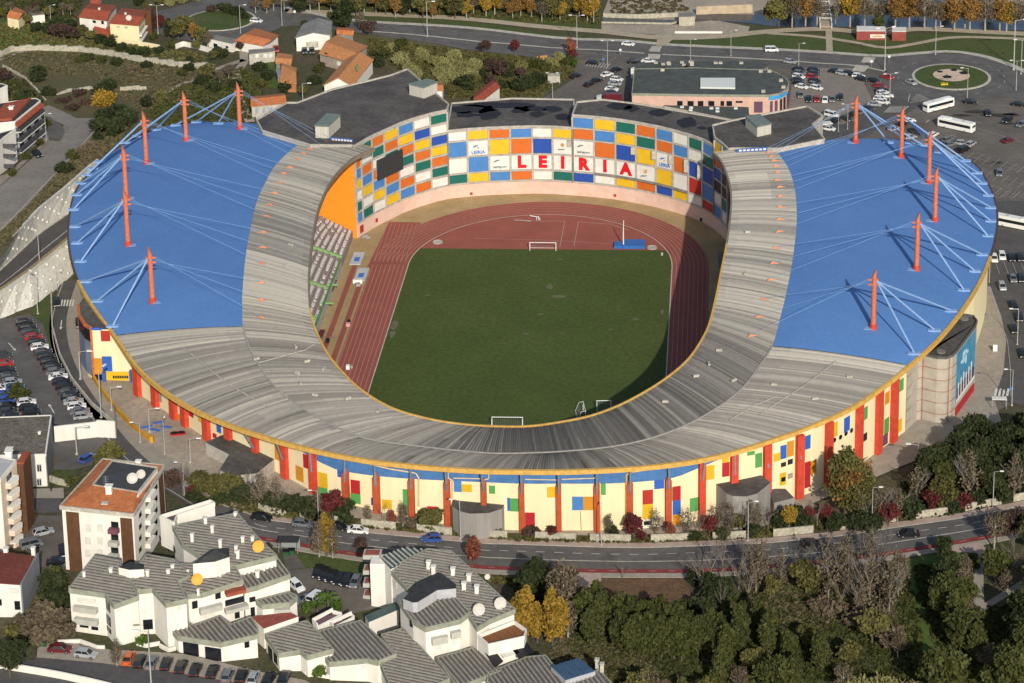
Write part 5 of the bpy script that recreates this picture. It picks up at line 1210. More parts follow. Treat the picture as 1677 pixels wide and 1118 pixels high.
def gable(name, label, eaves, ridge, h, hr, mwall, mroof, cat='house', group=None, over=.06, zs=None):
    """eaves: 4 px corners a,b,c,d (a-b and c-d are the eave sides), ridge: 2 px points (bc end last) at height hr"""
    f = (lambda x, y, k: G(x, y, k)) if zs is None else (lambda x, y, k: GZ(x, y, zs+k))
    E = [f(x, y, h) for x, y in eaves]; Rg = [f(x, y, hr) for x, y in ridge]; zb = min(T(p.x) for p in E) if zs is None else zs
    A = thing(name, label, cat, (E[0].x, E[0].y, zb), group); mb = MB(); mb.prism([p.xy for p in E], zb-.8, zb+h, 0, top=False)
    a, b, c, d = [Vector((p.x, p.y, zb+h)) for p in E]; r0, r1 = Rg   # r0 over edge d-a, r1 over edge b-c
    mb.face([d, a, Vector((r0.x, r0.y, zb+hr))]); mb.face([b, c, Vector((r1.x, r1.y, zb+hr))]); mb.build('walls', mwall, A)
    c0 = (a+b+c+d)/4
    def ex(p, k=over): return Vector((c0.x+(p.x-c0.x)*(1+k), c0.y+(p.y-c0.y)*(1+k), p.z))
    r0, r1 = Vector((r0.x, r0.y, zb+hr+.1)), Vector((r1.x, r1.y, zb+hr+.1)); lift = Vector((0, 0, .12)); dn = Vector((0, 0, -.25))
    mb = MB()
    for q in ((a, b, r1, r0), (c, d, r0, r1)):
        Q = [ex(p)+lift for p in q]; mb.face(Q); mb.face([p+dn for p in reversed(Q)])
        for i in range(4): mb.face([Q[i], Q[i]+dn, Q[(i+1) % 4]+dn, Q[(i+1) % 4]])
    mb.build('roof', mroof, A); return A, E, Rg
def chimney(A, px, py, h0, s=(.6, .6, 1.3), m=None, name='chimney', zs=None):
    p = G(px, py, h0) if zs is None else GZ(px, py, zs+h0); mb = MB(); mb.box((p.x, p.y, p.z-.5), (s[0], s[1], s[2]+.5)); mb.box((p.x, p.y, p.z+s[2]), (s[0]*1.35, s[1]*1.35, .14)); return mb.build(name, m or m_wwall, A)
def dish(A, px, py, h, r, m, name='satellite_dish'):
    p = G(px, py, h); mb = MB(); mb.dish((p.x, p.y, p.z+r*.9), r, (.25, -.85, .35)); mb.tube((p.x, p.y+.3, p.z-.3), (p.x, p.y, p.z+r*.9), .07); return mb.build(name, m, A)
FAS = (m_sgrey, .75)
m_odish = mat('orange_dish', (.62, .34, .05), .6, .05, 1.); m_pdish = mat('pale_dish', (.5, .47, .43), .6, .05, 1.)
m_ltgrey = mat('light_grey_wall', (.4, .4, .42), .85, .05, .5)
# ---------------- mall behind the stadium
ml = [(1039, 114), (1140, 112), (1257, 116), (1272, 120), (1286, 128), (1292, 137), (1288, 147), (1276, 154), (1259, 156.5), (1167, 156), (1035, 154)]
MA, MP, MR = bld('market_hall', 'low pink building with dark flat roof and rounded end behind the stadium', ml, 6.6, mat('pink_wall', (.58, .38, .3), .85, .05, .5), mat('green_grey_roof', (.07, .078, .072), .9, .12, .3, hi=(1.5, .1)), fascia=(m_sgrey, .4))
p = [G(x, y, 7.4) for x, y in ((1147, 127), (1204, 127), (1204, 143), (1147, 142))]; mb = MB(); mb.prism([q.xy for q in p], 6.7, 7.4); mb.build('rooflight', mat('rooflight_white', (.6, .63, .58), .6, .03, 1.), MA)
a, b = MP[10], MP[9]
for x0, x1 in ((1109, 1118), (1126, 1136), (1143, 1152), (1160, 1170), (1190, 1199)): wrect(MA, a, b, x0, 165, x1, 173, m_dark)
a, b = MP[9], MP[8]
wrect(MA, a, b, 1205, 165, 1216, 168, m_dark); wrect(MA, a, b, 1235, 166, 1249, 184, PM['p'], 'door'); wrect(MA, a, b, 1180, 165, 1186, 173, m_dark)
for i in (7, 6, 5, 4):
    a, b = MP[i+1], MP[i]
    for s0, s1 in ((.12, .38), (.58, .85)):
        A2, B2 = a.xy.lerp(b.xy, s0), a.xy.lerp(b.xy, s1); u, n = wallplane(A2, B2); mb = MB(); mb.prism([A2+n*.05, B2+n*.05, B2+n*.16, A2+n*.16], .3, 4.6, 0, True, True); mb.build('window', PM['p'] if i % 2 else m_dark, MA)
for i in (7, 6):
    a, b = MP[i+1].xy, MP[i].xy; u, n = wallplane(a, b); n = n if (CAM.xy-a).dot(n) > 0 else -n; mb = MB(); mb.prism([a+n*.06, b+n*.06, b+n*.3, a+n*.3], 5.1, 6.3, 0, True, True); mb.build('blue_sign', mat('sign_blue', (.05, .3, .6), .5, .05, 1.), MA)
for px, py in ((1250, 151), (1283, 144), (1279, 133), (1260, 118), (1246, 118), (1095, 104.5), (1133, 104), (1085, 116)): 
    q = G(px, py, 6.8); mb = MB(); mb.box(q, (1.3, 1., .8)); mb.build('roof_unit', m_conc, MA)
AA, AP, AR = bld('annex_hall', 'low dark-roofed annex with small rooflights in front of the pink building', [(1087, 173), (1226, 176), (1227, 190), (1210, 197), (1165, 188)], 3.2, m_conc, MATS['green_grey_roof'])
for px, py in ((1117, 176), (1132, 177), (1165, 178), (1175, 178), (1205, 178), (1131, 181), (1175, 183)): q = G(px, py, 3.5); mb = MB(); mb.box(q, (1.2, .9, .5)); mb.build('rooflight', MATS['rooflight_white'], AA)
SA, SP, SR = bld('service_building', 'low dark flat-roofed service block between the roundabout road and pink building', [(1034, 108), (1045, 103), (1245, 100), (1258, 108), (1250, 113), (1040, 112)], 3, m_conc2, MATS['green_grey_roof'])
for px, py in ((1074, 103.5), (1086, 106), (1096, 106), (1087, 109), (1117, 103), (1131, 102), (1120, 107), (1133, 107), (1172, 104), (1180, 104), (1214, 104)): q = G(px, py, 3.3); mb = MB(); mb.box(q, (1.3, .9, .6)); mb.build('roof_unit', m_conc, SA)
bld('kiosk', 'small white and green booth left of the pink building', [(977, 157), (985, 155), (985, 160), (977, 162)], 2.2, mat('pale_green_box', (.4, .5, .4), .7, .05, 1.), m_white, cat='kiosk')
bld('kiosk', 'white booth at the far left corner of the pink building roof', [(1033, 112), (1039, 110), (1039, 113), (1033, 114)], 3.2, m_white, m_white, cat='kiosk')
# brick kiosks by the river
m_brick = mat('brick', (.24, .06, .045), .9, .12, 1.5, hi=(4., .15))
K1, KP, _ = bld('park_kiosk', 'long red brick kiosk with white roof and banner beside the river path', [(1403, 43), (1450, 44), (1450, 51), (1403, 51)], 3.4, m_brick, m_white, cat='kiosk')
wrect(K1, KP[3], KP[2], 1425, 56, 1449, 62, m_white, 'banner'); wrect(K1, KP[3], KP[2], 1429, 58, 1445, 60, PM['o'], 'banner_stripe', .15, .04)
bld('park_kiosk', 'small red brick kiosk with white roof right of the long one', [(1461, 45), (1484, 45), (1484, 52), (1461, 52)], 3.4, m_brick, m_white, cat='kiosk')
bld('mill_house', 'small old stone mill house on the pale river plaza', [(1112, 22), (1138, 21), (1138, 27), (1112, 28)], 3.5, m_stone, m_conc2, cat='mill')
# footbridge
p, q = G(1352, 44), G(1352, -10); t = thing('footbridge', 'pedestrian bridge with white railings crossing the river', 'bridge', tuple(p)); mb = MB(); mb.box((p.x, (p.y+q.y)/2, .8), (4, (q.y-p.y)+6, .4)); mb.build('deck', m_path, t)
for s in (-1, 1):
    mb = MB(); x = p.x+s*2.1
    for z in (1.6, 2.3): mb.tube((x, p.y-3, z), (x, q.y+3, z), .12, n=4)
    for k in range(14): y = p.y-3+(q.y-p.y+6)*k/13; mb.tube((x, y, .2), (x, y, 2.4), .14, n=4)
    mb.build('railing', m_post, t)
for k in range(9): y = p.y+(q.y-p.y)*k/8; mb = MB(); mb.tube((p.x-2.1, y, 3.4), (p.x+2.1, y, 3.4), .12, n=4); mb.tube((p.x-2.1, y, 1), (p.x-2.1, y, 3.4), .12, n=4); mb.tube((p.x+2.1, y, 1), (p.x+2.1, y, 3.4), .12, n=4); mb.build('hoop', m_post, t)
# long white kerb of the weir plaza
wall_line([(1105, 54.5), (1183, 54.5)], .8, .6, m_wwall, 'long low white bench wall on the river plaza', name='bench_wall')
wall_line([(988, 28), (1042, 30), (1110, 27)], 1.6, .8, m_stone, 'stone river wall on the far bank by the weir', name='river_wall')
wall_line([(1140, 24), (1232, 20)], 3.2, .8, mat('beige_wall', (.42, .33, .23), .9, .1, .4), 'beige embankment wall across the river', name='river_wall')
wall_line([(985, 38), (1100, 40), (1112, 36)], .7, .5, m_stone, 'low edge wall of the weir basin', name='river_wall')
# ---------------- old houses at the top
H1, E1, _ = gable('house', 'white two-storey house with red roof, left half of the pair at top left', [(130, 27), (175, 33), (190, 10), (149, 5)], [(139, 14), (181, 19)], 5.6, 7.2, m_wwall, m_redtile)
wrect(H1, E1[0], E1[1], 152, 33, 157, 37, m_dark); wrect(H1, E1[0], E1[1], 166, 34, 170, 39, m_dark); wrect(H1, E1[0], E1[1], 139, 44, 145, 50, m_dark, 'door'); wrect(H1, E1[0], E1[1], 152, 46, 157, 51, m_dark)
chimney(H1, 163, 19, 6.6)
H2, E2, _ = gable('house', 'cream two-storey house with red roof, right half of the pair at top left', [(180, 37), (227, 41), (242, 18), (201, 14)], [(190, 24), (234, 28)], 6.6, 8.2, m_cream, m_redtile)
wrect(H2, E2[1], E2[2], 229, 44, 236, 47, m_dark); wrect(H2, E2[1], E2[2], 229, 54, 236, 57, m_dark); wrect(H2, E2[1], E2[2], 229, 63, 236, 66, m_dark)
for y in (49, 59): 
    wrect(H2, E2[1], E2[2], 227, y, 238, y+3, m_wwall, 'balcony', .1, .9)
wrect(H2, E2[0], E2[1], 191, 42, 196, 45, m_conc); wrect(H2, E2[0], E2[1], 204, 43, 209, 46, m_conc)
chimney(H2, 206, 27, 7.4); dish(H2, 211, 33, 7.6, 1.0, m_pdish)
mb = MB(); q0 = E2[2]; mb.box((q0.x+1.2, q0.y-3, T(q0.x)), (2.4, 5, 8.6)); mb.build('stair_tower', m_brown, H2)
for (px, py, w) in ((166, 43, 4.5), (184, 49, 4.5)): 
    q = G(px, py, 2.6); mb = MB(); mb.prism([(q.x-w/2, q.y-2.2), (q.x+w/2, q.y-2.2), (q.x+w/2, q.y+1.2), (q.x-w/2, q.y+1.2)], 7, [9.4, 9.4, 10.4, 10.4], 0, True, True); mb.build('porch', m_redtile, H1 if px < 175 else H2)
wall_line([(190, 70), (240, 76), (262, 80)], 1.5, .3, m_cream, 'cream garden wall in front of the cream house', name='garden_wall'); wall_line([(288, 80), (300, 75), (330, 82), (350, 88)], 1.8, .3, m_wwall, 'white garden wall by the yard right of the cream house', name='garden_wall')
G1, GE, _ = gable('house', 'white cottage with orange tile roof below the left roundabout', [(386, 66), (430, 74), (455, 58), (418, 47)], [(402, 56), (443, 65)], 3.6, 5.4, m_wwall, m_tile)
G2, GE2, _ = bld('garage', 'low white garage block with grey roof left of the orange cottage', [(341, 63), (380, 72), (393, 66), (355, 58)], 3., m_wwall, m_conc2)
wrect(G2, GE2[0], GE2[1], 350, 71, 356, 77, m_dark, 'door'); wrect(G2, GE2[0], GE2[1], 370, 75, 374, 78, m_dark)
B1_, BE, _ = bld('outbuilding', 'pale flat-roofed outbuilding with bright windows below the orange cottage', [(407, 82), (450, 79), (450, 84), (408, 89)], 3.6, m_conc, m_conc2)
for x in (421, 434, 443): wrect(B1_, BE[3], BE[2], x-3, 88, x+3, 94, m_white)
WH, WE, _ = gable('warehouse', 'white warehouse with grey gabled roof near the left roundabout', [(540, 57), (543, 36), (497, 40), (485, 61)], [(513, 53), (520, 31)], 5, 6.2, m_wwall, mat('fibre_cement', (.2, .195, .185), .9, .1, .5, hi=(2., .12)))
# re-orient: door on the long wall
wrect(WH, WE[3], WE[0], 501, 68, 521, 78, m_conc, 'door')
H3, H3E, _ = gable('house', 'long old house with patchy orange tiles in the middle of the old cluster', [(524, 86), (572, 100), (600, 76), (552, 58)], [(535, 68), (583, 86)], 4.2, 6., mat('old_wall', (.33, .27, .21), .9, .12, .4), m_tile2)
wrect(H3, H3E[0], H3E[1], 532, 86, 536, 92, m_dark); wrect(H3, H3E[0], H3E[1], 552, 101, 558, 107, m_wwall, 'door')
H4, H4E, _ = gable('house', 'white-gabled old house with orange tile roof just behind the black roof', [(577, 139), (610, 99), (566, 97), (531, 137)], [(555, 125), (588, 86)], 4.5, 7., m_wwall, m_tile2)
chimney(H4, 585, 113, 6.6, m=mat('green_metal', (.08, .22, .08), .7, .05, 1.))
gable('shed', 'narrow orange-tiled shed at the back of the old cluster by the bushes', [(552, 55), (578, 57), (579, 47), (553, 45)], [(552, 49), (579, 51)], 3, 4, m_conc2, m_tile); 
gable('shed', 'small orange-tiled shed above the lane left of the old cluster', [(452, 103), (476, 106), (478, 90), (455, 87)], [(452, 95), (478, 97)], 2.6, 3.6, m_conc2, m_tile2)
S3, S3E, _ = gable('shed', 'brick-orange shed with orange tiles and a grey lean-to beside the lane', [(458, 134), (485, 136), (486, 112), (460, 104)], [(462, 108), (484, 118)], 3.2, 4.4, mat('raw_brick', (.4, .17, .07), .9, .12, .8), m_tile2)
bld('lean_to', 'grey corrugated lean-to shed left of the orange shed by the lane', [(451, 115), (470, 113), (474, 124), (455, 125)], 2.6, m_conc2, mat('blue_grey_sheet', (.2, .24, .28), .6, .1, 1.), cat='shed')
L1, LE, _ = gable('house', 'long house with dull orange roof and pale walls at the edge of the blue roof', [(412, 174), (468, 168), (464, 154), (412, 159)], [(412, 163), (466, 157)], 4.2, 5.4, m_conc, m_tile)
for x in (420, 432, 444, 456): wrect(L1, LE[0], LE[1], x-2, 176, x+2, 184, mat('pale_blue_glass', (.25, .33, .4), .4, .05, 1.))
L2_, _, _ = gable('house', 'house with dark red tiled roof and white gable right of the pale bushes', [(783, 166), (818, 143), (806, 130), (775, 150)], [(777, 156), (812, 134)], 4, 6., m_wwall, m_redtile)
gable('house', 'small orange-roofed house peeking out behind the hut on the black roof', [(706, 146), (724, 148), (726, 136), (710, 134)], [(708, 138), (725, 140)], 4.5, 6, m_wwall, m_tile)
gable('house', 'tiny orange-roofed house at the far top left corner', [(12, 27), (30, 31), (42, 20), (26, 12)], [(16, 18), (36, 22)], 4, 5.6, m_cream, m_tile); bld('shed', 'white shed with grey roof right of the tiny orange house at top left', [(46, 20), (70, 19), (73, 24), (50, 26)], 2.8, m_wwall, m_conc2)
gable('house', 'tall white house piece behind the paired houses at the very top left', [(148, 4), (163, 6), (165, -6), (150, -8)], [(149, -4), (164, -2)], 6, 7.4, m_wwall, m_redtile)
gable('shed', 'small orange-topped brick shed on the grass left of the junction', [(879, 97), (895, 97), (896, 91), (881, 91)], [(880, 91), (896, 91)], 1.8, 2.6, mat('pinkish_wall', (.4, .25, .18), .9, .1, 1.), m_tile2)
bld('utility_cabin', 'beige utility cabin beside the road behind the patchwork block', [(897, 121), (917, 121), (917, 125), (897, 125)], 2.4, m_conc, m_stone, cat='cabin')
# ---------------- white apartments on the left edge
m_bal = mat('dark_balcony', (.06, .06, .065), .6, .08, 1.)
def apart(label, roof, h, zs, fl, a_, b_, x0, x1, ytop, ybot, slope):
    A, P, R = bld('apartment_block', label, roof, h, m_wwall, m_darkroof, zs=zs, fascia=(m_wwall, .3)); return A, P
A1, P1 = apart('white apartment block with dark balconies and red coping at the left edge', [(24, 205), (60, 168), (66, 172), (66, 176), (30, 218), (25, 214)][0:0] or [(-30, 205), (24, 200), (66, 166), (58, 162), (0, 170)], 11, ZH(250), 3, 0, 0, 0, 0, 0, 0, 0)
for k in range(3):
    for (x0, y0, x1, y1) in ((27, 210+k*17.5, 68, 174+k*16),):
        a, b = P1[1].xy, P1[2].xy; u, n = wallplane(a, b)
        if n.x < 0: n = -n
        L_ = (b-a).length; z = P1[0].z-3.1-k*3.2; mb = MB(); mb.prism([a+u*.4+n*.05, b-u*.3+n*.05, b-u*.3+n*1.3, a+u*.4+n*1.3], z, z+1., 0, True, True); bl = mb.build('balcony', m_bal, A1); mb = MB(); mb.prism([a+u*.4+n*.05, b-u*.3+n*.05, b-u*.3+n*1.4, a+u*.4+n*1.4], z-.25, z, 0, True, True); mb.build('slab', m_wwall, bl)
        for s in (.12, .42, .72): mb = MB(); q0, q1 = a+u*L_*s, a+u*L_*(s+.16); mb.prism([q0+n*.03, q1+n*.03, q1+n*.1, q0+n*.1], z+.2, z+2.2, 0, True, True); mb.build('window', m_dark, A1)
a, b = P1[1].xy, P1[2].xy; mb = MB(); mb.prism([a+n*.1, b+n*.1, b+n*1.2, a+n*1.2], [P1[1].z-.9]*2+[P1[1].z-1.5]*2, [P1[1].z-.1]*2+[P1[1].z-1.]*2, 0, True, True); mb.build('coping', m_redtile, A1)
A2, P2 = apart('second white apartment block with stacked balconies below the first at the left edge', [(-40, 240), (-10, 222), (10, 216), (25, 212), (6, 226), (-30, 260)], 9, ZH(290), 3, 0, 0, 0, 0, 0, 0, 0)
for k in range(3):
    q = GZ(15, 234+k*16.5, ZH(290)+7.5-k*3); mb = MB(); mb.box((q.x, q.y, q.z-1), (3.4, 2.4, .25)); mb.box((q.x, q.y-1.1, q.z-.75), (3.4, .2, .9)); mb.build('balcony', m_bal, A2)
A3, P3 = apart('white block with dark flat roof at the left edge above the other apartments', [(-30, 150), (-5, 148), (12, 141), (2, 138), (-30, 142)], 9, ZH(190), 3, 0, 0, 0, 0, 0, 0, 0)
mb = MB(); pp = [P1[0]+Vector((2, 2, .1)), P1[1]+Vector((-1, 1, .1)), P1[3]+Vector((-1, -1, .1)), P1[4]+Vector((2, -2, .1))]; mb.prism([q.xy for q in pp], P1[0].z, P1[0].z+.9, 0, True, True); mb.build('red_roof_edge', m_redtile, A1); chimney(A1, 19, 183, 11, (1.2, 1.2, 1.6), zs=ZH(250))
# ================================================================ BUILDINGS AT THE BOTTOM
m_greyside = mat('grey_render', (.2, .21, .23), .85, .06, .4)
m_shut = mat('shutter', (.6, .57, .5), .8, .05, 1.)
m_balg = mat('balcony_render', (.42, .41, .36), .85, .06, .6)
# grey-roofed old building at left
A, P, R = bld('building', 'two-storey building with large worn brown-grey roof next to the left car park', [(-40, 748), (74, 745), (83, 682), (-40, 687)], 7.6, m_wwall, mat('worn_brown_roof', (.1, .085, .065), .95, .2, .5, hi=(2., .3), col2=(.17, .145, .115)), over=.01, fascia=(m_wwall, .3))
for x in (36, 60):
    for y in (760, 783): wrect(A, P[0], P[1], x, y, x+8, y+12, m_dark, frame=m_frame)
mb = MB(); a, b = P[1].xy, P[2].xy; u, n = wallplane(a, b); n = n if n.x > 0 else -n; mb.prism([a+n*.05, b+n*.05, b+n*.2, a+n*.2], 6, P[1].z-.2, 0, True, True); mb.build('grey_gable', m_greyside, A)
chimney(A, 16, 745, 7.6, (1.2, 1., 1.6)); chimney(A, 65, 712, 7.6, (.5, .5, .7))
wall_line([(82, 788), (95, 793), (113, 797)], 1.5, .4, m_stone, 'short pale garden wall at the corner of the old grey-roofed building', name='garden_wall')
# apartment tower at the left edge
A, P, R = bld('apartment_tower', 'pale apartment tower with angular balconies cut by the left edge', [(-60, 752), (0, 750), (26, 755), (0, 786), (-60, 790)], 17, m_wwall, mat('pale_flat_roof', (.4, .4, .4), .9, .06, .4), fascia=(m_wwall, .5))
a, b = P[3], P[2]; u, n = wallplane(a.xy, b.xy); n = n if (CAM.xy-a.xy).dot(n) > 0 else -n; L_ = (b-a).xy.length
mb = MB(); mb.prism([a.xy+n*.05, b.xy+n*.05, b.xy+n*.12, a.xy+n*.12], 6, a.z-.6, 0, True, True); mb.build('cream_bay', mat('peach_render', (.64, .52, .4), .85, .05, .6), A)
for k in range(6):
    z = a.z-3.2-k*2.75; c = a.xy+u*(L_*.5); mb = MB(); mb.prism([c-u*1.9+n*.1, c+u*1.9+n*.1, c+u*1.9+n*1.3, c+u*.3+n*2., c-u*1.9+n*1.3], z, z+1.05, 0, True, True); bl = mb.build('balcony', MATS['peach_render'], A)
    mb = MB(); mb.prism([c-u*2.+n*.1, c+u*2.+n*.1, c+u*2.+n*1.4, c+u*.3+n*2.15, c-u*2.+n*1.4], z+1.05, z+1.2, 0, True, True); mb.build('coping', m_wwall, bl)
    mb = MB(); mb.prism([c-u*1.2+n*.13, c+u*1.2+n*.13, c+u*1.2+n*.2, c-u*1.2+n*.2], z+1.2, z+2.4, 0, True, True); mb.build('window', m_dark, A)
q = P[2]; mb = MB(); mb.prism([q.xy, q.xy+Vector((1.4, .3)), q.xy+Vector((1.7, 5)), q.xy+Vector((0, 5))], 6, q.z-.8, 0, True, True); mb.build('brown_strip', m_brown, A); mb = MB(); mb.box((q.x+.8, q.y+2.6, q.z-.8), (1.5, 4.8, .4)); mb.build('red_roof_edge', m_redtile, A)
chimney(A, 15, 748, 17, (1.3, 1., 1.3))
# dark-red roofed house bottom left
A, E, _ = bld('house', 'white house with dark red roof and blank grey side wall at lower left', [(-40, 953), (33, 958, -.6), (56, 912), (-40, 898)], 7.8, m_wwall, mat('dark_red_roof', (.12, .03, .02), .9, .12, .8, hi=(3., .2), col2=(.16, .045, .03)), over=.01)
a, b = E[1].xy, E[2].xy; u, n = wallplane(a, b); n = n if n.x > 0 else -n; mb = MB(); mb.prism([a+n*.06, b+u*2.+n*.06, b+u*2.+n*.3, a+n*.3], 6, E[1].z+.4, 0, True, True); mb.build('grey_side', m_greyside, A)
wrect(A, E[0], E[1], 24, 983, 33, 997, m_dark, 'door', .25); wrect(A, E[0], E[1], 16, 962, 31, 970, m_shut, 'window', .25); wrect(A, E[0], E[1], -4, 980, 3, 990, m_dark, 'window', .25)
chimney(A, 10, 905, 7.8, (.8, .8, 1.)); chimney(A, 55, 907, 7.8, (.7, .7, 1.4))
# red-roofed tower
h = 14.5
A, P, R = bld('apartment_tower', 'white and brown apartment tower with orange hipped roof and dark roof terrace', [(101, 829), (218, 842), (267, 764), (169, 754)], h, m_wwall, m_tile, over=.03, fascia=(m_conc, .5))
Q = [G(x, y, h+1.1) for x, y in ((152, 795), (226, 808), (258, 768), (184, 755))]; mb = MB(); mb.prism([q.xy for q in Q], P[0].z-.2, P[0].z+1.1, 0, True, False, 1); T2 = mb.build('roof_terrace', [m_wwall, mat('slate_terrace', (.05, .052, .055), .85, .12, .5)], A)
mb = MB()
for a_, b_ in zip(Q, Q[1:]+Q[:1]): mb.beam(a_, b_, P[0].z+1.1, P[0].z+1.4, .3)
mb.build('coping', m_conc, T2)
# hipped slope in front of the terrace
a_, b_, c_, d_ = P[0], P[1], Q[1], Q[0]; z0 = P[0].z+.25; mb = MB(); mb.face([(a_.x, a_.y, z0), (b_.x, b_.y, z0), (c_.x, c_.y, z0+1.), (d_.x, d_.y, z0+1.)]); mb.face([(a_.x, a_.y, z0), (d_.x, d_.y, z0+1.), (Q[3].x, Q[3].y, z0+1.), (P[3].x, P[3].y, z0)]); mb.build('roof_slope', m_tile, A)
dish(A, 217, 790, h+1.2, 1.15, m_pdish); dish(A, 231, 782, h+1.2, .95, m_pdish); chimney(A, 179, 808, h+1., (1.2, 1., 1.8)); chimney(A, 227, 760, h+1, (1., .8, .8))
q = G(172, 823, h+.9); mb = MB(); mb.box((q.x, q.y, q.z-.2), (1.4, 1.1, .3)); mb.build('roof_window', m_conc, A); mb = MB(); q = G(174, 800, h+1.2); mb.tube(q, q+Vector((0, 0, 3)), .05)
for k in range(4): mb.tube(q+Vector((-.6, 0, 1.2+.5*k)), q+Vector((.6, 0, 1.2+.5*k)), .03, n=4)
mb.build('antenna', m_rail, A)
a, b = P[0], P[1]; c = P[2]
wrect(A, a, b, 108, 838, 129, 940, m_brown, 'brown_panel', .04, .1); wrect(A, a, b, 197, 848, 216, 940, m_brown, 'brown_panel', .04, .1)
for y in (858, 879, 899): 
    for x in (139, 159): wrect(A, a, b, x, y, x+9.5, y+12, m_shut)
for y in (863, 884, 905):
    wrect(A, a, b, 180, y, 196, y+7, m_balg if y > 870 else mat('plum_balcony', (.16, .06, .09), .7, .06, 1.), 'balcony', .05, 1.2); wrect(A, a, b, 182, y-9, 194, y, m_dark)
for k in range(5):
    y = 805+k*19; wrect(A, b, c, 237, y+2, 247, y+10, m_wwall, 'balcony', .05, 1.1); wrect(A, b, c, 238, y-6, 245, y+1, m_dark); wrect(A, b, c, 252, y-10, 257, y-2, m_dark); wrect(A, b, c, 227, y+15, 231, y+23, m_dark)
wrect(A, b, c, 258.5, 776, 266, 900, m_brown, 'brown_panel', .04, .1)
# ---- white terrace houses with ribbed roofs (one connected building per cluster)
def hsb(label, roof, h, dirpx, slope=1.2, sp=.9, name='apartment_block', cat='apartment block', wall=None, fas=FAS, group=None):
    ys = [q[1] for q in roof]; y0, y1 = min(ys), max(ys); pts = [(x, y, -slope*(y-y0)/(y1-y0)) for x, y in roof]
    # keep the roof planar: fit the slope in world space
    P0 = [G(x, y, h) for x, y in roof]; Y0, Y1 = min(p.y for p in P0), max(p.y for p in P0)
    pts = [(x, y, -slope*(Y1-p.y)/(Y1-Y0)) for (x, y), p in zip(roof, P0)]; tz = T(sum(p.x for p in P0)/len(P0))
    A, P, R = bld(name, label, pts, h, wall or m_wwall, m_ribroof, cat=cat, zs=tz, fascia=fas, over=.012); ribs(R, [p+Vector((0, 0, .0)) for p in P], dirpx, sp); return A, P, R
def eavewin(A, a, b, spec, m=None):
    for s in spec: wrect(A, a, b, *s[:4], s[4] if len(s) > 4 else (m or m_dark), s[5] if len(s) > 5 else 'window', s[6] if len(s) > 6 else .05, s[7] if len(s) > 7 else .1)
GR = 'white terraced apartment buildings with ribbed grey roofs'
A1_, P, R = hsb('white corner block with fanned ribbed roof at the left end of the lower row', [(114, 965), (155, 912), (197, 920), (198, 932), (226, 977), (187, 991), (172, 973)], 10.2, (57, 9))
a, b = P[0], P[6]; eavewin(A1_, a, b, [(127, 979, 157, 988, m_shut), (127, 1004, 157, 1010, m_shut), (131, 1022, 145, 1027, m_dark), (150, 1026, 161, 1031, m_dark), (123, 991, 161, 999, m_balg, 'balcony', .05, 1.1), (125, 1010, 162, 1019, m_balg, 'balcony', .05, 1.1)])
a, b = P[6], P[5]; eavewin(A1_, a, b, [(174, 985, 180, 999), (175, 1008, 181, 1022), (176, 1027, 182, 1034)])
a, b = P[5], P[4]; eavewin(A1_, a, b, [(190, 988, 197, 1001, m_shut)])
q0 = G(130, 1050); A_ = A1_; chimney(A_, 182, 938, 10, (.6, .6, 1.)); chimney(A_, 138, 943, 10, (.5, .5, .8))
pp = [G(x, y, 11.8) for x, y in ((194, 929), (212, 920), (236, 926), (236, 934), (212, 934))]; mb = MB(); mb.prism([q.xy for q in pp], 16, pp[0].z, 0, True, False, 1); mb.build('dormer', [m_wwall, m_darkroof], A_)
A_, P, R = hsb('second white block from the left with entrance recess and stepped ribbed roof', [(212, 948), (240, 910), (285, 918), (310, 943), (290, 953), (305, 982), (272, 989), (250, 965), (226, 967)], 10.8, (60, 7))
a, b = P[8], P[7]; eavewin(A_, a, b, [(232, 998, 240, 1005, m_shut), (234, 1014, 250, 1030, m_dark, 'door')]); a, b = P[6], P[5]; eavewin(A_, a, b, [(290, 992, 298, 998, m_shut)])
for x, y in ((242, 941), (276, 940), (283, 932)): chimney(A_, x, y, 10.6, (.6, .6, .9))
A_, P, R = hsb('large rear white block with broad ribbed roof and dark domed gable beside the tower', [(284, 863), (388, 842), (420, 880), (452, 911), (386, 927), (345, 922), (300, 892)], 12.8, (60, 8), 1.6)
for x, y in ((337, 857), (386, 848), (348, 870), (315, 883), (398, 888), (414, 888), (387, 903), (390, 911), (361, 893)): chimney(A_, x, y, 12.4, (.6, .6, 1.2))
pp = [G(x, y, 13.6) for x, y in ((316, 926), (346, 905), (376, 904), (376, 919), (352, 925))]; mb = MB(); zz = pp[0].z; mb.prism([q.xy for q in pp], zz-3, zz+.4, 0, True, False, 1); mb.build('domed_gable', [m_wwall, m_darkroof], A_)
mb = MB(); c = sum((q.xy for q in pp), Vector((0, 0)))/5; 
for i in range(5): a_, b_ = pp[i].xy, pp[(i+1) % 5].xy; mb.face([(a_.x, a_.y, zz+.42), (b_.x, b_.y, zz+.42), (c.x, c.y, zz+1.9)])
mb.build('dome_roof', m_darkroof, A_)
pp = [G(x, y, 11.5) for x, y in ((262, 850), (345, 828), (352, 833), (290, 850), (285, 862))]; mb = MB(); mb.prism([q.xy for q in pp], 12, pp[0].z, 0, True, False, 1); mb.build('roof_terrace', [m_wwall, mat('plum_terrace', (.1, .07, .08), .8, .1, 1.)], A_)
mb = MB()
for a_, b_ in zip(pp, pp[1:]+pp[:1]): mb.beam(a_, b_, pp[0].z, pp[0].z+.9, .25)
mb.build('terrace_wall', m_wwall, A_)
eavewin(A_, P[0], P[6], [(262, 880, 266, 888), (272, 886, 277, 898), (283, 893, 287, 901)])
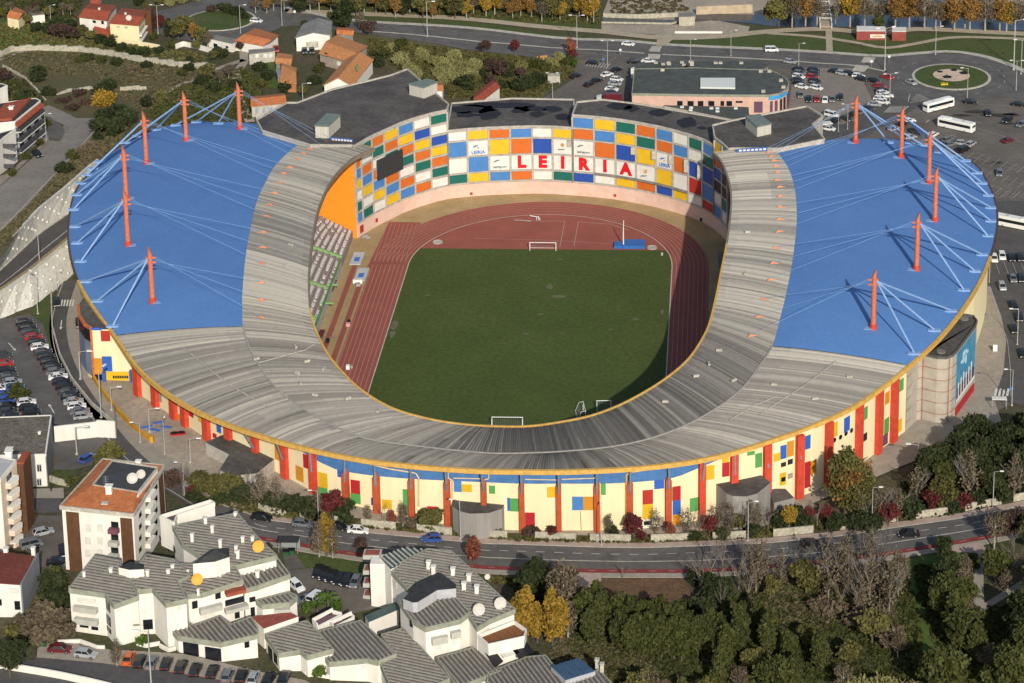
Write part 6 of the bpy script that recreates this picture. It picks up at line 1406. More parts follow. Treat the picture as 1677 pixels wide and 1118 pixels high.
dish(A_, 323, 948, 11.2, .0001+.0, m_odish) if False else None
A_, P, R = hsb('white block with two orange dishes and a red awning in the lower left row', [(297, 925), (385, 930), (397, 951), (330, 973), (308, 975), (290, 954)], 10.8, (60, 9))
for x, y in ((323, 949), (368, 929)): dish(A_, x, y+7, 10.4, 1.15, m_odish)
for x, y in ((347, 933), (361, 948), (325, 971), (308, 940)): chimney(A_, x, y, 10.3, (.45, .45, .8))
a, b = P[3], P[2]; eavewin(A_, a, b, [(314, 984, 323, 996), (325, 990, 362, 999, m_balg, 'balcony', .05, 1.2), (352, 970, 361, 980), (368, 979, 399, 989), (366, 990, 404, 996, m_balg, 'balcony', .05, 1.5), (367, 962, 399, 968, m_redtile, 'awning', .05, 1.6), (330, 1003, 352, 1010, m_shut), (384, 1001, 392, 1012)])
A_, P, R = hsb('white block with ribbed roof and orange dish at the lower left row right end', [(386, 934), (419, 922), (452, 913), (474, 942), (420, 961), (400, 966)], 10.2, (30, 34), 1.2)
dish(A_, 423, 902, 13.2, 1.2, m_odish); chimney(A_, 422, 942, 10, (.7, .7, .9)); chimney(A_, 433, 934, 10, (.4, .4, .7))
a, b = P[4], P[3]; eavewin(A_, a, b, [(426, 978, 434, 984, m_shut)]); a, b = P[5], P[4]; eavewin(A_, a, b, [(408, 977, 418, 985, m_dark), (410, 994, 417, 1008, m_dark)])
mb = MB(); pp = [G(x, y, 4.6) for x, y in ((411, 1010), (476, 1009), (489, 1018), (432, 1032))]; mb.prism([q.xy for q in pp], 5, pp[0].z, 0, True, False, 1); mb.build('red_terrace', [m_wwall, mat('red_tiles', (.26, .07, .05), .85, .1, 1.)], A_)
A_, P, R = hsb('small stepped white block with short ribbed roof above the red terrace', [(420, 984), (474, 971), (486, 978), (474, 988), (430, 992)], 7, (34, 30), .5); eavewin(A_, P[4], P[3], [(450, 994, 475, 999, m_balg, 'balcony', .05, 1.), (452, 1002, 464, 1010, m_shut)])
A_, P, R = hsb('low shop pavilion with ribbed roof and glazed front on the lower street', [(274, 1024), (303, 1016), (317, 1026), (360, 1010), (378, 1024), (410, 1012), (421, 1029), (421, 1040), (362, 1054), (292, 1043)], 4.6, (34, 36), .8, name='shop', cat='shop')
eavewin(A_, P[9], P[8], [(300, 1052, 325, 1072, m_dark, 'shop_window'), (336, 1060, 362, 1080, m_dark, 'shop_window')]); eavewin(A_, P[8], P[7], [(400, 1050, 408, 1060)])
A_, P, R = hsb('low white building with ribbed roof right of the shop pavilion', [(435, 1040), (502, 1018), (545, 1064), (503, 1075), (492, 1066), (457, 1071)], 5., (65, 14), .8, name='terrace_house', cat='house')
eavewin(A_, P[0], P[5], [(440, 1060, 446, 1080), (449, 1070, 454, 1085)])
A_, P, R = hsb('low white building with diagonal ribs and zigzag eaves in the bottom centre left', [(522, 1036), (590, 1018), (648, 1072), (618, 1084), (602, 1080), (540, 1086), (527, 1070), (545, 1063)], 5., (36, 38), .8, name='terrace_house', cat='house')
eavewin(A_, P[5], P[4], [(592, 1088, 603, 1095, m_shut)])
A_, P, R = hsb('long low ribbed-roof building with green shopfront in the bottom centre', [(625, 1041), (660, 1031), (735, 1112), (700, 1128), (640, 1125), (620, 1079), (648, 1072)], 5.4, (60, 12), .8, name='shop', cat='shop')
eavewin(A_, P[4], P[3], [(645, 1135, 690, 1142, m_dark)])
A_, P, R = hsb('low ribbed-roof building below the terrace of the lower right block', [(715, 1079), (777, 1062), (820, 1099), (760, 1122), (745, 1120)], 5., (34, 36), .8, name='terrace_house', cat='house')
A_, P, R = hsb('big right-hand white block with long ribbed roof, chimneys and two pale dishes', [(639, 933), (700, 901), (738, 904), (842, 999), (800, 1016), (781, 1028), (765, 1004), (740, 976), (706, 942), (668, 964)], 11.8, (60, 9), 1.8)
for x, y in ((702, 930), (710, 938), (742, 941), (781, 970), (760, 965), (768, 952)): chimney(A_, x, y, 11.4, (.8, .8, 1.5))
dish(A_, 784, 1006, 10.8, 1.25, m_pdish); dish(A_, 819, 996, 10.8, 1.25, m_pdish); dish(A_, 798, 948, 11, .6, m_pdish)
eavewin(A_, P[0], P[9], [(626, 943, 630, 958), (644, 950, 650, 960, m_shut)]); eavewin(A_, P[5], P[4], [(790, 1030, 800, 1038, m_shut), (815, 1022, 822, 1030, m_dark)])
pp = [G(x, y, 8.) for x, y in ((783, 1045), (800, 1060), (858, 1047), (862, 1036), (842, 1022))]; mb = MB(); mb.prism([q.xy for q in pp], 3, pp[0].z, 0, True, False, 1); tr_ = mb.build('planted_terrace', [m_wwall, mat('terracotta_leaves', (.2, .08, .03), .9, .2, 2., hi=(5., .3))], A_)
mb = MB()
for a_, b_ in zip(pp, pp[1:]+pp[:1]): mb.beam(a_, b_, pp[0].z, pp[0].z+.8, .25)
mb.build('terrace_wall', m_wwall, tr_)
mb = MB(); pp = [G(x, y, 6.2) for x, y in ((785, 1055), (797, 1048), (824, 1082), (811, 1092))]; mb.prism([q.xy for q in pp], pp[0].z-.2, pp[0].z, 0, True, True); mb.build('black_awning', m_black, A_)
mb = MB(); pp = [G(x, y, 6.2) for x, y in ((838, 1062), (862, 1050), (874, 1066), (850, 1078))]; mb.prism([q.xy for q in pp], pp[0].z-.2, pp[0].z, 0, True, True); mb.build('black_awning', m_black, A_)
mb = MB()
for k in range(8): 
    a_, b_ = G(814+k*3.6, 1062-k*.8, 6), G(827+k*3.2, 1078-k*1.0, 6); mb.beam(a_, b_, a_.z, a_.z+.2, .35)
mb.build('pergola', m_wwall, A_)
# glazed sloping roofs and balconies on the north-west side
pp = [G(x, y, 10.6) for x, y in ((622, 912), (662, 897), (700, 901), (640, 932))]; mb = MB(); mb.prism([q.xy for q in pp], 3, [q.z for q in pp], 0, True, False, 1); gl = mb.build('glazed_roof', [m_wwall, mat('teal_glass', (.05, .09, .09), .4, .1, 1.)], A_); ribs(gl, pp, (16, 12), 1.1, .3, .15, m_conc)
p_ = GZ(616, 990, T(-20)); mb = MB(); q1 = GZ(616, 912, T(-20)+10.4); mb.prism([(q1.x-1., q1.y-2), (q1.x+2.6, q1.y-2), (q1.x+3.5, q1.y+2.5), (q1.x-1., q1.y+1.)], 1, q1.z-.4, 0, True, True); mb.build('balcony_bay', m_wwall, A_)
for y in (905, 930, 951, 971): 
    q = G(606, y+6, 0); p_ = GZ(610, y, T(-20)+10.-(y-905)*.135); mb = MB(); mb.box((p_.x, p_.y, p_.z-.8), (3.6, 2.6, .9)); bl = mb.build('balcony', m_balg, A_); mb = MB(); mb.box((p_.x, p_.y, p_.z+.1), (3., 2., .06)); mb.build('balcony_floor', MATS['red_tiles'], bl)
A_, P, R = hsb('front wing with ribbed roof, dark gable and two grey balconies below the pale dishes', [(655, 986), (667, 989), (690, 968), (740, 974), (768, 1004), (752, 1016), (697, 1029), (676, 1016)], 11.2, (34, 36), 1.2)
eavewin(A_, P[6], P[5], [(706, 1040, 732, 1051, m_balg, 'balcony', .05, 1.), (737, 1031, 753, 1041, m_balg, 'balcony', .05, 1.), (712, 1052, 724, 1062, m_shut), (740, 1042, 748, 1055, m_shut)]); eavewin(A_, P[7], P[6], [(672, 1016, 676, 1026)])
pp = [G(x, y, 12.6) for x, y in ((660, 982), (684, 958), (722, 943), (747, 964), (747, 971), (716, 972), (684, 990), (676, 990))]; mb = MB(); zz = pp[0].z; mb.prism([q.xy for q in pp], zz-2., zz+.2, 0, True, False, 1); mb.build('dark_gable', [m_ltgrey, m_darkroof], A_)
pp = [G(x, y, 3.2) for x, y in ((598, 1008), (650, 990), (653, 1004), (604, 1020))]; mb = MB(); mb.prism([q.xy for q in pp], 0, pp[0].z, 0, True, False, 1); mb.build('courtyard_terrace', [m_wwall, MATS['teal_glass']], A_)
for (pts, h_, lab) in (([(512, 1020), (545, 1006), (560, 1012), (520, 1028)], 3.5, 'small white-walled roof terrace left of the courtyard'), ([(541, 1024), (576, 1012), (580, 1016), (546, 1030)], 3.2, 'narrow white walled terrace with planters in the courtyard')):
    B_, P, R = bld('courtyard_terrace', lab, pts, h_, m_wwall, mat('plum_tiles', (.14, .08, .1), .85, .1, 1.), cat='terrace'); mb = MB()
    for a_, b_ in zip(P, P[1:]+P[:1]): mb.beam(a_, b_, a_.z+.2, a_.z+1., .25)
    mb.build('parapet', m_wwall, B_)
A_, P, R = hsb('ribbed roof building with a blue metal roof section at the bottom edge', [(800, 1104), (862, 1078), (893, 1075), (925, 1114), (980, 1099), (1005, 1125), (1005, 1150), (800, 1150)], 4.6, (20, 26), .6, name='terrace_house', cat='house')
pp = [G(x, y, 5.6) for x, y in ((902, 1091), (948, 1077), (975, 1099), (926, 1114))]; mb = MB(); mb.prism([q.xy for q in pp], 2, pp[0].z, 0, True, False, 1); bl = mb.build('blue_roof_section', [m_ltgrey, mat('blue_metal_roof', (.05, .1, .17), .6, .1, .8)], A_); ribs(bl, pp, (24, 22), 1.2, .15, .1, MATS['blue_metal_roof'])
for x, y in ((978, 1090), (986, 1097)): chimney(A_, x, y, 5, (.7, .7, 1.4), m_conc)
# little garden walls and planters on the lower pavement
for px, lab in (([(95, 1054), (130, 1052), (168, 1066), (172, 1063)], 'white kerb planter wall in front of the left corner block'), ([(224, 1056), (228, 1062), (262, 1056)], 'white planter wall in front of the entrance recess'), ([(262, 1060), (281, 1070), (288, 1064)], 'white step wall by the shop pavilion corner'), ([(500, 1104), (545, 1112)], 'white planter kerb in front of the low right building')):
    wall_line(px, .8, .35, m_wwall, lab, name='planter_wall')
wall_line([(-20, 1090), (0, 1095), (100, 1112), (200, 1135)], 1.6, .3, m_wwall, 'white balustrade along the bottom left street', name='balustrade')
# bus shelter and bins
p = G(472, 906); t = thing('bus_shelter', 'grey glazed bus shelter beside the front street at left', 'bus shelter', tuple(p)); mb = MB(); mb.box((p.x, p.y+1, p.z+2.6), (4.4, 2.4, .2)); mb.build('roof', m_darkroof, t)
mb = MB(); mb.box((p.x+.2, p.y+2, p.z+.2), (4., .12, 2.3)); mb.build('glass_panel', mat('pale_glass', (.25, .27, .27), .3, .05, 1.), t); mb = MB()
for x in (-2., 2.): mb.tube((p.x+x, p.y, p.z), (p.x+x, p.y, p.z+2.6), .08)
mb.build('posts', m_rail, t)
for k, (px, py) in enumerate(((469, 910), (478, 908), (71, 1058))):
    p = G(px, py); t = thing('bin', ('left of the two green bins below the bus shelter', 'right of the two green bins below the bus shelter', 'green waste bin by the hedge at the left end of the lower pavement')[k], 'waste bin', tuple(p)); mb = MB(); mb.box(p, (1.3, 1., 1.15)); mb.build('body', mat('bin_green', (.02, .08, .03), .6, .1, 1.), t); mb = MB(); mb.box((p.x, p.y, p.z+1.15), (1.4, 1.1, .18)); mb.build('lid', m_black, t)
p = G(1655, 642); t = thing('bus_shelter', 'white-roofed bus shelter beside the right street near the crossing', 'bus shelter', tuple(GZ(1636, 668, 0))); p = GZ(1636, 668, 0); mb = MB(); mb.box((p.x, p.y, 2.5), (3.6, 1.6, .2)); mb.build('roof', m_white, t); mb = MB()
for x, y in ((-1.7, .6), (1.7, .6), (-1.7, -.6), (1.7, -.6)): mb.tube((p.x+x, p.y+y, 0), (p.x+x, p.y+y, 2.5), .07)
mb.build('posts', m_rail, t)
for k in range(4): sheet('crossing', [(1630+k*6.5, 638), (1634+k*6.5, 638), (1631.5+k*6.5, 650), (1627.5+k*6.5, 650)], 6, m_white)
p = GZ(1629.5, 577, 0); t = thing('sign_box', 'white advertising box on the right pavement', 'advertising box', (p.x, p.y, 0)); mb = MB(); mb.box((p.x, p.y, .4), (1.1, .4, 1.7)); mb.build('panel', m_post, t); mb = MB(); mb.box((p.x, p.y, 0), (.3, .3, .4)); mb.build('foot', m_rail, t)
# ================================================================ PLANTS
def leafmesh(name, blobs, n, ls, m, seed=1, aspect=1., droop=0.):
    r = np.random.RandomState(seed); V = []; vals = []
    vol = np.array([b[3]*b[4]*b[5] for b in blobs])**.67; vol /= vol.sum()
    idx = r.choice(len(blobs), n, p=vol); bs = np.array([b[:6] for b in blobs])[idx]; cl = r.rand(len(blobs))[idx]
    d = r.normal(size=(n, 3)); d /= np.linalg.norm(d, axis=1)[:, None]; rad = r.rand(n)**.35*(1+.12*r.normal(size=n))
    c = bs[:, :3]+d*rad[:, None]*bs[:, 3:6]
    a = r.normal(size=(n, 3)); a[:, 2] += droop; a /= np.linalg.norm(a, axis=1)[:, None]; b = np.cross(a, r.normal(size=(n, 3))); b /= np.linalg.norm(b, axis=1)[:, None]
    s = ls*(.6+.8*r.rand(n))[:, None]; a *= s*aspect; b *= s/aspect
    V = np.stack([c-a-b, c+a-b*.6, c+a*.8+b, c-a*.7+b], 1).reshape(-1, 3); F = np.arange(4*n).reshape(n, 4)
    me = bpy.data.meshes.new(name); me.from_pydata(V.tolist(), [], F.tolist()); me.materials.append(m); attr(me, 'leaf', np.clip(.2+.45*r.rand(n)+.35*cl, 0, 1).tolist()); return me
def trunkmesh(name, h, r0, m, limbs=5, seed=1, spread=1.5, zlo=.35):
    r = random.Random(seed); mb = MB(); mb.tube((0, 0, -.4), (.1*h/8, 0, h*.6), r0, r0*.55, 6); mb.tube((.1*h/8, 0, h*.6), (0, .1, h*.9), r0*.55, r0*.2, 5)
    for k in range(limbs):
        a = r.uniform(0, 6.28); z = h*r.uniform(zlo, .65); L = spread*r.uniform(.6, 1.1); mb.tube((.05, 0, z), (L*math.cos(a), L*math.sin(a), z+L*r.uniform(.5, 1.1)), r0*.4, r0*.12, 4)
    return mb.build(name, m, data_only=True)
def baremesh(name, h, w, seed, m, depth=4):
    r = random.Random(seed); mb = MB()
    def br(p, d, L, rad, k):
        q = p+d*L; mb.tube(p, q, rad, rad*.62, 4 if k < 2 else 3, cap=False)
        if k >= depth: return
        for _ in range(3 if k else 6):
            ax = Vector((r.uniform(-1, 1), r.uniform(-1, 1), r.uniform(-.2, .6))); nd = (d*(.9 if k else .7)+ax*(.62 if k else .6)*w).normalized(); nd.z = abs(nd.z)*.8+.15
            t = r.uniform(.45, 1.) if k else r.uniform(.35, 1.); br(p+d*L*t, nd.normalized(), L*r.uniform(.5, .72), rad*.5, k+1)
    br(Vector((0, 0, -.3)), Vector((r.uniform(-.05, .05), 0, 1)), h*.5, h*.018, 0); return mb.build(name, m, data_only=True)
def blobs(kind, h, w, seed):
    r = random.Random(seed); B = []
    if kind == 'col':      # upright
        for k in range(12): t = (k+.5)/12; z = h*(.18+.8*t); ww = w*.5*math.sin(math.pi*(.18+.75*t))**.8; B.append((r.uniform(-.3, .3)*ww, r.uniform(-.3, .3)*ww, z, ww*.72, ww*.72, h*.09))
    elif kind == 'round':
        for k in range(16): a = r.uniform(0, 6.28); q = r.random()**.5*.62; z = r.uniform(.38, .86); f = math.sin(math.pi*min(.97, max(.1, (z-.2)/.85))); B.append((q*w/2*math.cos(a)*f, q*w/2*math.sin(a)*f, h*z, w*r.uniform(.17, .27), w*r.uniform(.17, .27), h*r.uniform(.09, .15)))
    elif kind == 'spread':
        for k in range(20): a = r.uniform(0, 6.28); q = r.uniform(.2, .8); B.append((q*w/2*math.cos(a), q*w/2*math.sin(a), h*(.92-.35*q*q-r.random()*.25), w*.2, w*.2, h*.09))
        B.append((0, 0, h*.5, w*.3, w*.3, h*.2))
    elif kind == 'bush':
        for k in range(9): a = r.uniform(0, 6.28); q = r.random()*.6; B.append((q*w/2*math.cos(a), q*w/2*math.sin(a), h*r.uniform(.3, .7), w*.24, w*.24, h*.26))
    return B
m_bark = mat('bark', (.1, .08, .06), .95, .15, 2.); m_barkp = mat('pale_bark', (.3, .28, .24), .95, .15, 2., obj=True); m_twig = mat('twig', (.15, .125, .1), .95, .15, 1.); m_twigp = mat('pale_twig', (.22, .195, .165), .95, .15, 1.)
LM = {'dark': leafmat('leaf_dark', (.014, .022, .008), (.042, .052, .019)), 'mid': leafmat('leaf_mid', (.024, .03, .008), (.072, .078, .022)), 'olive': leafmat('leaf_olive', (.04, .04, .012), (.14, .13, .04)),
      'yellow': leafmat('leaf_yellow', (.11, .07, .012), (.32, .2, .03)), 'orange': leafmat('leaf_orange', (.1, .055, .018), (.26, .14, .04)), 'brown': leafmat('leaf_brown', (.06, .046, .03), (.16, .125, .08)),
      'red': leafmat('leaf_red', (.05, .012, .012), (.14, .03, .028)), 'scarlet': leafmat('leaf_scarlet', (.12, .035, .02), (.27, .09, .05)), 'pale': leafmat('leaf_pale', (.10, .10, .035), (.26, .25, .10)), 'green': leafmat('leaf_green', (.02, .045, .006), (.08, .13, .02)),
      'maroon': leafmat('leaf_maroon', (.035, .022, .018), (.09, .055, .042))}
KIND = {}   # name -> (list of protos, reference height, description)
def defk(name, shape, col, h, w, n, ls, desc, trunk=True, nv=3, bark=None, droop=0., aspect=1.):
    n = int(n*1.7); ls *= .74
    P = []
    for s in range(nv):
        parts = []
        if trunk: parts.append(('trunk', trunkmesh('trunk', h, .028*h, bark or m_bark, 6, s+3, w*.35), []))
        parts.append(('crown' if trunk else 'foliage', leafmesh('crown', blobs(shape, h, w, s*7+len(name)), n, ls, LM[col], s+11, aspect, droop), [])); P.append(parts)
    KIND[name] = (P, h, desc)
defk('pine', 'round', 'dark', 12, 10.5, 2600, .42, 'dense dark green tree'); defk('willow', 'round', 'mid', 10, 8.5, 2200, .38, 'dense olive green tree', droop=.4, aspect=1.3)
defk('hedge', 'col', 'mid', 10, 5.5, 1800, .36, 'upright dark green tree', aspect=1.3); defk('darkcol', 'col', 'dark', 11, 7, 1900, .38, 'tall dark conical tree')
defk('poplar', 'col', 'yellow', 12, 5.2, 1600, .32, 'upright golden autumn tree'); defk('autumn', 'round', 'orange', 12, 8, 1500, .36, 'orange autumn tree', bark=m_barkp); defk('golden', 'round', 'yellow', 11, 7.5, 1500, .36, 'golden yellow tree', bark=m_barkp)
defk('brown', 'col', 'brown', 11, 6, 620, .22, 'thin brown autumn tree', bark=m_barkp); defk('brownr', 'round', 'brown', 11, 8.5, 760, .24, 'brown half-bare tree', bark=m_barkp); defk('olive', 'round', 'olive', 7, 6.5, 1300, .3, 'olive green tree')
defk('red', 'round', 'red', 5.5, 4.2, 700, .25, 'crimson-leaved tree'); defk('scarlet', 'col', 'scarlet', 5, 3.2, 420, .22, 'small scarlet-leaved tree'); defk('maroon', 'round', 'maroon', 6, 6, 900, .28, 'dull maroon tree')
defk('bush', 'bush', 'mid', 3, 4.2, 600, .26, 'dark green bush', False); defk('dbush', 'bush', 'dark', 4, 5.5, 800, .3, 'dark bush', False); defk('obush', 'bush', 'olive', 3, 4.2, 600, .25, 'olive bush', False); defk('pbush', 'bush', 'pale', 4.5, 6, 1100, .3, 'pale yellowish reed clump', False, droop=1.4, aspect=2.2)
defk('ybush', 'bush', 'yellow', 6.5, 7, 1200, .3, 'round yellow bush', False); defk('mbush', 'bush', 'maroon', 2.6, 5, 600, .26, 'brownish-red bush', False); defk('bbush', 'bush', 'brown', 3, 4.5, 600, .26, 'dry brown bush', False); defk('gbush', 'bush', 'green', 1.6, 1.9, 260, .16, 'small clipped green shrub', False); defk('rbush', 'bush', 'red', 3.2, 3.6, 480, .22, 'crimson bush', False)
defk('round', 'round', 'dark', 7.5, 7.4, 3200, .24, 'round dense dark green tree'); defk('mixed', 'col', 'olive', 16, 10, 2600, .33, 'tall olive tree'); defk('mixedy', 'round', 'orange', 12, 9, 900, .3, 'orange tree')
P = []
for s in range(4): P.append([('branches', baremesh('branches', 10, 1., s+2, m_twig, 4), [])])
KIND['bare'] = (P, 10, 'bare leafless brown-grey tree')
P = []
for s in range(3): P.append([('branches', baremesh('branches', 10, .8, s+22, m_twigp, 4), [('last_leaves', leafmesh('last_leaves', blobs('col', 10, 5, s), 420, .16, LM['brown'], s))])])
KIND['birch'] = (P, 10, 'bare pale-trunked tree')
mb = MB(); mb.tube((0, 0, -.3), (.1, 0, 3.2), .3, .24, 8); PT = mb.build('trunk', m_bark, data_only=True); mb = MB()
for k in range(22):
    a = k*2.4; el = .2+.9*((k*5) % 7)/7; p = Vector((.1, 0, 3.2)); L = 2.6
    for s in range(5):
        t0, t1 = s/5, (s+1)/5; f = lambda t: Vector((math.cos(a)*L*t*math.cos(el*(1-t)), math.sin(a)*L*t*math.cos(el*(1-t)), L*math.sin(el)*t*(1.3-t*1.1)))
        q0, q1 = p+f(t0), p+f(t1); n = Vector((-math.sin(a), math.cos(a), 0)); mb.face([q0-n*.28*(1-t0*.5)+Vector((0, 0, -.15)), q1-n*.28*(1-t1*.7)+Vector((0, 0, -.2)), q1, q0]); mb.face([q0, q1, q1+n*.28*(1-t1*.7)+Vector((0, 0, -.2)), q0+n*.28*(1-t0*.5)+Vector((0, 0, -.15))])
PF = mb.build('fronds', LM['green'], data_only=True); attr(PF, 'leaf', [.3+.5*((i*13) % 10)/10 for i in range(len(PF.polygons))])
KIND['palm'] = ([[('trunk', PT, []), ('fronds', PF, [])]], 5, 'palm tree with arching green fronds')
TR = random.Random(77)
def grove(where, items, hill=False, catg=None):
    """items: (px, py, kind, height m) of trunk bases; labelled by kind and order from the left"""
    by = {}
    for it in items: by.setdefault(it[2], []).append(it)
    for k, L in by.items():
        L.sort(key=lambda t: t[0]); P, h0, desc = KIND[k]; isb = 'bush' in k
        nm = {'palm': 'palm_tree', 'bare': 'bare_tree', 'birch': 'bare_tree', 'pine': 'evergreen_tree', 'willow': 'broadleaf_tree', 'hedge': 'evergreen_tree', 'darkcol': 'evergreen_tree', 'pbush': 'reed_clump'}.get(k, 'bush' if isb else 'autumn_tree' if k in ('poplar', 'autumn', 'golden', 'brown', 'brownr', 'red', 'scarlet', 'maroon', 'mixedy') else 'broadleaf_tree')
        for i, (x, y, _, h) in enumerate(L):
            p = H(x, y, .3) if hill else G(x, y); s = h/h0; lab = f'{desc} {where}' if len(L) == 1 else f'{desc}, {nth(i)} from the left {where}'
            instance(TR.choice(P), nm, lab, 'bush' if isb else 'tree', (p.x, p.y, p.z), TR.uniform(0, 6.28), (s*TR.uniform(.92, 1.1), s*TR.uniform(.92, 1.1), s), f'{desc}s {where}' if len(L) > 1 else None)
grove('in the stadium planting', [(187, 765, 'olive', 7), (172, 764, 'obush', 4), (283, 806, 'maroon', 5.5), (300, 812, 'bare', 8), (318, 812, 'rbush', 3), (332, 816, 'olive', 6.5), (352, 818, 'olive', 6), (376, 820, 'olive', 7), (396, 824, 'dbush', 5), (412, 830, 'bare', 9), (428, 834, 'birch', 9), (446, 836, 'dbush', 4.4), (455, 838, 'birch', 8), (360, 826, 'dbush', 3), (320, 822, 'dbush', 3),
    (478, 842, 'dbush', 5), (500, 846, 'dbush', 4.5), (520, 845, 'birch', 6), (545, 851, 'red', 7), (560, 852, 'dbush', 5), (604, 857, 'brown', 4.5), (628, 862, 'bare', 5), (642, 862, 'scarlet', 4), (660, 862, 'brown', 6), (676, 864, 'bbush', 2.5), (700, 864, 'obush', 4.4), (712, 866, 'olive', 5), (780, 874, 'maroon', 4), (795, 874, 'scarlet', 5), (812, 876, 'dbush', 2), (870, 878, 'mbush', 2.4), (905, 882, 'red', 3.2), (998, 876, 'brown', 5.2), (1004, 878, 'dbush', 2.6),
    (1037, 882, 'red', 6), (1050, 884, 'rbush', 2.4), (1098, 882, 'scarlet', 4), (1075, 878, 'birch', 6.5), (1125, 880, 'birch', 7), (1145, 878, 'bare', 7), (1162, 878, 'red', 5), (1178, 876, 'birch', 7.5), (1195, 876, 'birch', 8), (1212, 872, 'olive', 5), (1228, 872, 'birch', 8), (1243, 870, 'birch', 7), (1258, 868, 'bare', 7), (1275, 864, 'dbush', 4), (1292, 866, 'golden', 6), (1308, 862, 'dbush', 5), (1322, 862, 'red', 5), (1338, 862, 'bare', 7), (1136, 884, 'dbush', 2.4), (1186, 882, 'dbush', 3), (1234, 878, 'dbush', 3),
    (1384, 846, 'mixed', 17), (1405, 850, 'mixed', 14), (1392, 848, 'mixedy', 15), (1355, 856, 'red', 4.5), (1440, 860, 'birch', 10), (1455, 862, 'red', 6), (1470, 856, 'birch', 9), (1420, 862, 'bare', 9), (1432, 870, 'dbush', 4), (1410, 868, 'dbush', 5), (1370, 868, 'dbush', 4)])
grove('among the trees right of the stadium', [(1512, 800, 'pine', 9), (1532, 785, 'pine', 9.5), (1568, 758, 'pine', 9.5), (1598, 745, 'pine', 10), (1545, 808, 'willow', 8), (1578, 785, 'pine', 9.5), (1612, 778, 'pine', 10), (1640, 755, 'pine', 10), (1672, 742, 'pine', 10), (1655, 795, 'pine', 10), (1625, 815, 'pine', 8), (1500, 828, 'birch', 10), (1588, 822, 'birch', 13), (1540, 836, 'olive', 8), (1525, 842, 'red', 7), (1578, 832, 'rbush', 4), (1660, 818, 'birch', 11), (1690, 800, 'pine', 13), (1700, 760, 'pine', 13), (1485, 845, 'dbush', 5), (1600, 826, 'dbush', 4), (1555, 838, 'dbush', 4), (1566, 800, 'dbush', 6), (1640, 822, 'dbush', 5)])
grove('below the front street', [(535, 910, 'poplar', 10), (523, 912, 'brown', 8.5), (545, 914, 'brown', 8), (776, 922, 'scarlet', 6.5), (726, 948, 'bare', 5), (1020, 948, 'bare', 5.5), (878, 990, 'darkcol', 11), (866, 985, 'darkcol', 9), (892, 988, 'darkcol', 8), (848, 1045, 'poplar', 10), (862, 1050, 'poplar', 12), (880, 1052, 'poplar', 9), (905, 1056, 'poplar', 12.5), (918, 1052, 'poplar', 10), (924, 1020, 'brown', 14), (938, 1015, 'brown', 13), (912, 1010, 'brown', 12), (930, 1045, 'brown', 9), (590, 905, 'maroon', 3.6), (440, 902, 'dbush', 2)])
hd = [(958+i*15.5+TR.uniform(-3, 3), 1030+i*3.2+TR.uniform(-10, 10), 'hedge', TR.uniform(8.5, 10.5)) for i in range(17)]+[(965+i*17+TR.uniform(-3, 3), 1056+i*3.5+TR.uniform(-4, 4), 'hedge', TR.uniform(8, 10)) for i in range(10)]
grove('in the dark grove at the bottom centre', [t for t in hd if not (t[0] < 1010 and t[1] > 1060)])
g2 = [(1215, 1050, 'hedge', 9), (1245, 1035, 'hedge', 8), (1262, 1075, 'hedge', 10), (1290, 1100, 'hedge', 9), (1235, 1105, 'olive', 6), (1320, 1060, 'olive', 5), (1345, 1100, 'hedge', 9), (1385, 1090, 'olive', 6), (1300, 1130, 'hedge', 8), (1380, 1140, 'brownr', 7), (1270, 1150, 'willow', 10), (1210, 1140, 'brownr', 7), (1180, 1125, 'hedge', 9), (1155, 1010, 'dbush', 5), (1170, 985, 'dbush', 6), (1180, 1000, 'bare', 7), (1225, 985, 'bare', 10), (1150, 975, 'bare', 10), (1165, 965, 'bare', 11), (1185, 955, 'bare', 11), (1210, 965, 'bare', 12), (1232, 955, 'bare', 11), (1238, 970, 'birch', 12), (1250, 960, 'birch', 11), (1140, 958, 'dbush', 4),
      (1265, 980, 'olive', 5), (1278, 965, 'birch', 9), (1320, 975, 'olive', 8), (1310, 960, 'bare', 9), (1356, 983, 'birch', 14), (1388, 975, 'brown', 11), (1402, 990, 'bare', 12), (1424, 995, 'birch', 13), (1440, 990, 'bare', 12), (1456, 1006, 'birch', 13), (1470, 975, 'brown', 11), (1378, 1000, 'bare', 8), (1410, 1010, 'birch', 8), (1435, 1020, 'bbush', 4), (1340, 1000, 'bbush', 3.5), (1365, 1010, 'bbush', 4), (1398, 1025, 'bbush', 4), (1425, 925, 'birch', 9), (1445, 930, 'bare', 12), (1408, 940, 'bare', 11), (1385, 945, 'brown', 10), (1428, 1055, 'olive', 8), (1436, 1045, 'willow', 6), (1460, 1060, 'bbush', 5), (1470, 1080, 'brownr', 6)]
grove('in the scrub at the lower right', g2)
grove('in the park at the far lower right', [(1545, 1015, 'willow', 10), (1548, 955, 'darkcol', 9), (1545, 985, 'darkcol', 10), (1560, 1045, 'hedge', 10), (1572, 1070, 'willow', 10), (1560, 1020, 'willow', 11), (1600, 1085, 'hedge', 9), (1620, 1110, 'brownr', 8), (1670, 1110, 'willow', 12), (1675, 1050, 'pine', 11), (1565, 985, 'brownr', 8), (1578, 960, 'brown', 8), (1580, 1010, 'brownr', 7), (1595, 930, 'bush', 3), (1630, 955, 'willow', 8), (1660, 930, 'bare', 9), (1675, 960, 'brownr', 8), (1650, 975, 'brownr', 6), (1628, 900, 'brownr', 9), (1660, 890, 'maroon', 8), (1690, 905, 'willow', 10), (1700, 1000, 'pine', 11), (1640, 1150, 'willow', 12), (1540, 1150, 'willow', 12), (1545, 905, 'dbush', 4)])
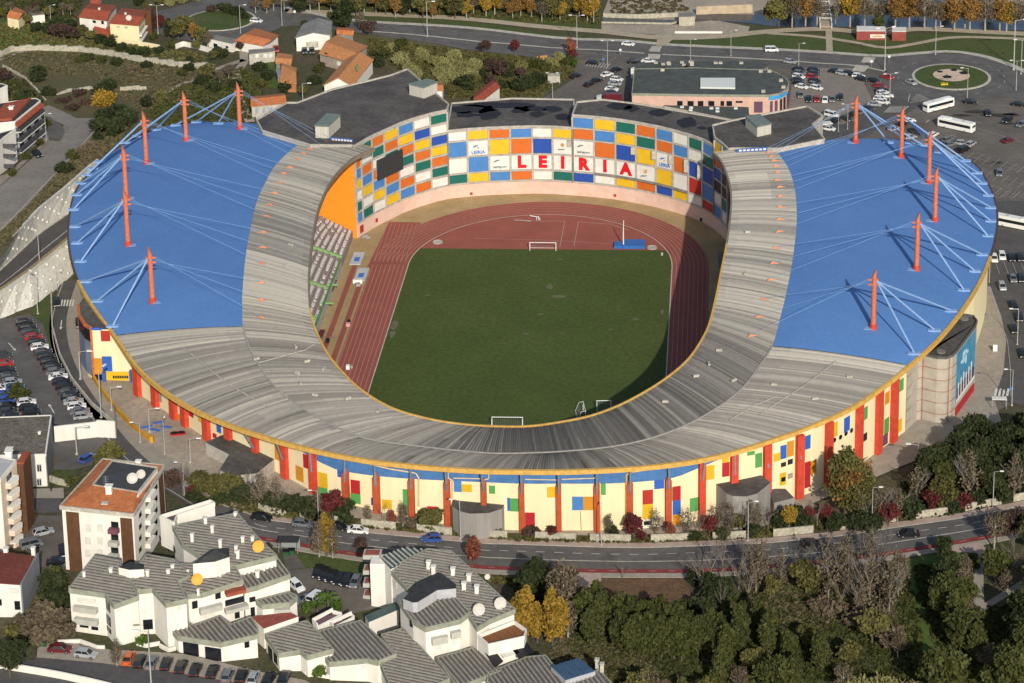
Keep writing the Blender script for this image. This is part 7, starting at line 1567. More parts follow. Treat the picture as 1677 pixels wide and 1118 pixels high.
grove('at the very bottom edge', [(1045, 1150, 'olive', 7), (1062, 1150, 'brownr', 7), (1015, 1145, 'obush', 3.6), (1120, 1150, 'olive', 5), (1155, 1155, 'olive', 6), (1412, 1150, 'pbush', 5.4), (1440, 1150, 'pbush', 6), (1468, 1150, 'pbush', 5), (1500, 1150, 'pbush', 4.4), (1395, 1155, 'pbush', 4), (1085, 1148, 'brownr', 5)])
grove('around the apartments at lower left', [(17, 1110, 'round', 8), (192, 1091, 'brown', 5.6), (85, 975, 'dbush', 5), (98, 1000, 'dbush', 5), (70, 1020, 'bbush', 4.5), (92, 1030, 'bbush', 5), (62, 1045, 'bbush', 4.5), (80, 1052, 'bbush', 4.5), (105, 1045, 'bbush', 3.5), (42, 1030, 'bbush', 3.5), (20, 1045, 'obush', 3), (96, 960, 'bush', 4), (233, 1056, 'gbush', 2.4), (515, 1100, 'gbush', 2.3), (522, 1108, 'gbush', 3), (570, 1108, 'gbush', 2), (578, 1104, 'gbush', 1.8), (509, 1094, 'gbush', 1.6), (538, 1002, 'palm', 5), (520, 1006, 'palm', 3.6), (552, 1004, 'gbush', 3), (505, 1002, 'gbush', 2.6), (33, 655, 'bush', 4.4), (120, 795, 'bush', 2.6), (48, 855, 'bush', 2.6)])
# ---- far side
hs = [(62, 135, 'dbush', 6), (80, 160, 'dbush', 4), (170, 180, 'ybush', 7.6), (185, 190, 'dbush', 4), (130, 160, 'mbush', 3), (105, 172, 'mbush', 3), (140, 175, 'mbush', 3), (120, 185, 'mbush', 3), (165, 158, 'dbush', 5), (180, 148, 'dbush', 4.5), (240, 176, 'dbush', 4), (265, 166, 'obush', 4), (130, 102, 'bush', 3), (145, 100, 'bush', 3.4), (165, 104, 'bush', 3), (190, 108, 'dbush', 3.4), (215, 120, 'bbush', 3), (240, 112, 'dbush', 3), (300, 125, 'bush', 3), (310, 118, 'dbush', 3.4), (340, 132, 'olive', 6), (360, 138, 'brownr', 5), (375, 130, 'brownr', 6), (385, 145, 'dbush', 3.6), (350, 150, 'dbush', 4), (330, 140, 'dbush', 4), (365, 95, 'dbush', 3.6), (350, 100, 'olive', 4), (310, 105, 'dbush', 3)]
grove('in the brown field at upper left', hs)
grove('by the upper street at left', [(20, 165, 'bush', 4), (32, 172, 'dbush', 4), (45, 165, 'dbush', 4), (10, 135, 'maroon', 5), (15, 175, 'obush', 4), (56, 175, 'bush', 3.6), (175, 205, 'dbush', 6), (195, 200, 'dbush', 6), (185, 222, 'dbush', 6), (160, 230, 'dbush', 3), (210, 205, 'dbush', 6), (150, 245, 'bbush', 3), (120, 262, 'bush', 3.4), (105, 285, 'dbush', 4), (165, 215, 'dbush', 5), (135, 252, 'bbush', 2.6), (78, 208, 'bush', 2.4), (66, 238, 'bush', 2.6), (44, 262, 'bush', 2.6), (20, 288, 'bush', 2.4)], hill=True)
tl = [(5+i*14+TR.uniform(-3, 3), 22+TR.uniform(-8, 12), TR.choice(['dbush', 'olive', 'maroon', 'brownr']), TR.uniform(3, 5)) for i in range(9)]+[(90, 62, 'maroon', 5.5), (105, 66, 'maroon', 6), (118, 68, 'maroon', 5.5), (78, 55, 'dbush', 4), (62, 52, 'dbush', 4), (95, 45, 'dbush', 4), (115, 48, 'dbush', 4), (45, 42, 'olive', 5), (60, 35, 'brownr', 6), (80, 30, 'olive', 5), (135, 62, 'olive', 5), (150, 68, 'olive', 5), (165, 72, 'dbush', 4), (182, 78, 'dbush', 4), (200, 84, 'dbush', 3.4), (215, 90, 'dbush', 3), (188, 66, 'bush', 3), (250, 66, 'bush', 3), (262, 52, 'red', 7), (277, 62, 'darkcol', 7), (292, 66, 'olive', 8), (305, 60, 'olive', 8), (318, 68, 'autumn', 7), (330, 74, 'olive', 7), (340, 78, 'brownr', 6), (280, 78, 'bush', 3), (322, 84, 'olive', 4), (235, 92, 'dbush', 3.4), (262, 88, 'dbush', 3), (355, 88, 'dbush', 3), (395, 84, 'maroon', 4), (245, 22, 'olive', 5), (262, 12, 'olive', 5), (230, 8, 'dbush', 4), (278, 10, 'pbush', 3.6), (300, 6, 'pbush', 3.6), (322, 2, 'pbush', 3), (372, 22, 'dbush', 4), (388, 26, 'dbush', 4), (400, 32, 'dbush', 3.4), (350, 20, 'mbush', 3), (362, 18, 'dbush', 3)]
grove('near the paired houses at top left', tl)
grove('around the old cluster at top centre left', [(567, 48, 'darkcol', 12), (556, 44, 'dbush', 5), (592, 52, 'brown', 8), (605, 58, 'maroon', 6), (425, 118, 'dbush', 4), (440, 130, 'dbush', 4), (430, 145, 'olive', 4), (470, 150, 'dbush', 4), (495, 158, 'olive', 4), (480, 125, 'bush', 3), (522, 118, 'bush', 3.6), (515, 140, 'dbush', 4), (612, 92, 'bush', 3), (600, 118, 'dbush', 4), (620, 110, 'dbush', 4), (630, 95, 'bush', 4), (645, 88, 'bush', 4), (655, 78, 'bush', 4), (500, 44, 'dbush', 2.6), (545, 30, 'bush', 3)]
      +[(640+i*13+TR.uniform(-4, 4), 88+(i % 4)*12+i*2.2+TR.uniform(-4, 4), 'pbush', TR.uniform(3.4, 5.4)) for i in range(11)]+[(720+i*10, 112+(i % 3)*11+TR.uniform(-3, 3), 'pbush', 4.6) for i in range(6)])
grove('in the scrub behind the patchwork block', [(770+i*12+TR.uniform(-4, 4), 112+TR.uniform(-6, 8), TR.choice(['pbush', 'bush', 'obush']), TR.uniform(3, 4.4)) for i in range(12)]+[(765+i*13+TR.uniform(-4, 4), 135+TR.uniform(-8, 14), TR.choice(['dbush', 'dbush', 'maroon', 'olive']), TR.uniform(3.5, 5.5)) for i in range(9)]+[(852, 150, 'dbush', 6), (866, 146, 'dbush', 5), (880, 140, 'dbush', 5), (820, 128, 'maroon', 7), (805, 122, 'maroon', 6), (930, 105, 'bush', 3.4), (940, 108, 'gbush', 3), (915, 100, 'pbush', 3.4), (900, 108, 'pbush', 3.4)])
grove('on the verge of the main road', [(794, 88, 'maroon', 5), (843, 88, 'red', 5.5), (934, 90, 'scarlet', 6.5), (938, 100, 'red', 4.5)])
rv = []
x = 420
while x < 985:
    rv.append((x+TR.uniform(-5, 5), 20+max(0, x-480)*.028+TR.uniform(-6, 5), TR.choice(['olive', 'autumn', 'brownr', 'darkcol', 'brownr', 'olive', 'autumn']) if x < 690 else TR.choice(['autumn', 'golden', 'brownr', 'autumn', 'olive']), TR.uniform(7, 10))); x += 15
rv += [(500+i*26+TR.uniform(-8, 8), 4+i*.5, TR.choice(['olive', 'brownr', 'autumn', 'darkcol']), TR.uniform(8, 11)) for i in range(19)]
grove('in the riverside row at the top centre', rv)
rr_ = [(1275, 44, 'olive', 11), (1297, 44, 'brownr', 12), (1319, 43, 'autumn', 12), (1338, 43, 'brownr', 11), (1368, 40, 'birch', 13), (1392, 44, 'golden', 13), (1416, 42, 'brownr', 12), (1437, 44, 'bush', 5), (1444, 42, 'brownr', 10), (1466, 46, 'autumn', 13), (1489, 46, 'autumn', 14), (1514, 47, 'brownr', 13), (1540, 45, 'golden', 9.5), (1532, 50, 'brownr', 11), (1563, 50, 'autumn', 13), (1588, 50, 'autumn', 13), (1613, 51, 'brownr', 13), (1637, 50, 'autumn', 13), (1648, 52, 'golden', 12), (1662, 52, 'brownr', 13), (1262, 42, 'olive', 8), (1690, 54, 'autumn', 13), (1580, 46, 'brownr', 12), (1505, 20, 'brownr', 10), (1460, 18, 'brownr', 9), (1400, 14, 'brownr', 9), (1620, 18, 'brownr', 10), (1550, 14, 'brownr', 9), (1290, 12, 'olive', 9), (1320, 8, 'brownr', 10)]
grove('along the river at the top right', rr_)
# ---- undergrowth nobody could count
def undergrowth(name, poly, n, h, m, seed, hill=False, step=None):
    r = np.random.RandomState(seed); xs = [p[0] for p in poly]; ys = [p[1] for p in poly]; C_ = []
    while len(C_) < n:
        x, y = r.uniform(min(xs), max(xs)), r.uniform(min(ys), max(ys))
        if inpoly(x, y, poly): C_.append(H(x, y, .2) if hill else G(x, y))
    K = 9; c = np.array([[p.x, p.y, p.z] for p in C_]); hh = h*(.4+.9*r.rand(n)); c = np.repeat(c, K, 0); H_ = np.repeat(hh, K); N = len(c)
    d = r.normal(size=(N, 3)); d[:, 2] = np.abs(d[:, 2]); d /= np.linalg.norm(d, axis=1)[:, None]; c = c+d*(H_*.7)[:, None]*[1.2, 1.2, .8]
    a = r.normal(size=(N, 3)); a /= np.linalg.norm(a, axis=1)[:, None]; b = np.cross(a, r.normal(size=(N, 3))); b /= np.linalg.norm(b, axis=1)[:, None]; s = (.2+.25*r.rand(N))[:, None]; a *= s; b *= s
    V = np.stack([c-a-b, c+a-b*.6, c+a*.8+b, c-a*.7+b], 1).reshape(-1, 3); F = np.arange(4*N).reshape(N, 4); me = bpy.data.meshes.new(name); me.from_pydata(V.tolist(), [], F.tolist()); me.materials.append(m); attr(me, 'leaf', np.clip(r.rand(N)*.6+np.repeat(r.rand(n), K)*.4, 0, 1).tolist())
    o = bpy.data.objects.new(name, me); C.objects.link(o); return tag(o, kind='stuff')
m_scrub = leafmat('leaf_scrub', (.05, .042, .022), (.14, .12, .06))
undergrowth('undergrowth', [(0, 92), (60, 84), (180, 92), (340, 112), (390, 120), (300, 165), (200, 192), (110, 190), (60, 150), (20, 110)], 1500, .6, m_scrub, 1)
undergrowth('undergrowth', [(0, 40), (120, 30), (260, 80), (340, 90), (330, 106), (180, 86), (60, 76), (0, 84)], 900, .8, LM['olive'], 2)
undergrowth('undergrowth', [(0, -10), (140, -10), (120, 30), (40, 40), (0, 30)], 500, 1., LM['mid'], 21)
undergrowth('undergrowth', [(300, 140), (400, 110), (440, 140), (420, 165), (470, 160), (440, 195), (330, 200), (300, 200), (230, 215), (250, 170)], 1200, .9, LM['mid'], 3)
undergrowth('undergrowth', [(600, 62), (760, 84), (935, 102), (945, 115), (880, 160), (740, 162), (690, 128), (620, 100)], 1700, .9, LM['olive'], 4)
undergrowth('undergrowth', [(175, 200), (215, 205), (190, 235), (140, 280), (110, 300), (60, 343), (0, 405), (0, 385), (75, 307), (135, 243)], 1100, .6, m_scrub, 5, hill=True)
undergrowth('undergrowth', [(0, 130), (40, 130), (66, 165), (50, 180), (0, 195)], 300, .8, LM['mid'], 6, hill=True)
undergrowth('undergrowth', [(960, 975), (1140, 990), (1260, 965), (1480, 940), (1500, 980), (1520, 1118), (1000, 1118), (930, 1060)], 3000, .8, LM['mid'], 7)
undergrowth('undergrowth', [(1250, 940), (1480, 925), (1470, 1020), (1330, 1030), (1200, 1000)], 1200, .7, m_scrub, 8)
undergrowth('undergrowth', [(920, 1030), (990, 1040), (1060, 1075), (1090, 1118), (960, 1118), (900, 1080)], 700, .45, m_scrub, 9)
undergrowth('undergrowth', [(1500, 930), (1590, 920), (1595, 1000), (1677, 985), (1677, 1118), (1560, 1118), (1510, 1000)], 1200, .9, LM['mid'], 10)
undergrowth('undergrowth', [(1480, 790), (1677, 740), (1677, 815), (1560, 842), (1480, 850)], 800, .9, LM['dark'], 11)
undergrowth('undergrowth', [(300, 812), (420, 826), (560, 850), (850, 878), (1040, 884), (1240, 866), (1480, 836), (1480, 850), (1250, 880), (1040, 890), (840, 886), (560, 862), (420, 842), (320, 820)], 1100, .5, LM['olive'], 12)
undergrowth('undergrowth', [(50, 960), (112, 950), (112, 1050), (40, 1060), (20, 1060)], 450, .9, m_scrub, 13)
undergrowth('undergrowth', [(1270, 12), (1677, 12), (1677, 28), (1280, 20)], 500, 1.2, LM['brown'], 14)
undergrowth('undergrowth', [(470, 0), (985, 5), (985, 40), (760, 30), (480, 12)], 900, .9, LM['olive'], 15)
undergrowth('undergrowth', [(600, 905), (660, 935), (900, 950), (985, 975), (960, 1030), (860, 1000), (840, 960)], 700, .5, LM['olive'], 16)
undergrowth('undergrowth', [(1000, -8), (1110, -6), (1130, 18), (1060, 26), (1000, 24)], 260, .9, m_scrub, 17)
# ================================================================ VEHICLES
def paint(name, c, r=.3): return mat('paint_'+name, c, r, .02, 1., spec=.5)
PC = {'black': (.012, .013, .016), 'dark grey': (.04, .045, .05), 'silver': (.33, .34, .35), 'white': (.72, .72, .7), 'red': (.35, .02, .02), 'maroon': (.12, .012, .02), 'blue': (.03, .08, .3), 'orange': (.5, .1, .02), 'grey': (.14, .15, .16), 'green': (.05, .1, .07)}
PAINT = {k: paint(k.replace(' ', '_'), v) for k, v in PC.items()}
m_tyre = mat('tyre', (.012, .012, .012), .85, .05, 1.); m_rim = mat('rim', (.3, .3, .3), .4, .05, 1., metal=.5); m_glass = mat('car_glass', (.015, .018, .022), .1, .02, 1., spec=.6); m_head = mat('headlamp', (.6, .6, .58), .3, .02, 1.); m_tail = mat('tail_lamp', (.35, .02, .01), .4, .02, 1.)
def profile_body(prof, w, taper=.0):
    """prof: (x, z) outline, extruded across Y with a slightly narrower edge"""
    mb = MB(); n = len(prof)
    for (ya, yb, sa, sb) in ((-w/2, -w/2+.12, .965, 1.), (-w/2+.12, w/2-.12, 1., 1.), (w/2-.12, w/2, 1., .965)):
        for i in range(n):
            (x0, z0), (x1, z1) = prof[i], prof[(i+1) % n]; mb.face([(x0*sa, ya, z0*sa+.3*(1-sa)), (x1*sa, ya, z1*sa+.3*(1-sa)), (x1*sb, yb, z1*sb+.3*(1-sb)), (x0*sb, yb, z0*sb+.3*(1-sb))])
    mb.face([(x*.965, -w/2, z*.965+.0105) for x, z in prof]); mb.face([(x*.965, w/2, z*.965+.0105) for x, z in reversed(prof)]); return mb
def cabin(x0, x1, x2, x3, z0, z1, w0, w1):
    mb = MB(); A = [(x0, -w0/2, z0), (x3, -w0/2, z0), (x3, w0/2, z0), (x0, w0/2, z0)]; B = [(x1, -w1/2, z1), (x2, -w1/2, z1), (x2, w1/2, z1), (x1, w1/2, z1)]
    for i in range(4): j = (i+1) % 4; mb.face([A[i], A[j], B[j], B[i]])
    mb.face(B); return mb
def wheels(xs, w, r=.32):
    out = []
    for x in xs:
        for s in (-1, 1):
            mb = MB(); mb.tube((x, s*(w/2-.2), r), (x, s*(w/2+.01), r), r, r, 14); t = mb.build('wheel', m_tyre, data_only=True); mb = MB(); mb.tube((x, s*(w/2), r), (x, s*(w/2+.03), r), r*.6, r*.55, 10); out.append(('wheel', t, [('rim', mb.build('rim', m_rim, data_only=True))]))
    return out
CARB = [(-2.05, .3), (2.05, .3), (2.1, .55), (2.0, .72), (1.1, .88), (.9, .93), (-1.35, .97), (-2.0, .93), (-2.1, .6)]
SEDB = [(-2.2, .3), (2.1, .3), (2.18, .55), (2.05, .74), (1.1, .9), (.9, .94), (-1.2, .96), (-2.15, .9), (-2.25, .6)]
VANB = [(-2.2, .35), (2.2, .35), (2.25, .7), (2.1, .95), (1.4, 1.15), (1.25, 1.2), (-2.25, 1.2), (-2.28, .6)]
def lamps_(x, w, z, m, nm):
    out = []
    for s in (-1, 1): mb = MB(); mb.box((x, s*(w/2-.28), z), (.12, .32, .16)); out.append((nm, mb.build(nm, m, data_only=True), []))
    return out
def carproto(B, cab, roofz, w, name):
    glass = cabin(*cab).build('windows', m_glass, data_only=True); x0, x1, x2, x3, z0, z1, w0, w1 = cab
    def shell(mt):   # painted roof and pillars over the glass
        mb = profile_body(B, w); mb.box(((x1+x2)/2, 0, z1-.02), (x2-x1+.08, w1+.06, .07))
        for s in (-1, 1):
            for (xa, xb) in ((x0, x1), (x3, x2), ((x0+x3)/2, (x1+x2)/2)): mb.tube((xa, s*w0/2, z0-.02), (xb, s*w1/2, z1), .05, .05, 4)
        return mb.build('body', mt, data_only=True)
    base = [('windows', glass, [])]+wheels((-1.3, 1.32), w)+lamps_(B[2][0]-.06, w, .56, m_head, 'headlight')+lamps_(B[-1][0]+.04, w, .66, m_tail, 'tail_light')
    return {k: [('body', shell(PAINT[k]), [])]+base for k in PC}
CP = {'hatch': carproto(CARB, (-1.95, -1.5, .35, 1.1, .9, 1.45, 1.62, 1.28), 1.45, 1.74, 'hatch'), 'sedan': carproto(SEDB, (-1.65, -1.05, .3, 1.08, .92, 1.42, 1.62, 1.26), 1.42, 1.76, 'sedan'), 'van': carproto(VANB, (-2.2, -2.1, 1.0, 1.45, 1.18, 1.85, 1.72, 1.5), 1.85, 1.85, 'van')}
VR = random.Random(9)
def heading(p, d, px): q = G(px[0]+d[0], px[1]+d[1]); return math.atan2(q.y-p.y, q.x-p.x)
def car(px, py, col, d, label, kind=None, group=None, hill=False, zz=0.):
    p = H(px, py, .5) if hill else G(px, py+3); kind = kind or VR.choice(['hatch', 'hatch', 'sedan'])
    q = G(px+d[0], py+3+d[1]); rz = math.atan2(q.y-p.y, q.x-p.x) if not hill else math.atan2(d[1]*-2.5, d[0])
    tl = (0, 0); dz = .17; slope = math.atan2(T(p.x+.5)-T(p.x-.5), 1) if not hill else 0
    return instance(CP[kind][col], {'van': 'parked_van'}.get(kind, 'parked_car'), label, 'van' if kind == 'van' else 'car', (p.x, p.y, p.z+dz+zz), rz, 1.06, group, tilt=(0, -slope*math.cos(rz)) if slope else None)
def row(where, L, d, order='from the back', order_first=True, group=None):
    for i, it in enumerate(L): car(it[0], it[1], it[2], d if len(it) < 4 else it[3], f'{it[2]} car, {nth(i)} {order} {where}', it[4] if len(it) > 4 else None, group or f'cars parked {where}')
K_, S_g, Wc, Rc, Bc, Dg, Gc = 'black', 'silver', 'white', 'red', 'blue', 'dark grey', 'grey'
row('in the right row of the left car park', [(40+i*5.05, 529+i*8.1, c) for i, c in enumerate([K_, K_, Dg, Rc, K_, Wc, Dg, K_, K_, K_, Gc, Wc, K_, K_, Dg, K_, S_g, Wc, Gc, S_g])], (24, -3))
row('in the middle row of the left car park', [(6, 583, Dg), (7, 597, Rc), (11, 608, K_), (14, 617, Dg), (21, 627, S_g), (25, 636, Bc), (30, 642, Wc), (35, 649, Dg), (44, 660, Wc), (47, 669, K_), (52, 677, K_)], (24, -3))
row('in the left row of the left car park', [(0, 638, Wc), (4, 648, Bc), (8, 657, Bc), (12, 666, K_), (14, 676, Dg), (17, 684, K_)], (24, -3))
row('in the left double row by the pink building', [(1309, 114, K_), (1309, 120, Gc), (1308, 125.5, Wc), (1307, 131, Dg), (1309, 137, K_), (1313, 142, Wc)], (20, 4)); row('in the right double row by the pink building', [(1333, 115, K_), (1333, 120.5, Dg), (1330, 126, Rc), (1335, 133, K_), (1333, 138.5, Gc), (1337, 144, Wc)], (20, 4))
row('in the front row beside the pink building', [(1311, 156, Gc, (-1, 20)), (1324.5, 163, K_, (-1, 20)), (1338, 163, Rc, (-2, 20)), (1351, 164, Wc, (-2, 20)), (1363, 163, Gc, (-3, 20)), (1376, 160, K_, (-4, 20))], (0, 20), 'from the left')
row('in the curved row by the roundabout', [(1368, 117, K_, (20, 3)), (1379, 120, S_g, (20, 4)), (1390, 120.5, K_, (20, 4)), (1406, 124.5, Wc, (20, 2)), (1411, 129.5, K_, (20, 4)), (1431, 132, K_, (20, 5)), (1441, 141, Rc, (20, 3)), (1444, 147, K_, (18, -2)), (1445, 152, Wc, (16, -4)), (1452, 157, Wc, (20, 0)), (1441, 162, Wc, (20, 3)), (1445, 167, Wc, (16, 3)), (1432, 171, S_g, (20, 2)), (1422, 178, Dg, (20, 3)), (1411, 183, Gc, (16, -8)), (1398, 187, K_, (16, -8)), (1387, 195, Dg, (18, 8))], (20, 0), 'counting from the road')
for a in [(1294, 101, S_g, (20, 3), 'silver car on the main road above the pink building', 'hatch'), (1264, 82, Wc, (20, 0), 'white van on the main road near the river path', 'van'), (1453, 126, Rc, (20, 6), 'bright red car entering the roundabout from the left', 'sedan'), (1492, 135, S_g, (18, 8), 'silver car driving round the left side of the ball roundabout', 'sedan'),
          (1362, 189, Wc, (20, 5), 'white car by the lamp post below the front row', 'van'), (1366, 199, K_, (-14, 6), 'black car tucked between the white car and the white canopy', 'hatch'), (1357, 211, Wc, (20, 3), 'white car under the white canopy by the black roof', 'hatch'), (1464, 211, S_g, (20, -6), 'silver car seen between the two rear right masts', 'hatch'), (1488, 198, Wc, (16, -2), 'white car behind the second rear right mast', 'sedan'), (1478, 203, K_, (16, -8), 'black car behind the second rear right mast', 'hatch'),
          (1503, 217, Dg, (20, 4), 'dark grey car partly behind the blue stay tubes', 'van'), (1490, 225, S_g, (20, -4), 'silver car at the edge of the right blue roof', 'hatch'), (1528, 221, Wc, (16, -8), 'white car beside the third right mast top', 'hatch'), (1552, 229, Gc, (16, -6), 'grey car right of the third right mast', 'hatch'), (1555, 237, Gc, (16, -4), 'lower grey car of the pair right of the third mast', 'sedan'),
          (1576, 235, S_g, (18, 2), 'left silver car of three parked at the aisle end', 'hatch'), (1590, 236, S_g, (16, -10), 'right silver car of three parked at the aisle end', 'hatch'), (1578, 246, K_, (16, -8), 'black car of three parked at the aisle end', 'van'), (1589, 167, K_, (22, 2), 'black car parked right of the white coach', 'sedan'), (1668, 171, K_, (22, 3), 'black car at the right edge beyond the coach', 'sedan'),
          (1618, 186, K_, (4, 20), 'black car driving toward the camera right of the buses', 'hatch'), (1650, 197, K_, (-16, 10), 'black car turning in the right car park', 'hatch'), (1673, 204, Gc, (-16, 8), 'grey-blue car cut by the right edge in the car park', 'hatch'), (1651, 230, 'maroon', (16, -5), 'maroon car alone on the right car park', 'sedan'), (1637, 284, Gc, (-4, 20), 'grey car alone near the right blue roof edge', 'hatch'),
          (971, 103, K_, (20, 2), 'black car on the crossing by the grass corner', 'hatch'), (1010, 114, K_, (20, -5), 'black car left of the pink building above the white one', 'sedan'), (994, 122, Wc, (20, -6), 'white car on the forecourt left of the pink building', 'sedan'), (943, 124, K_, (18, -6), 'black car on the access road behind the patchwork block', 'sedan'), (977, 132, K_, (16, -4), 'upper black car of two on the access forecourt', 'sedan'), (965, 138, K_, (18, -8), 'lower black car of two on the access forecourt', 'hatch'),
          (1039, 101, K_, (20, 0), 'black car by the crossing above the pink building', 'sedan'), (1062, 100, Wc, (20, 2), 'white car by the crossing above the pink building', 'sedan'), (1029, 72, Wc, (20, 2), 'white car on the far lane of the main road', 'sedan'), (1056, 108, K_, (16, 0), 'dark car at the corner of the grey service block', 'hatch'),
          (586, 870, Wc, (26, 2), 'white saloon driving on the front street', 'sedan'), (706, 884, Bc, (-26, 0), 'blue car driving on the front street', 'hatch'), (551, 864, K_, (26, 3), 'black car behind the golden tree on the front street', 'hatch'), (495, 859, Gc, (26, 3), 'grey car behind the bus shelter on the front street', 'hatch'), (429, 849, K_, (26, 4), 'black car at the left end of the front street', 'sedan'), (1488, 876, K_, (-26, 1), 'black saloon on the right part of the front street', 'sedan'), (1330, 892, K_, (26, -2), 'black car half hidden behind bare trees on the front street', 'hatch'),
          (99, 1065, 'maroon', (26, 1), 'maroon saloon parked on the lower left pavement', 'sedan'), (141, 1073, S_g, (26, 3), 'silver car parked beside the maroon saloon', 'hatch'), (71, 873, S_g, (24, -6), 'silver car parked upright of two by the apartment towers', 'hatch'), (52, 894, Gc, (24, -6), 'grey van-like car in shadow by the apartment towers', 'van'), (104, 905, K_, (4, 24), 'black car beside the base of the red-roofed tower', 'hatch'), (95, 922, K_, (24, -2), 'black car in shadow below the red-roofed tower', 'sedan'),
          (485, 961, Wc, (14, 12), 'white car beside the right end of the left white blocks', 'hatch'), (500, 984, Gc, (-20, 4), 'grey car in the courtyard next to the palms', 'hatch'), (517, 982, Wc, (18, -14), 'white van in the courtyard next to the palms', 'van'), (130, 531, K_, (3, 20), 'black car by the curved blue-grey entrance wall', 'hatch'), (93, 497, K_, (2, 20), 'black car waiting at the crossing on the left street', 'hatch'), (143, 752, Bc, (18, -12), 'blue car parked in the yard behind the red-roofed tower', 'hatch'), (452, 81, Rc, (6, 20), 'red car beside the pale outbuilding', 'hatch'),
          (499, 84, K_, (4, 20), 'left of two black cars in front of the white warehouse', 'hatch'), (511, 84, K_, (2, 20), 'right of two black cars in front of the white warehouse', 'hatch'), (1641, 470, S_g, (8, 20), 'silver car next to the white box right of the stadium', 'hatch'), (1660, 502, K_, (10, 20), 'black car on the right street below the silver one', 'hatch'), (1669, 521, K_, (4, 20), 'black car near the right edge on the right street', 'hatch'), (1660, 540, K_, (8, 20), 'lower black car near the right street lamp', 'sedan'), (1675, 580, K_, (4, 20), 'black car cut by the right edge above the crossing', 'sedan'),
          (420, 34, Wc, (20, 2), 'white car on the road left of the top centre grass', 'hatch'), (352, 15, S_g, (20, 0), 'silver car behind the left roundabout', 'hatch')]:
    car(a[0], a[1], a[2], a[3], a[4], a[5])
car(61, 256, K_, (18, 9), 'black car parked on the upper sloping street below the white apartments', 'hatch', hill=True)
row('in the row right of the stadium roof edge', [(1628, 424, Wc), (1641, 420, Wc), (1657, 423, K_), (1671, 423, K_)], (5, 20), 'from the left'); row('in the lower row right of the stadium roof edge', [(1659, 457, Gc), (1672, 457, K_)], (6, 20), 'from the left')
row('of the row along the lower left street', [(211, 1080, 'orange', (9, -20)), (229, 1085, K_, (9, -20)), (249, 1087, Gc, (9, -20)), (273, 1089, K_, (8, -20)), (297, 1094, K_, (9, -20)), (321, 1099, K_, (9, -20)), (349, 1102, K_, (10, -20)), (373, 1108, Gc, (9, -20)), (396, 1108, K_, (8, -20)), (415, 1112, S_g, (8, -20)), (441, 1114, K_, (12, -20)), (466, 1112, K_, (10, -20))], (9, -20), 'from the left', group='cars parked along the lower left street')
row('in the courtyard behind the golden tree', [(522, 939, K_), (532, 943, K_), (543, 946, K_), (556, 950, K_), (568, 953, K_), (582, 955, Gc)], (-7, 14), 'from the left')
# ---- van-sized trucks and buses
def bus(px, py, d, label, L=12., stripe=None, name='bus'):
    p = G(px, py); rz = heading(p, d, (px, py)); pr = [(-L/2, .35), (L/2, .35), (L/2+.1, 1.2), (L/2-.05, 3.05), (L/2-.4, 3.2), (-L/2+.2, 3.2), (-L/2-.05, 3.), (-L/2-.05, .6)]
    mt = mat('bus_white', (.74, .74, .7), .4, .02, 1., spec=.4); t = thing(name, label, 'bus', (0, 0, 0)); t.location = (p.x, p.y, p.z+.15); t.rotation_euler = (0, 0, rz)
    def part(mb, n, m, par=None): return mb.build(n, m, par or t)
    b = part(profile_body(pr, 2.55), 'body', mt)
    for s in (-1, 1): mb = MB(); mb.box((0, s*1.275, 1.55), (L*.9, .04, .95)); part(mb, 'window_band', m_glass)
    mb = MB(); mb.box((L/2+.06, 0, 1.3), (.05, 2.2, 1.3)); part(mb, 'windscreen', m_glass); mb = MB(); mb.box((-L/2-.06, 0, 1.8), (.05, 2., .7)); part(mb, 'rear_window', m_glass)
    mb = MB(); mb.box((L*.25, 0, 3.2), (2.2, 1.6, .25)); part(mb, 'roof_unit', m_post); mb = MB(); mb.box((-L*.2, 0, 3.2), (1., 1., .12)); part(mb, 'hatch', m_conc)
    for nm, me, subs in wheels((-L*.28, L*.3), 2.5, .48):
        c = bpy.data.objects.new(nm, me); C.objects.link(c); c.parent = t
        for sn, sm in subs: e = bpy.data.objects.new(sn, sm); C.objects.link(e); e.parent = c
    if stripe:
        for s in (-1, 1):
            for k in range(7): mb = MB(); mb.box((-1.2+.8*k, s*1.29, .75+.55*math.sin(k*.42)), (.85, .03, .12)); part(mb, 'livery_stripe', stripe)
        mb = MB(); mb.box((-2.2, -1.29, 1.25), (1.1, .03, .5)); part(mb, 'livery_mark', mat('livery_teal', (.1, .4, .35), .5, .02, 1.))
    return t
bus(1537, 179, (20, -5.2), 'white coach with orange swoosh leaving the car park beside the roundabout', 11.5, mat('livery_orange', (.5, .16, .05), .5, .02, 1.), 'coach')
bus(1566, 212, (-20, -4.4), 'plain white bus with black window band below the coach', 12.3)
bus(1662, 373, (20, 4), 'white bus partly hidden behind the right edge of the stadium roof', 12.)
def truck(px, py, d, label, cm, tm, L=6.):
    p = G(px, py); rz = heading(p, d, (px, py)); t = thing('truck', label, 'truck', (0, 0, 0)); t.location = (p.x, p.y, p.z+.15); t.rotation_euler = (0, 0, rz)
    mb = MB(); mb.box((-.8, 0, .7), (L, 2.3, 2.)); mb.build('cargo_box', cm, t); profile_body([(L/2-.7, .4), (L/2+1.1, .4), (L/2+1.15, 1.2), (L/2+.8, 2.1), (L/2-.7, 2.2)], 2.1).build('cab', tm, t); mb = MB(); mb.box((L/2+.98, 0, 1.3), (.2, 1.8, .6)); mb.build('windscreen', m_glass, t)
    for nm, me, subs in wheels((-L*.35, L*.42), 2.1, .42):
        c = bpy.data.objects.new(nm, me); C.objects.link(c); c.parent = t
        for sn, sm in subs: e = bpy.data.objects.new(sn, sm); C.objects.link(e); e.parent = c
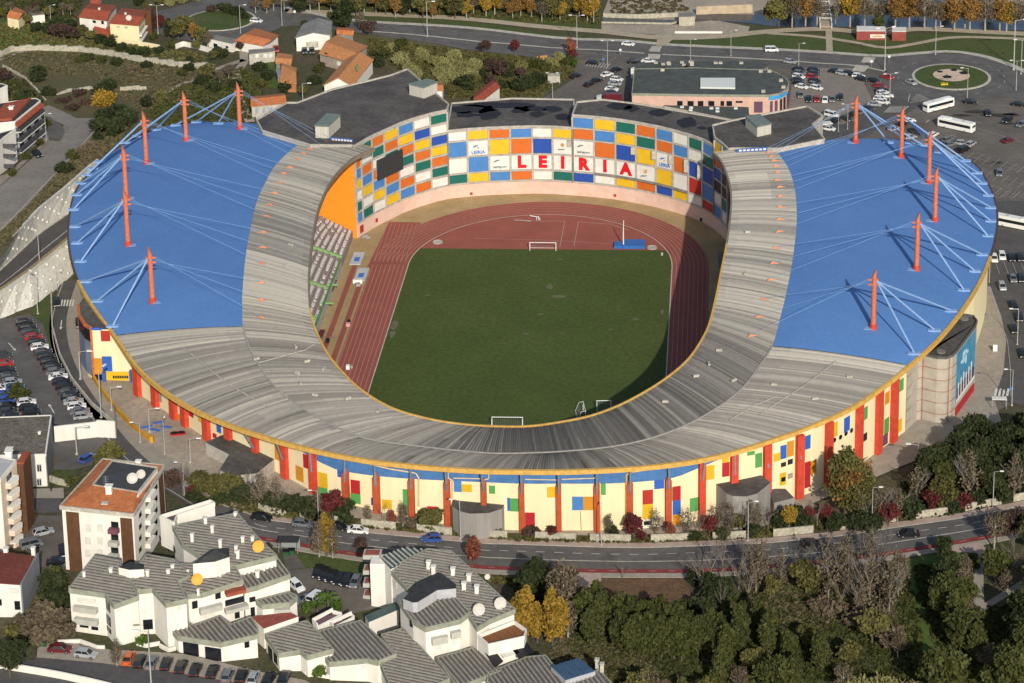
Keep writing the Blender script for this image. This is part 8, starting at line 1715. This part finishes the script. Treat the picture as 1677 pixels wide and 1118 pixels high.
truck(1000, 166, (-20, 0), 'dark maroon box truck at the end of the parked row', PAINT['maroon'], PAINT['black'])
row('in the short row left of the pink building', [(1010, 130, Wc), (1007, 137, S_g), (1002, 146, Wc), (1002, 152, Dg)], (20, 2))
# ================================================================ LAMPS, SIGNS, MARKINGS
def lampproto(h, arms, nm):
    mb = MB(); mb.tube((0, 0, 0), (0, 0, h), .13, .07, 6); pole = mb.build('pole', mat('galvanised', (.36, .36, .34), .6, .05, 1.), data_only=True); out = [('pole', pole, [])]
    mb = MB(); mb.box((0, 0, 0), (.4, .4, .35)); out.append(('base', mb.build('base', m_conc, data_only=True), []))
    for a in arms:
        mb = MB(); mb.tube((0, 0, h-.1), (1.5*math.cos(a), 1.5*math.sin(a), h+.15), .05, .04, 5); ar = mb.build('arm', MATS['galvanised'], data_only=True)
        mb = MB(); mb.box((1.8*math.cos(a), 1.8*math.sin(a), h+.08), (.9, .38, .17), a); out.append(('arm', ar, [('lamp_head', mb.build('lamp_head', m_post, data_only=True))]))
    return out
LP1, LP2 = lampproto(9.5, [0], 'a'), lampproto(9.5, [0, math.pi], 'b'); LP5 = lampproto(5, [0], 'c'); LPM = lampproto(16, [.4, .4+math.pi/2, .4+math.pi, .4-math.pi/2], 'd')
for (px, py, P_, s, rz, lab, hill) in [(754, 883, LP1, 1., math.pi, 'street lamp on the front pavement before the left dark annex', 0), (985, 893, LP1, .95, math.pi/2, 'street lamp on the front pavement at the centre of the facade', 0), (1225, 886, LP1, 1., 0, 'street lamp on the front pavement before the right clad annex', 0), (1428, 862, LP1, 1., 0, 'street lamp beside the tall mixed autumn tree', 0), (1626, 832, LP1, .95, 0, 'street lamp on the front street near the right edge', 0),
      (522, 862, LP1, .9, math.pi, 'street lamp on the front pavement behind the golden tree', 0), (302, 812, LP1, .85, math.pi, 'street lamp left of the planting below the left forecourt', 0), (166, 685, LP1, 1.3, 1.2, 'tall floodlight pole by the kerb wall of the left car park', 0), (62, 515, LP1, 1.2, 2.4, 'tall lamp post in front of the studded retaining wall', 0), (94, 475, LP1, .6, 0, 'short lamp post by the crossing on the left street', 0), (65, 432, LP1, .95, 2.4, 'lamp post on the mid-level road above the retaining wall', 0),
      (270, 745, LP1, .9, math.pi/2, 'tall slim lamp on the left forecourt near the planting', 0), (312, 758, LP5, 1.2, 0, 'low bent lamp on the left forecourt right of the tall one', 0), (245, 708, LP5, 1.2, 0, 'low lamp beside the blue crowd barriers', 0), (183, 672, LP5, 1.2, 0, 'low lamp by the orange parapet near the yellow banner', 0), (126, 745, LP5, 1.4, 0, 'lamp in the yard below the whitewashed wall', 0), (132, 622, LP5, 1.5, 0, 'lamp on the pavement beside the blue-grey entrance wall', 0), (230, 725, LP5, 1., math.pi, 'low lamp near the end of the orange parapet', 0),
      (945, 78, LP2, 1.25, 0, 'tall twin lamp on the median by the scarlet tree', 0), (700, 60, LP1, 1.35, 0, 'tall lamp on the median of the main road at top centre', 0), (1197, 92, LP1, 1., 0, 'lamp on the median right of the upper zebra band', 0), (1131, 103, LP1, .9, 0, 'lamp standing behind the grey service block', 0), (995, 110, LP2, 1., 0, 'twin lamp at the junction left of the pink building', 0), (905, 162, LP2, .95, 0, 'twin lamp just behind the patchwork block roof', 0), (1308, 112, LP1, .95, 0, 'lamp behind the double row of parked cars', 0), (1449, 115, LP2, 1.6, .3, 'tall twin lamp before the long brick kiosk', 0), (1457, 170, LP2, 1.1, .3, 'twin lamp in the curved row of cars by the roundabout', 0),
      (1388, 212, LP1, .9, math.pi, 'lamp left of the first rear right mast', 0), (1373, 216, LP1, .8, 0, 'thin dark lamp beside the white canopy', 0), (1532, 90, LP1, 1.1, 0, 'lamp on the verge above the ball roundabout', 0), (1584, 163, LP1, 1.15, math.pi, 'lamp below the ball roundabout by the black saloon', 0), (1664, 148, LP2, 1.1, 0, 'twin lamp on the traffic island at the right edge', 0), (1660, 115, LP1, 1.9, 0, 'very tall lamp right of the ball roundabout', 0), (1666, 565, LP1, 1.05, math.pi, 'lamp on the right street near the edge of the photo', 0), (1657, 664, LP1, 1., math.pi, 'lamp at the right crossing by the bus shelter', 0), (1620, 462, LP1, .8, math.pi/2, 'lamp beside the stadium roof edge at right', 0), (1503, 770, LP5, 1.3, math.pi, 'dark lamp in the shade of the pines', 0),
      (84, 44, LP1, .85, 0, 'plain pole in the green field at upper left', 0), (259, 55, LP2, 1.1, 0, 'twin lamp beside the paired houses', 0), (394, 55, LP1, 1.1, 0, 'lamp on the right edge of the left roundabout', 0), (462, 42, LP1, 1., 0, 'lamp at the road fork in the top centre', 0), (248, 1128, LP1, 1.3, math.pi, 'lamp post in front of the row of cars on the lower left street', 0), (10, 905, LP1, 1.2, 1, 'lamp post between the left tower and dark red roofed house', 0), (496, 168, LP5, 1.3, 0, 'small lamp left of the black roof', 0), (1672, 122, LP2, 1.3, 0, 'second twin lamp at the far right of the roundabout', 0), (76, 230, LP1, .9, 0, 'lamp on the upper sloping street beside the white apartments', 1)]:
    p = H(px, py, .5) if hill else (GZ(px, py, ZM) if 'mid-level' in lab else G(px, py)); instance(P_, 'street_lamp', lab, 'street lamp', tuple(p), rz, s)
m_sfl = mat('sign_white', (.7, .7, .7), .5, .03, 1.)
for (px, py, lab, m) in ((988, 108, 'blue round road sign by the junction left of the pink building', PM['B']), (1427, 112, 'small white direction sign by the upper zebra band', m_sfl), (1016, 93, 'white road sign on the grass corner of the junction', m_sfl), (1456, 104, 'white sign post before the roundabout', m_sfl), (483, 30, 'small sign beside the path at top centre', m_sfl), (1656, 652, 'blue sign at the right crossing', PM['B'])):
    p = G(px, py); t = thing('road_sign', lab, 'road sign', tuple(p)); mb = MB(); mb.tube(p, p+Vector((0, 0, 2.4)), .05, n=5); mb.build('post', m_rail, t); mb = MB(); mb.tube((p.x, p.y-.08, p.z+2.6), (p.x, p.y-.03, p.z+2.6), .45, .45, 12); mb.build('plate', m, t)
def wline(px, lvl=7, w=.16, name='road_marking', m=None):
    P = [Vector(G(*q)[:2]) for q in px]; sheet_w(name, quads(offs(P, -w/2), offs(P, w/2)), lvl, m or m_ml)
m_ml = mat('worn_marking', (.36, .34, .31), .85, .15, 1.)
Q = []
def seg2(a, b, w=.16):
    A, B = Vector(G(*a)[:2]), Vector(G(*b)[:2]); n = (B-A).normalized(); n = Vector((-n.y, n.x))*w/2; return [A+n, A-n, B-n, B+n]
for k in range(7): Q.append(seg2((1448+k*4.6, 186), (1460+k*4.6, 175.5), .5))
for k in range(7): Q.append(seg2((1490+k*1.5, 170-k*2.4), (1524-k*2.6, 162.5-k*1.2+2), .35))
for k in range(8): Q.append(seg2((960+k*4.6, 110+k*.5), (967+k*4.6, 102+k*.5), .45))
sheet_w('crossing', Q, 8, m_ml)
Q = []
for i in range(9):
    for j in range(3):
        x, y = 1566+i*14-j*20+(j*8), 268+i*3.6+j*20-8
        if x > 1560+j*22: Q.append(seg2((x, y), (x+15, y-12.5), .14))
for j in range(3): Q.append(seg2((1590+j*10, 258+j*21), (1700, 290+j*22), .12))
for i in range(8): Q.append(seg2((1628+i*8, 326), (1640+i*8, 315), .13))
for i in range(5): Q.append(seg2((1630+i*14, 432), (1637+i*14, 450), .13))
Q.append(seg2((1600, 211), (1677, 236))); Q.append(seg2((1490, 181), (1510, 184))); Q.append(seg2((1559, 168), (1680, 178))); Q.append(seg2((1548, 222), (1566, 225), .4)); Q.append(seg2((1515, 203), (1522, 198), .5)); Q.append(seg2((1597, 201), (1606, 203), .4))
sheet_w('bay_marking', Q, 8, m_ml)
wline([(1606, 455), (1622, 480), (1632, 510), (1650, 560), (1655, 610), (1654, 650)]); wline([(1487, 168), (1490, 155)], w=.3); wline([(925, 75), (935, 84), (1010, 94), (990, 108)])
for k in range(20):
    a = 2*math.pi*k/20
    if k % 1 == 0: sheet_w('lane_marking', [[(RC[0]+r*math.cos(a+e), RC[1]+r*math.sin(a+e)) for r, e in ((RR+4.6, 0), (RR+4.8, 0), (RR+4.8, .13), (RR+4.6, .13))]], 6, m_ml)
dashes(resample([Vector(G(*q)[:2]) for q in [(620, 46), (840, 62), (1000, 75), (1250, 90), (1400, 98)]], 2), 0, .15, 3, 5, 6, m_ml, 'lane_marking')
dashes(resample([Vector(G(*q)[:2]) for q in [(640, 62), (840, 80), (1000, 94), (1250, 104), (1390, 113)]], 2), 0, .15, 3, 5, 6, m_ml, 'lane_marking')
m_tar = mat('oil_stain', (.04, .037, .034), .9, .1, 1.)
for (px, py, rx, ry) in ((1632, 268, 2, 1.4), (1640, 190, 6, 1.6), (1598, 184, 5, 1.3), (1655, 188, 3, 1.4), (1575, 190, 3, 1.), (1648, 203, 3, 1.), (580, 98, 4, 2)):
    q = G(px, py); r_ = random.Random(px); sheet_w('tar_patch', [(q.x+rx*math.cos(a)*r_.uniform(.6, 1.2), q.y+ry*math.sin(a)*r_.uniform(.6, 1.2)) for a in [2*math.pi*j/12 for j in range(12)]], 7.5, m_tar)
# canopy by the white cars
p = GZ(1345, 203, 2.8); t = thing('canopy', 'long white canopy beside the dark roofed right wing', 'canopy', (p.x, p.y, 0)); mb = MB(); mb.box((p.x, p.y, 2.8), (7, 2.4, .3), .35); mb.build('roof', m_white, t); mb = MB()
for s in (-3, 3): mb.tube((p.x+s*.94, p.y+s*.34, 0), (p.x+s*.94, p.y+s*.34, 2.8), .08)
mb.build('posts', m_rail, t)
# a person on the lower left pavement
def person(px, py, lab):
    p = G(px, py); me = bpy.data.meshes.new('body'); V = [(0, 0, .95), (0, 0, 1.2), (0, 0, 1.45), (0, 0, 1.56), (0, 0, 1.68), (-.1, 0, .9), (-.11, .06, .5), (-.12, .0, .08), (.1, 0, .9), (.11, -.05, .5), (.12, -.1, .08), (-.2, 0, 1.42), (-.27, .02, 1.15), (-.27, -.06, .9), (.2, 0, 1.42), (.27, .02, 1.15), (.27, -.06, .9)]
    E = [(0, 1), (1, 2), (2, 3), (3, 4), (0, 5), (5, 6), (6, 7), (0, 8), (8, 9), (9, 10), (2, 11), (11, 12), (12, 13), (2, 14), (14, 15), (15, 16)]; me.from_pydata(V, E, []); o = bpy.data.objects.new('person', me); C.objects.link(o)
    md = o.modifiers.new('skin', 'SKIN'); o.modifiers.new('sub', 'SUBSURF').levels = 1
    R_ = [.14, .13, .15, .06, .1, .1, .07, .05, .1, .07, .05, .07, .05, .035, .07, .05, .035]
    for v, r in zip(me.skin_vertices[0].data if me.skin_vertices else [], R_): v.radius = (r, r)
    bpy.context.view_layer.objects.active = o; dg = bpy.context.evaluated_depsgraph_get(); m2 = bpy.data.meshes.new_from_object(o.evaluated_get(dg)); o.modifiers.clear(); o.data = m2; m2.materials.clear(); m2.materials.append(mat('dark_clothes', (.03, .02, .025), .9, .1, 3.)); o.location = p; return tag(o, lab, 'person')
person(84, 806, 'person in dark clothes walking on the pavement below the old grey-roofed building')
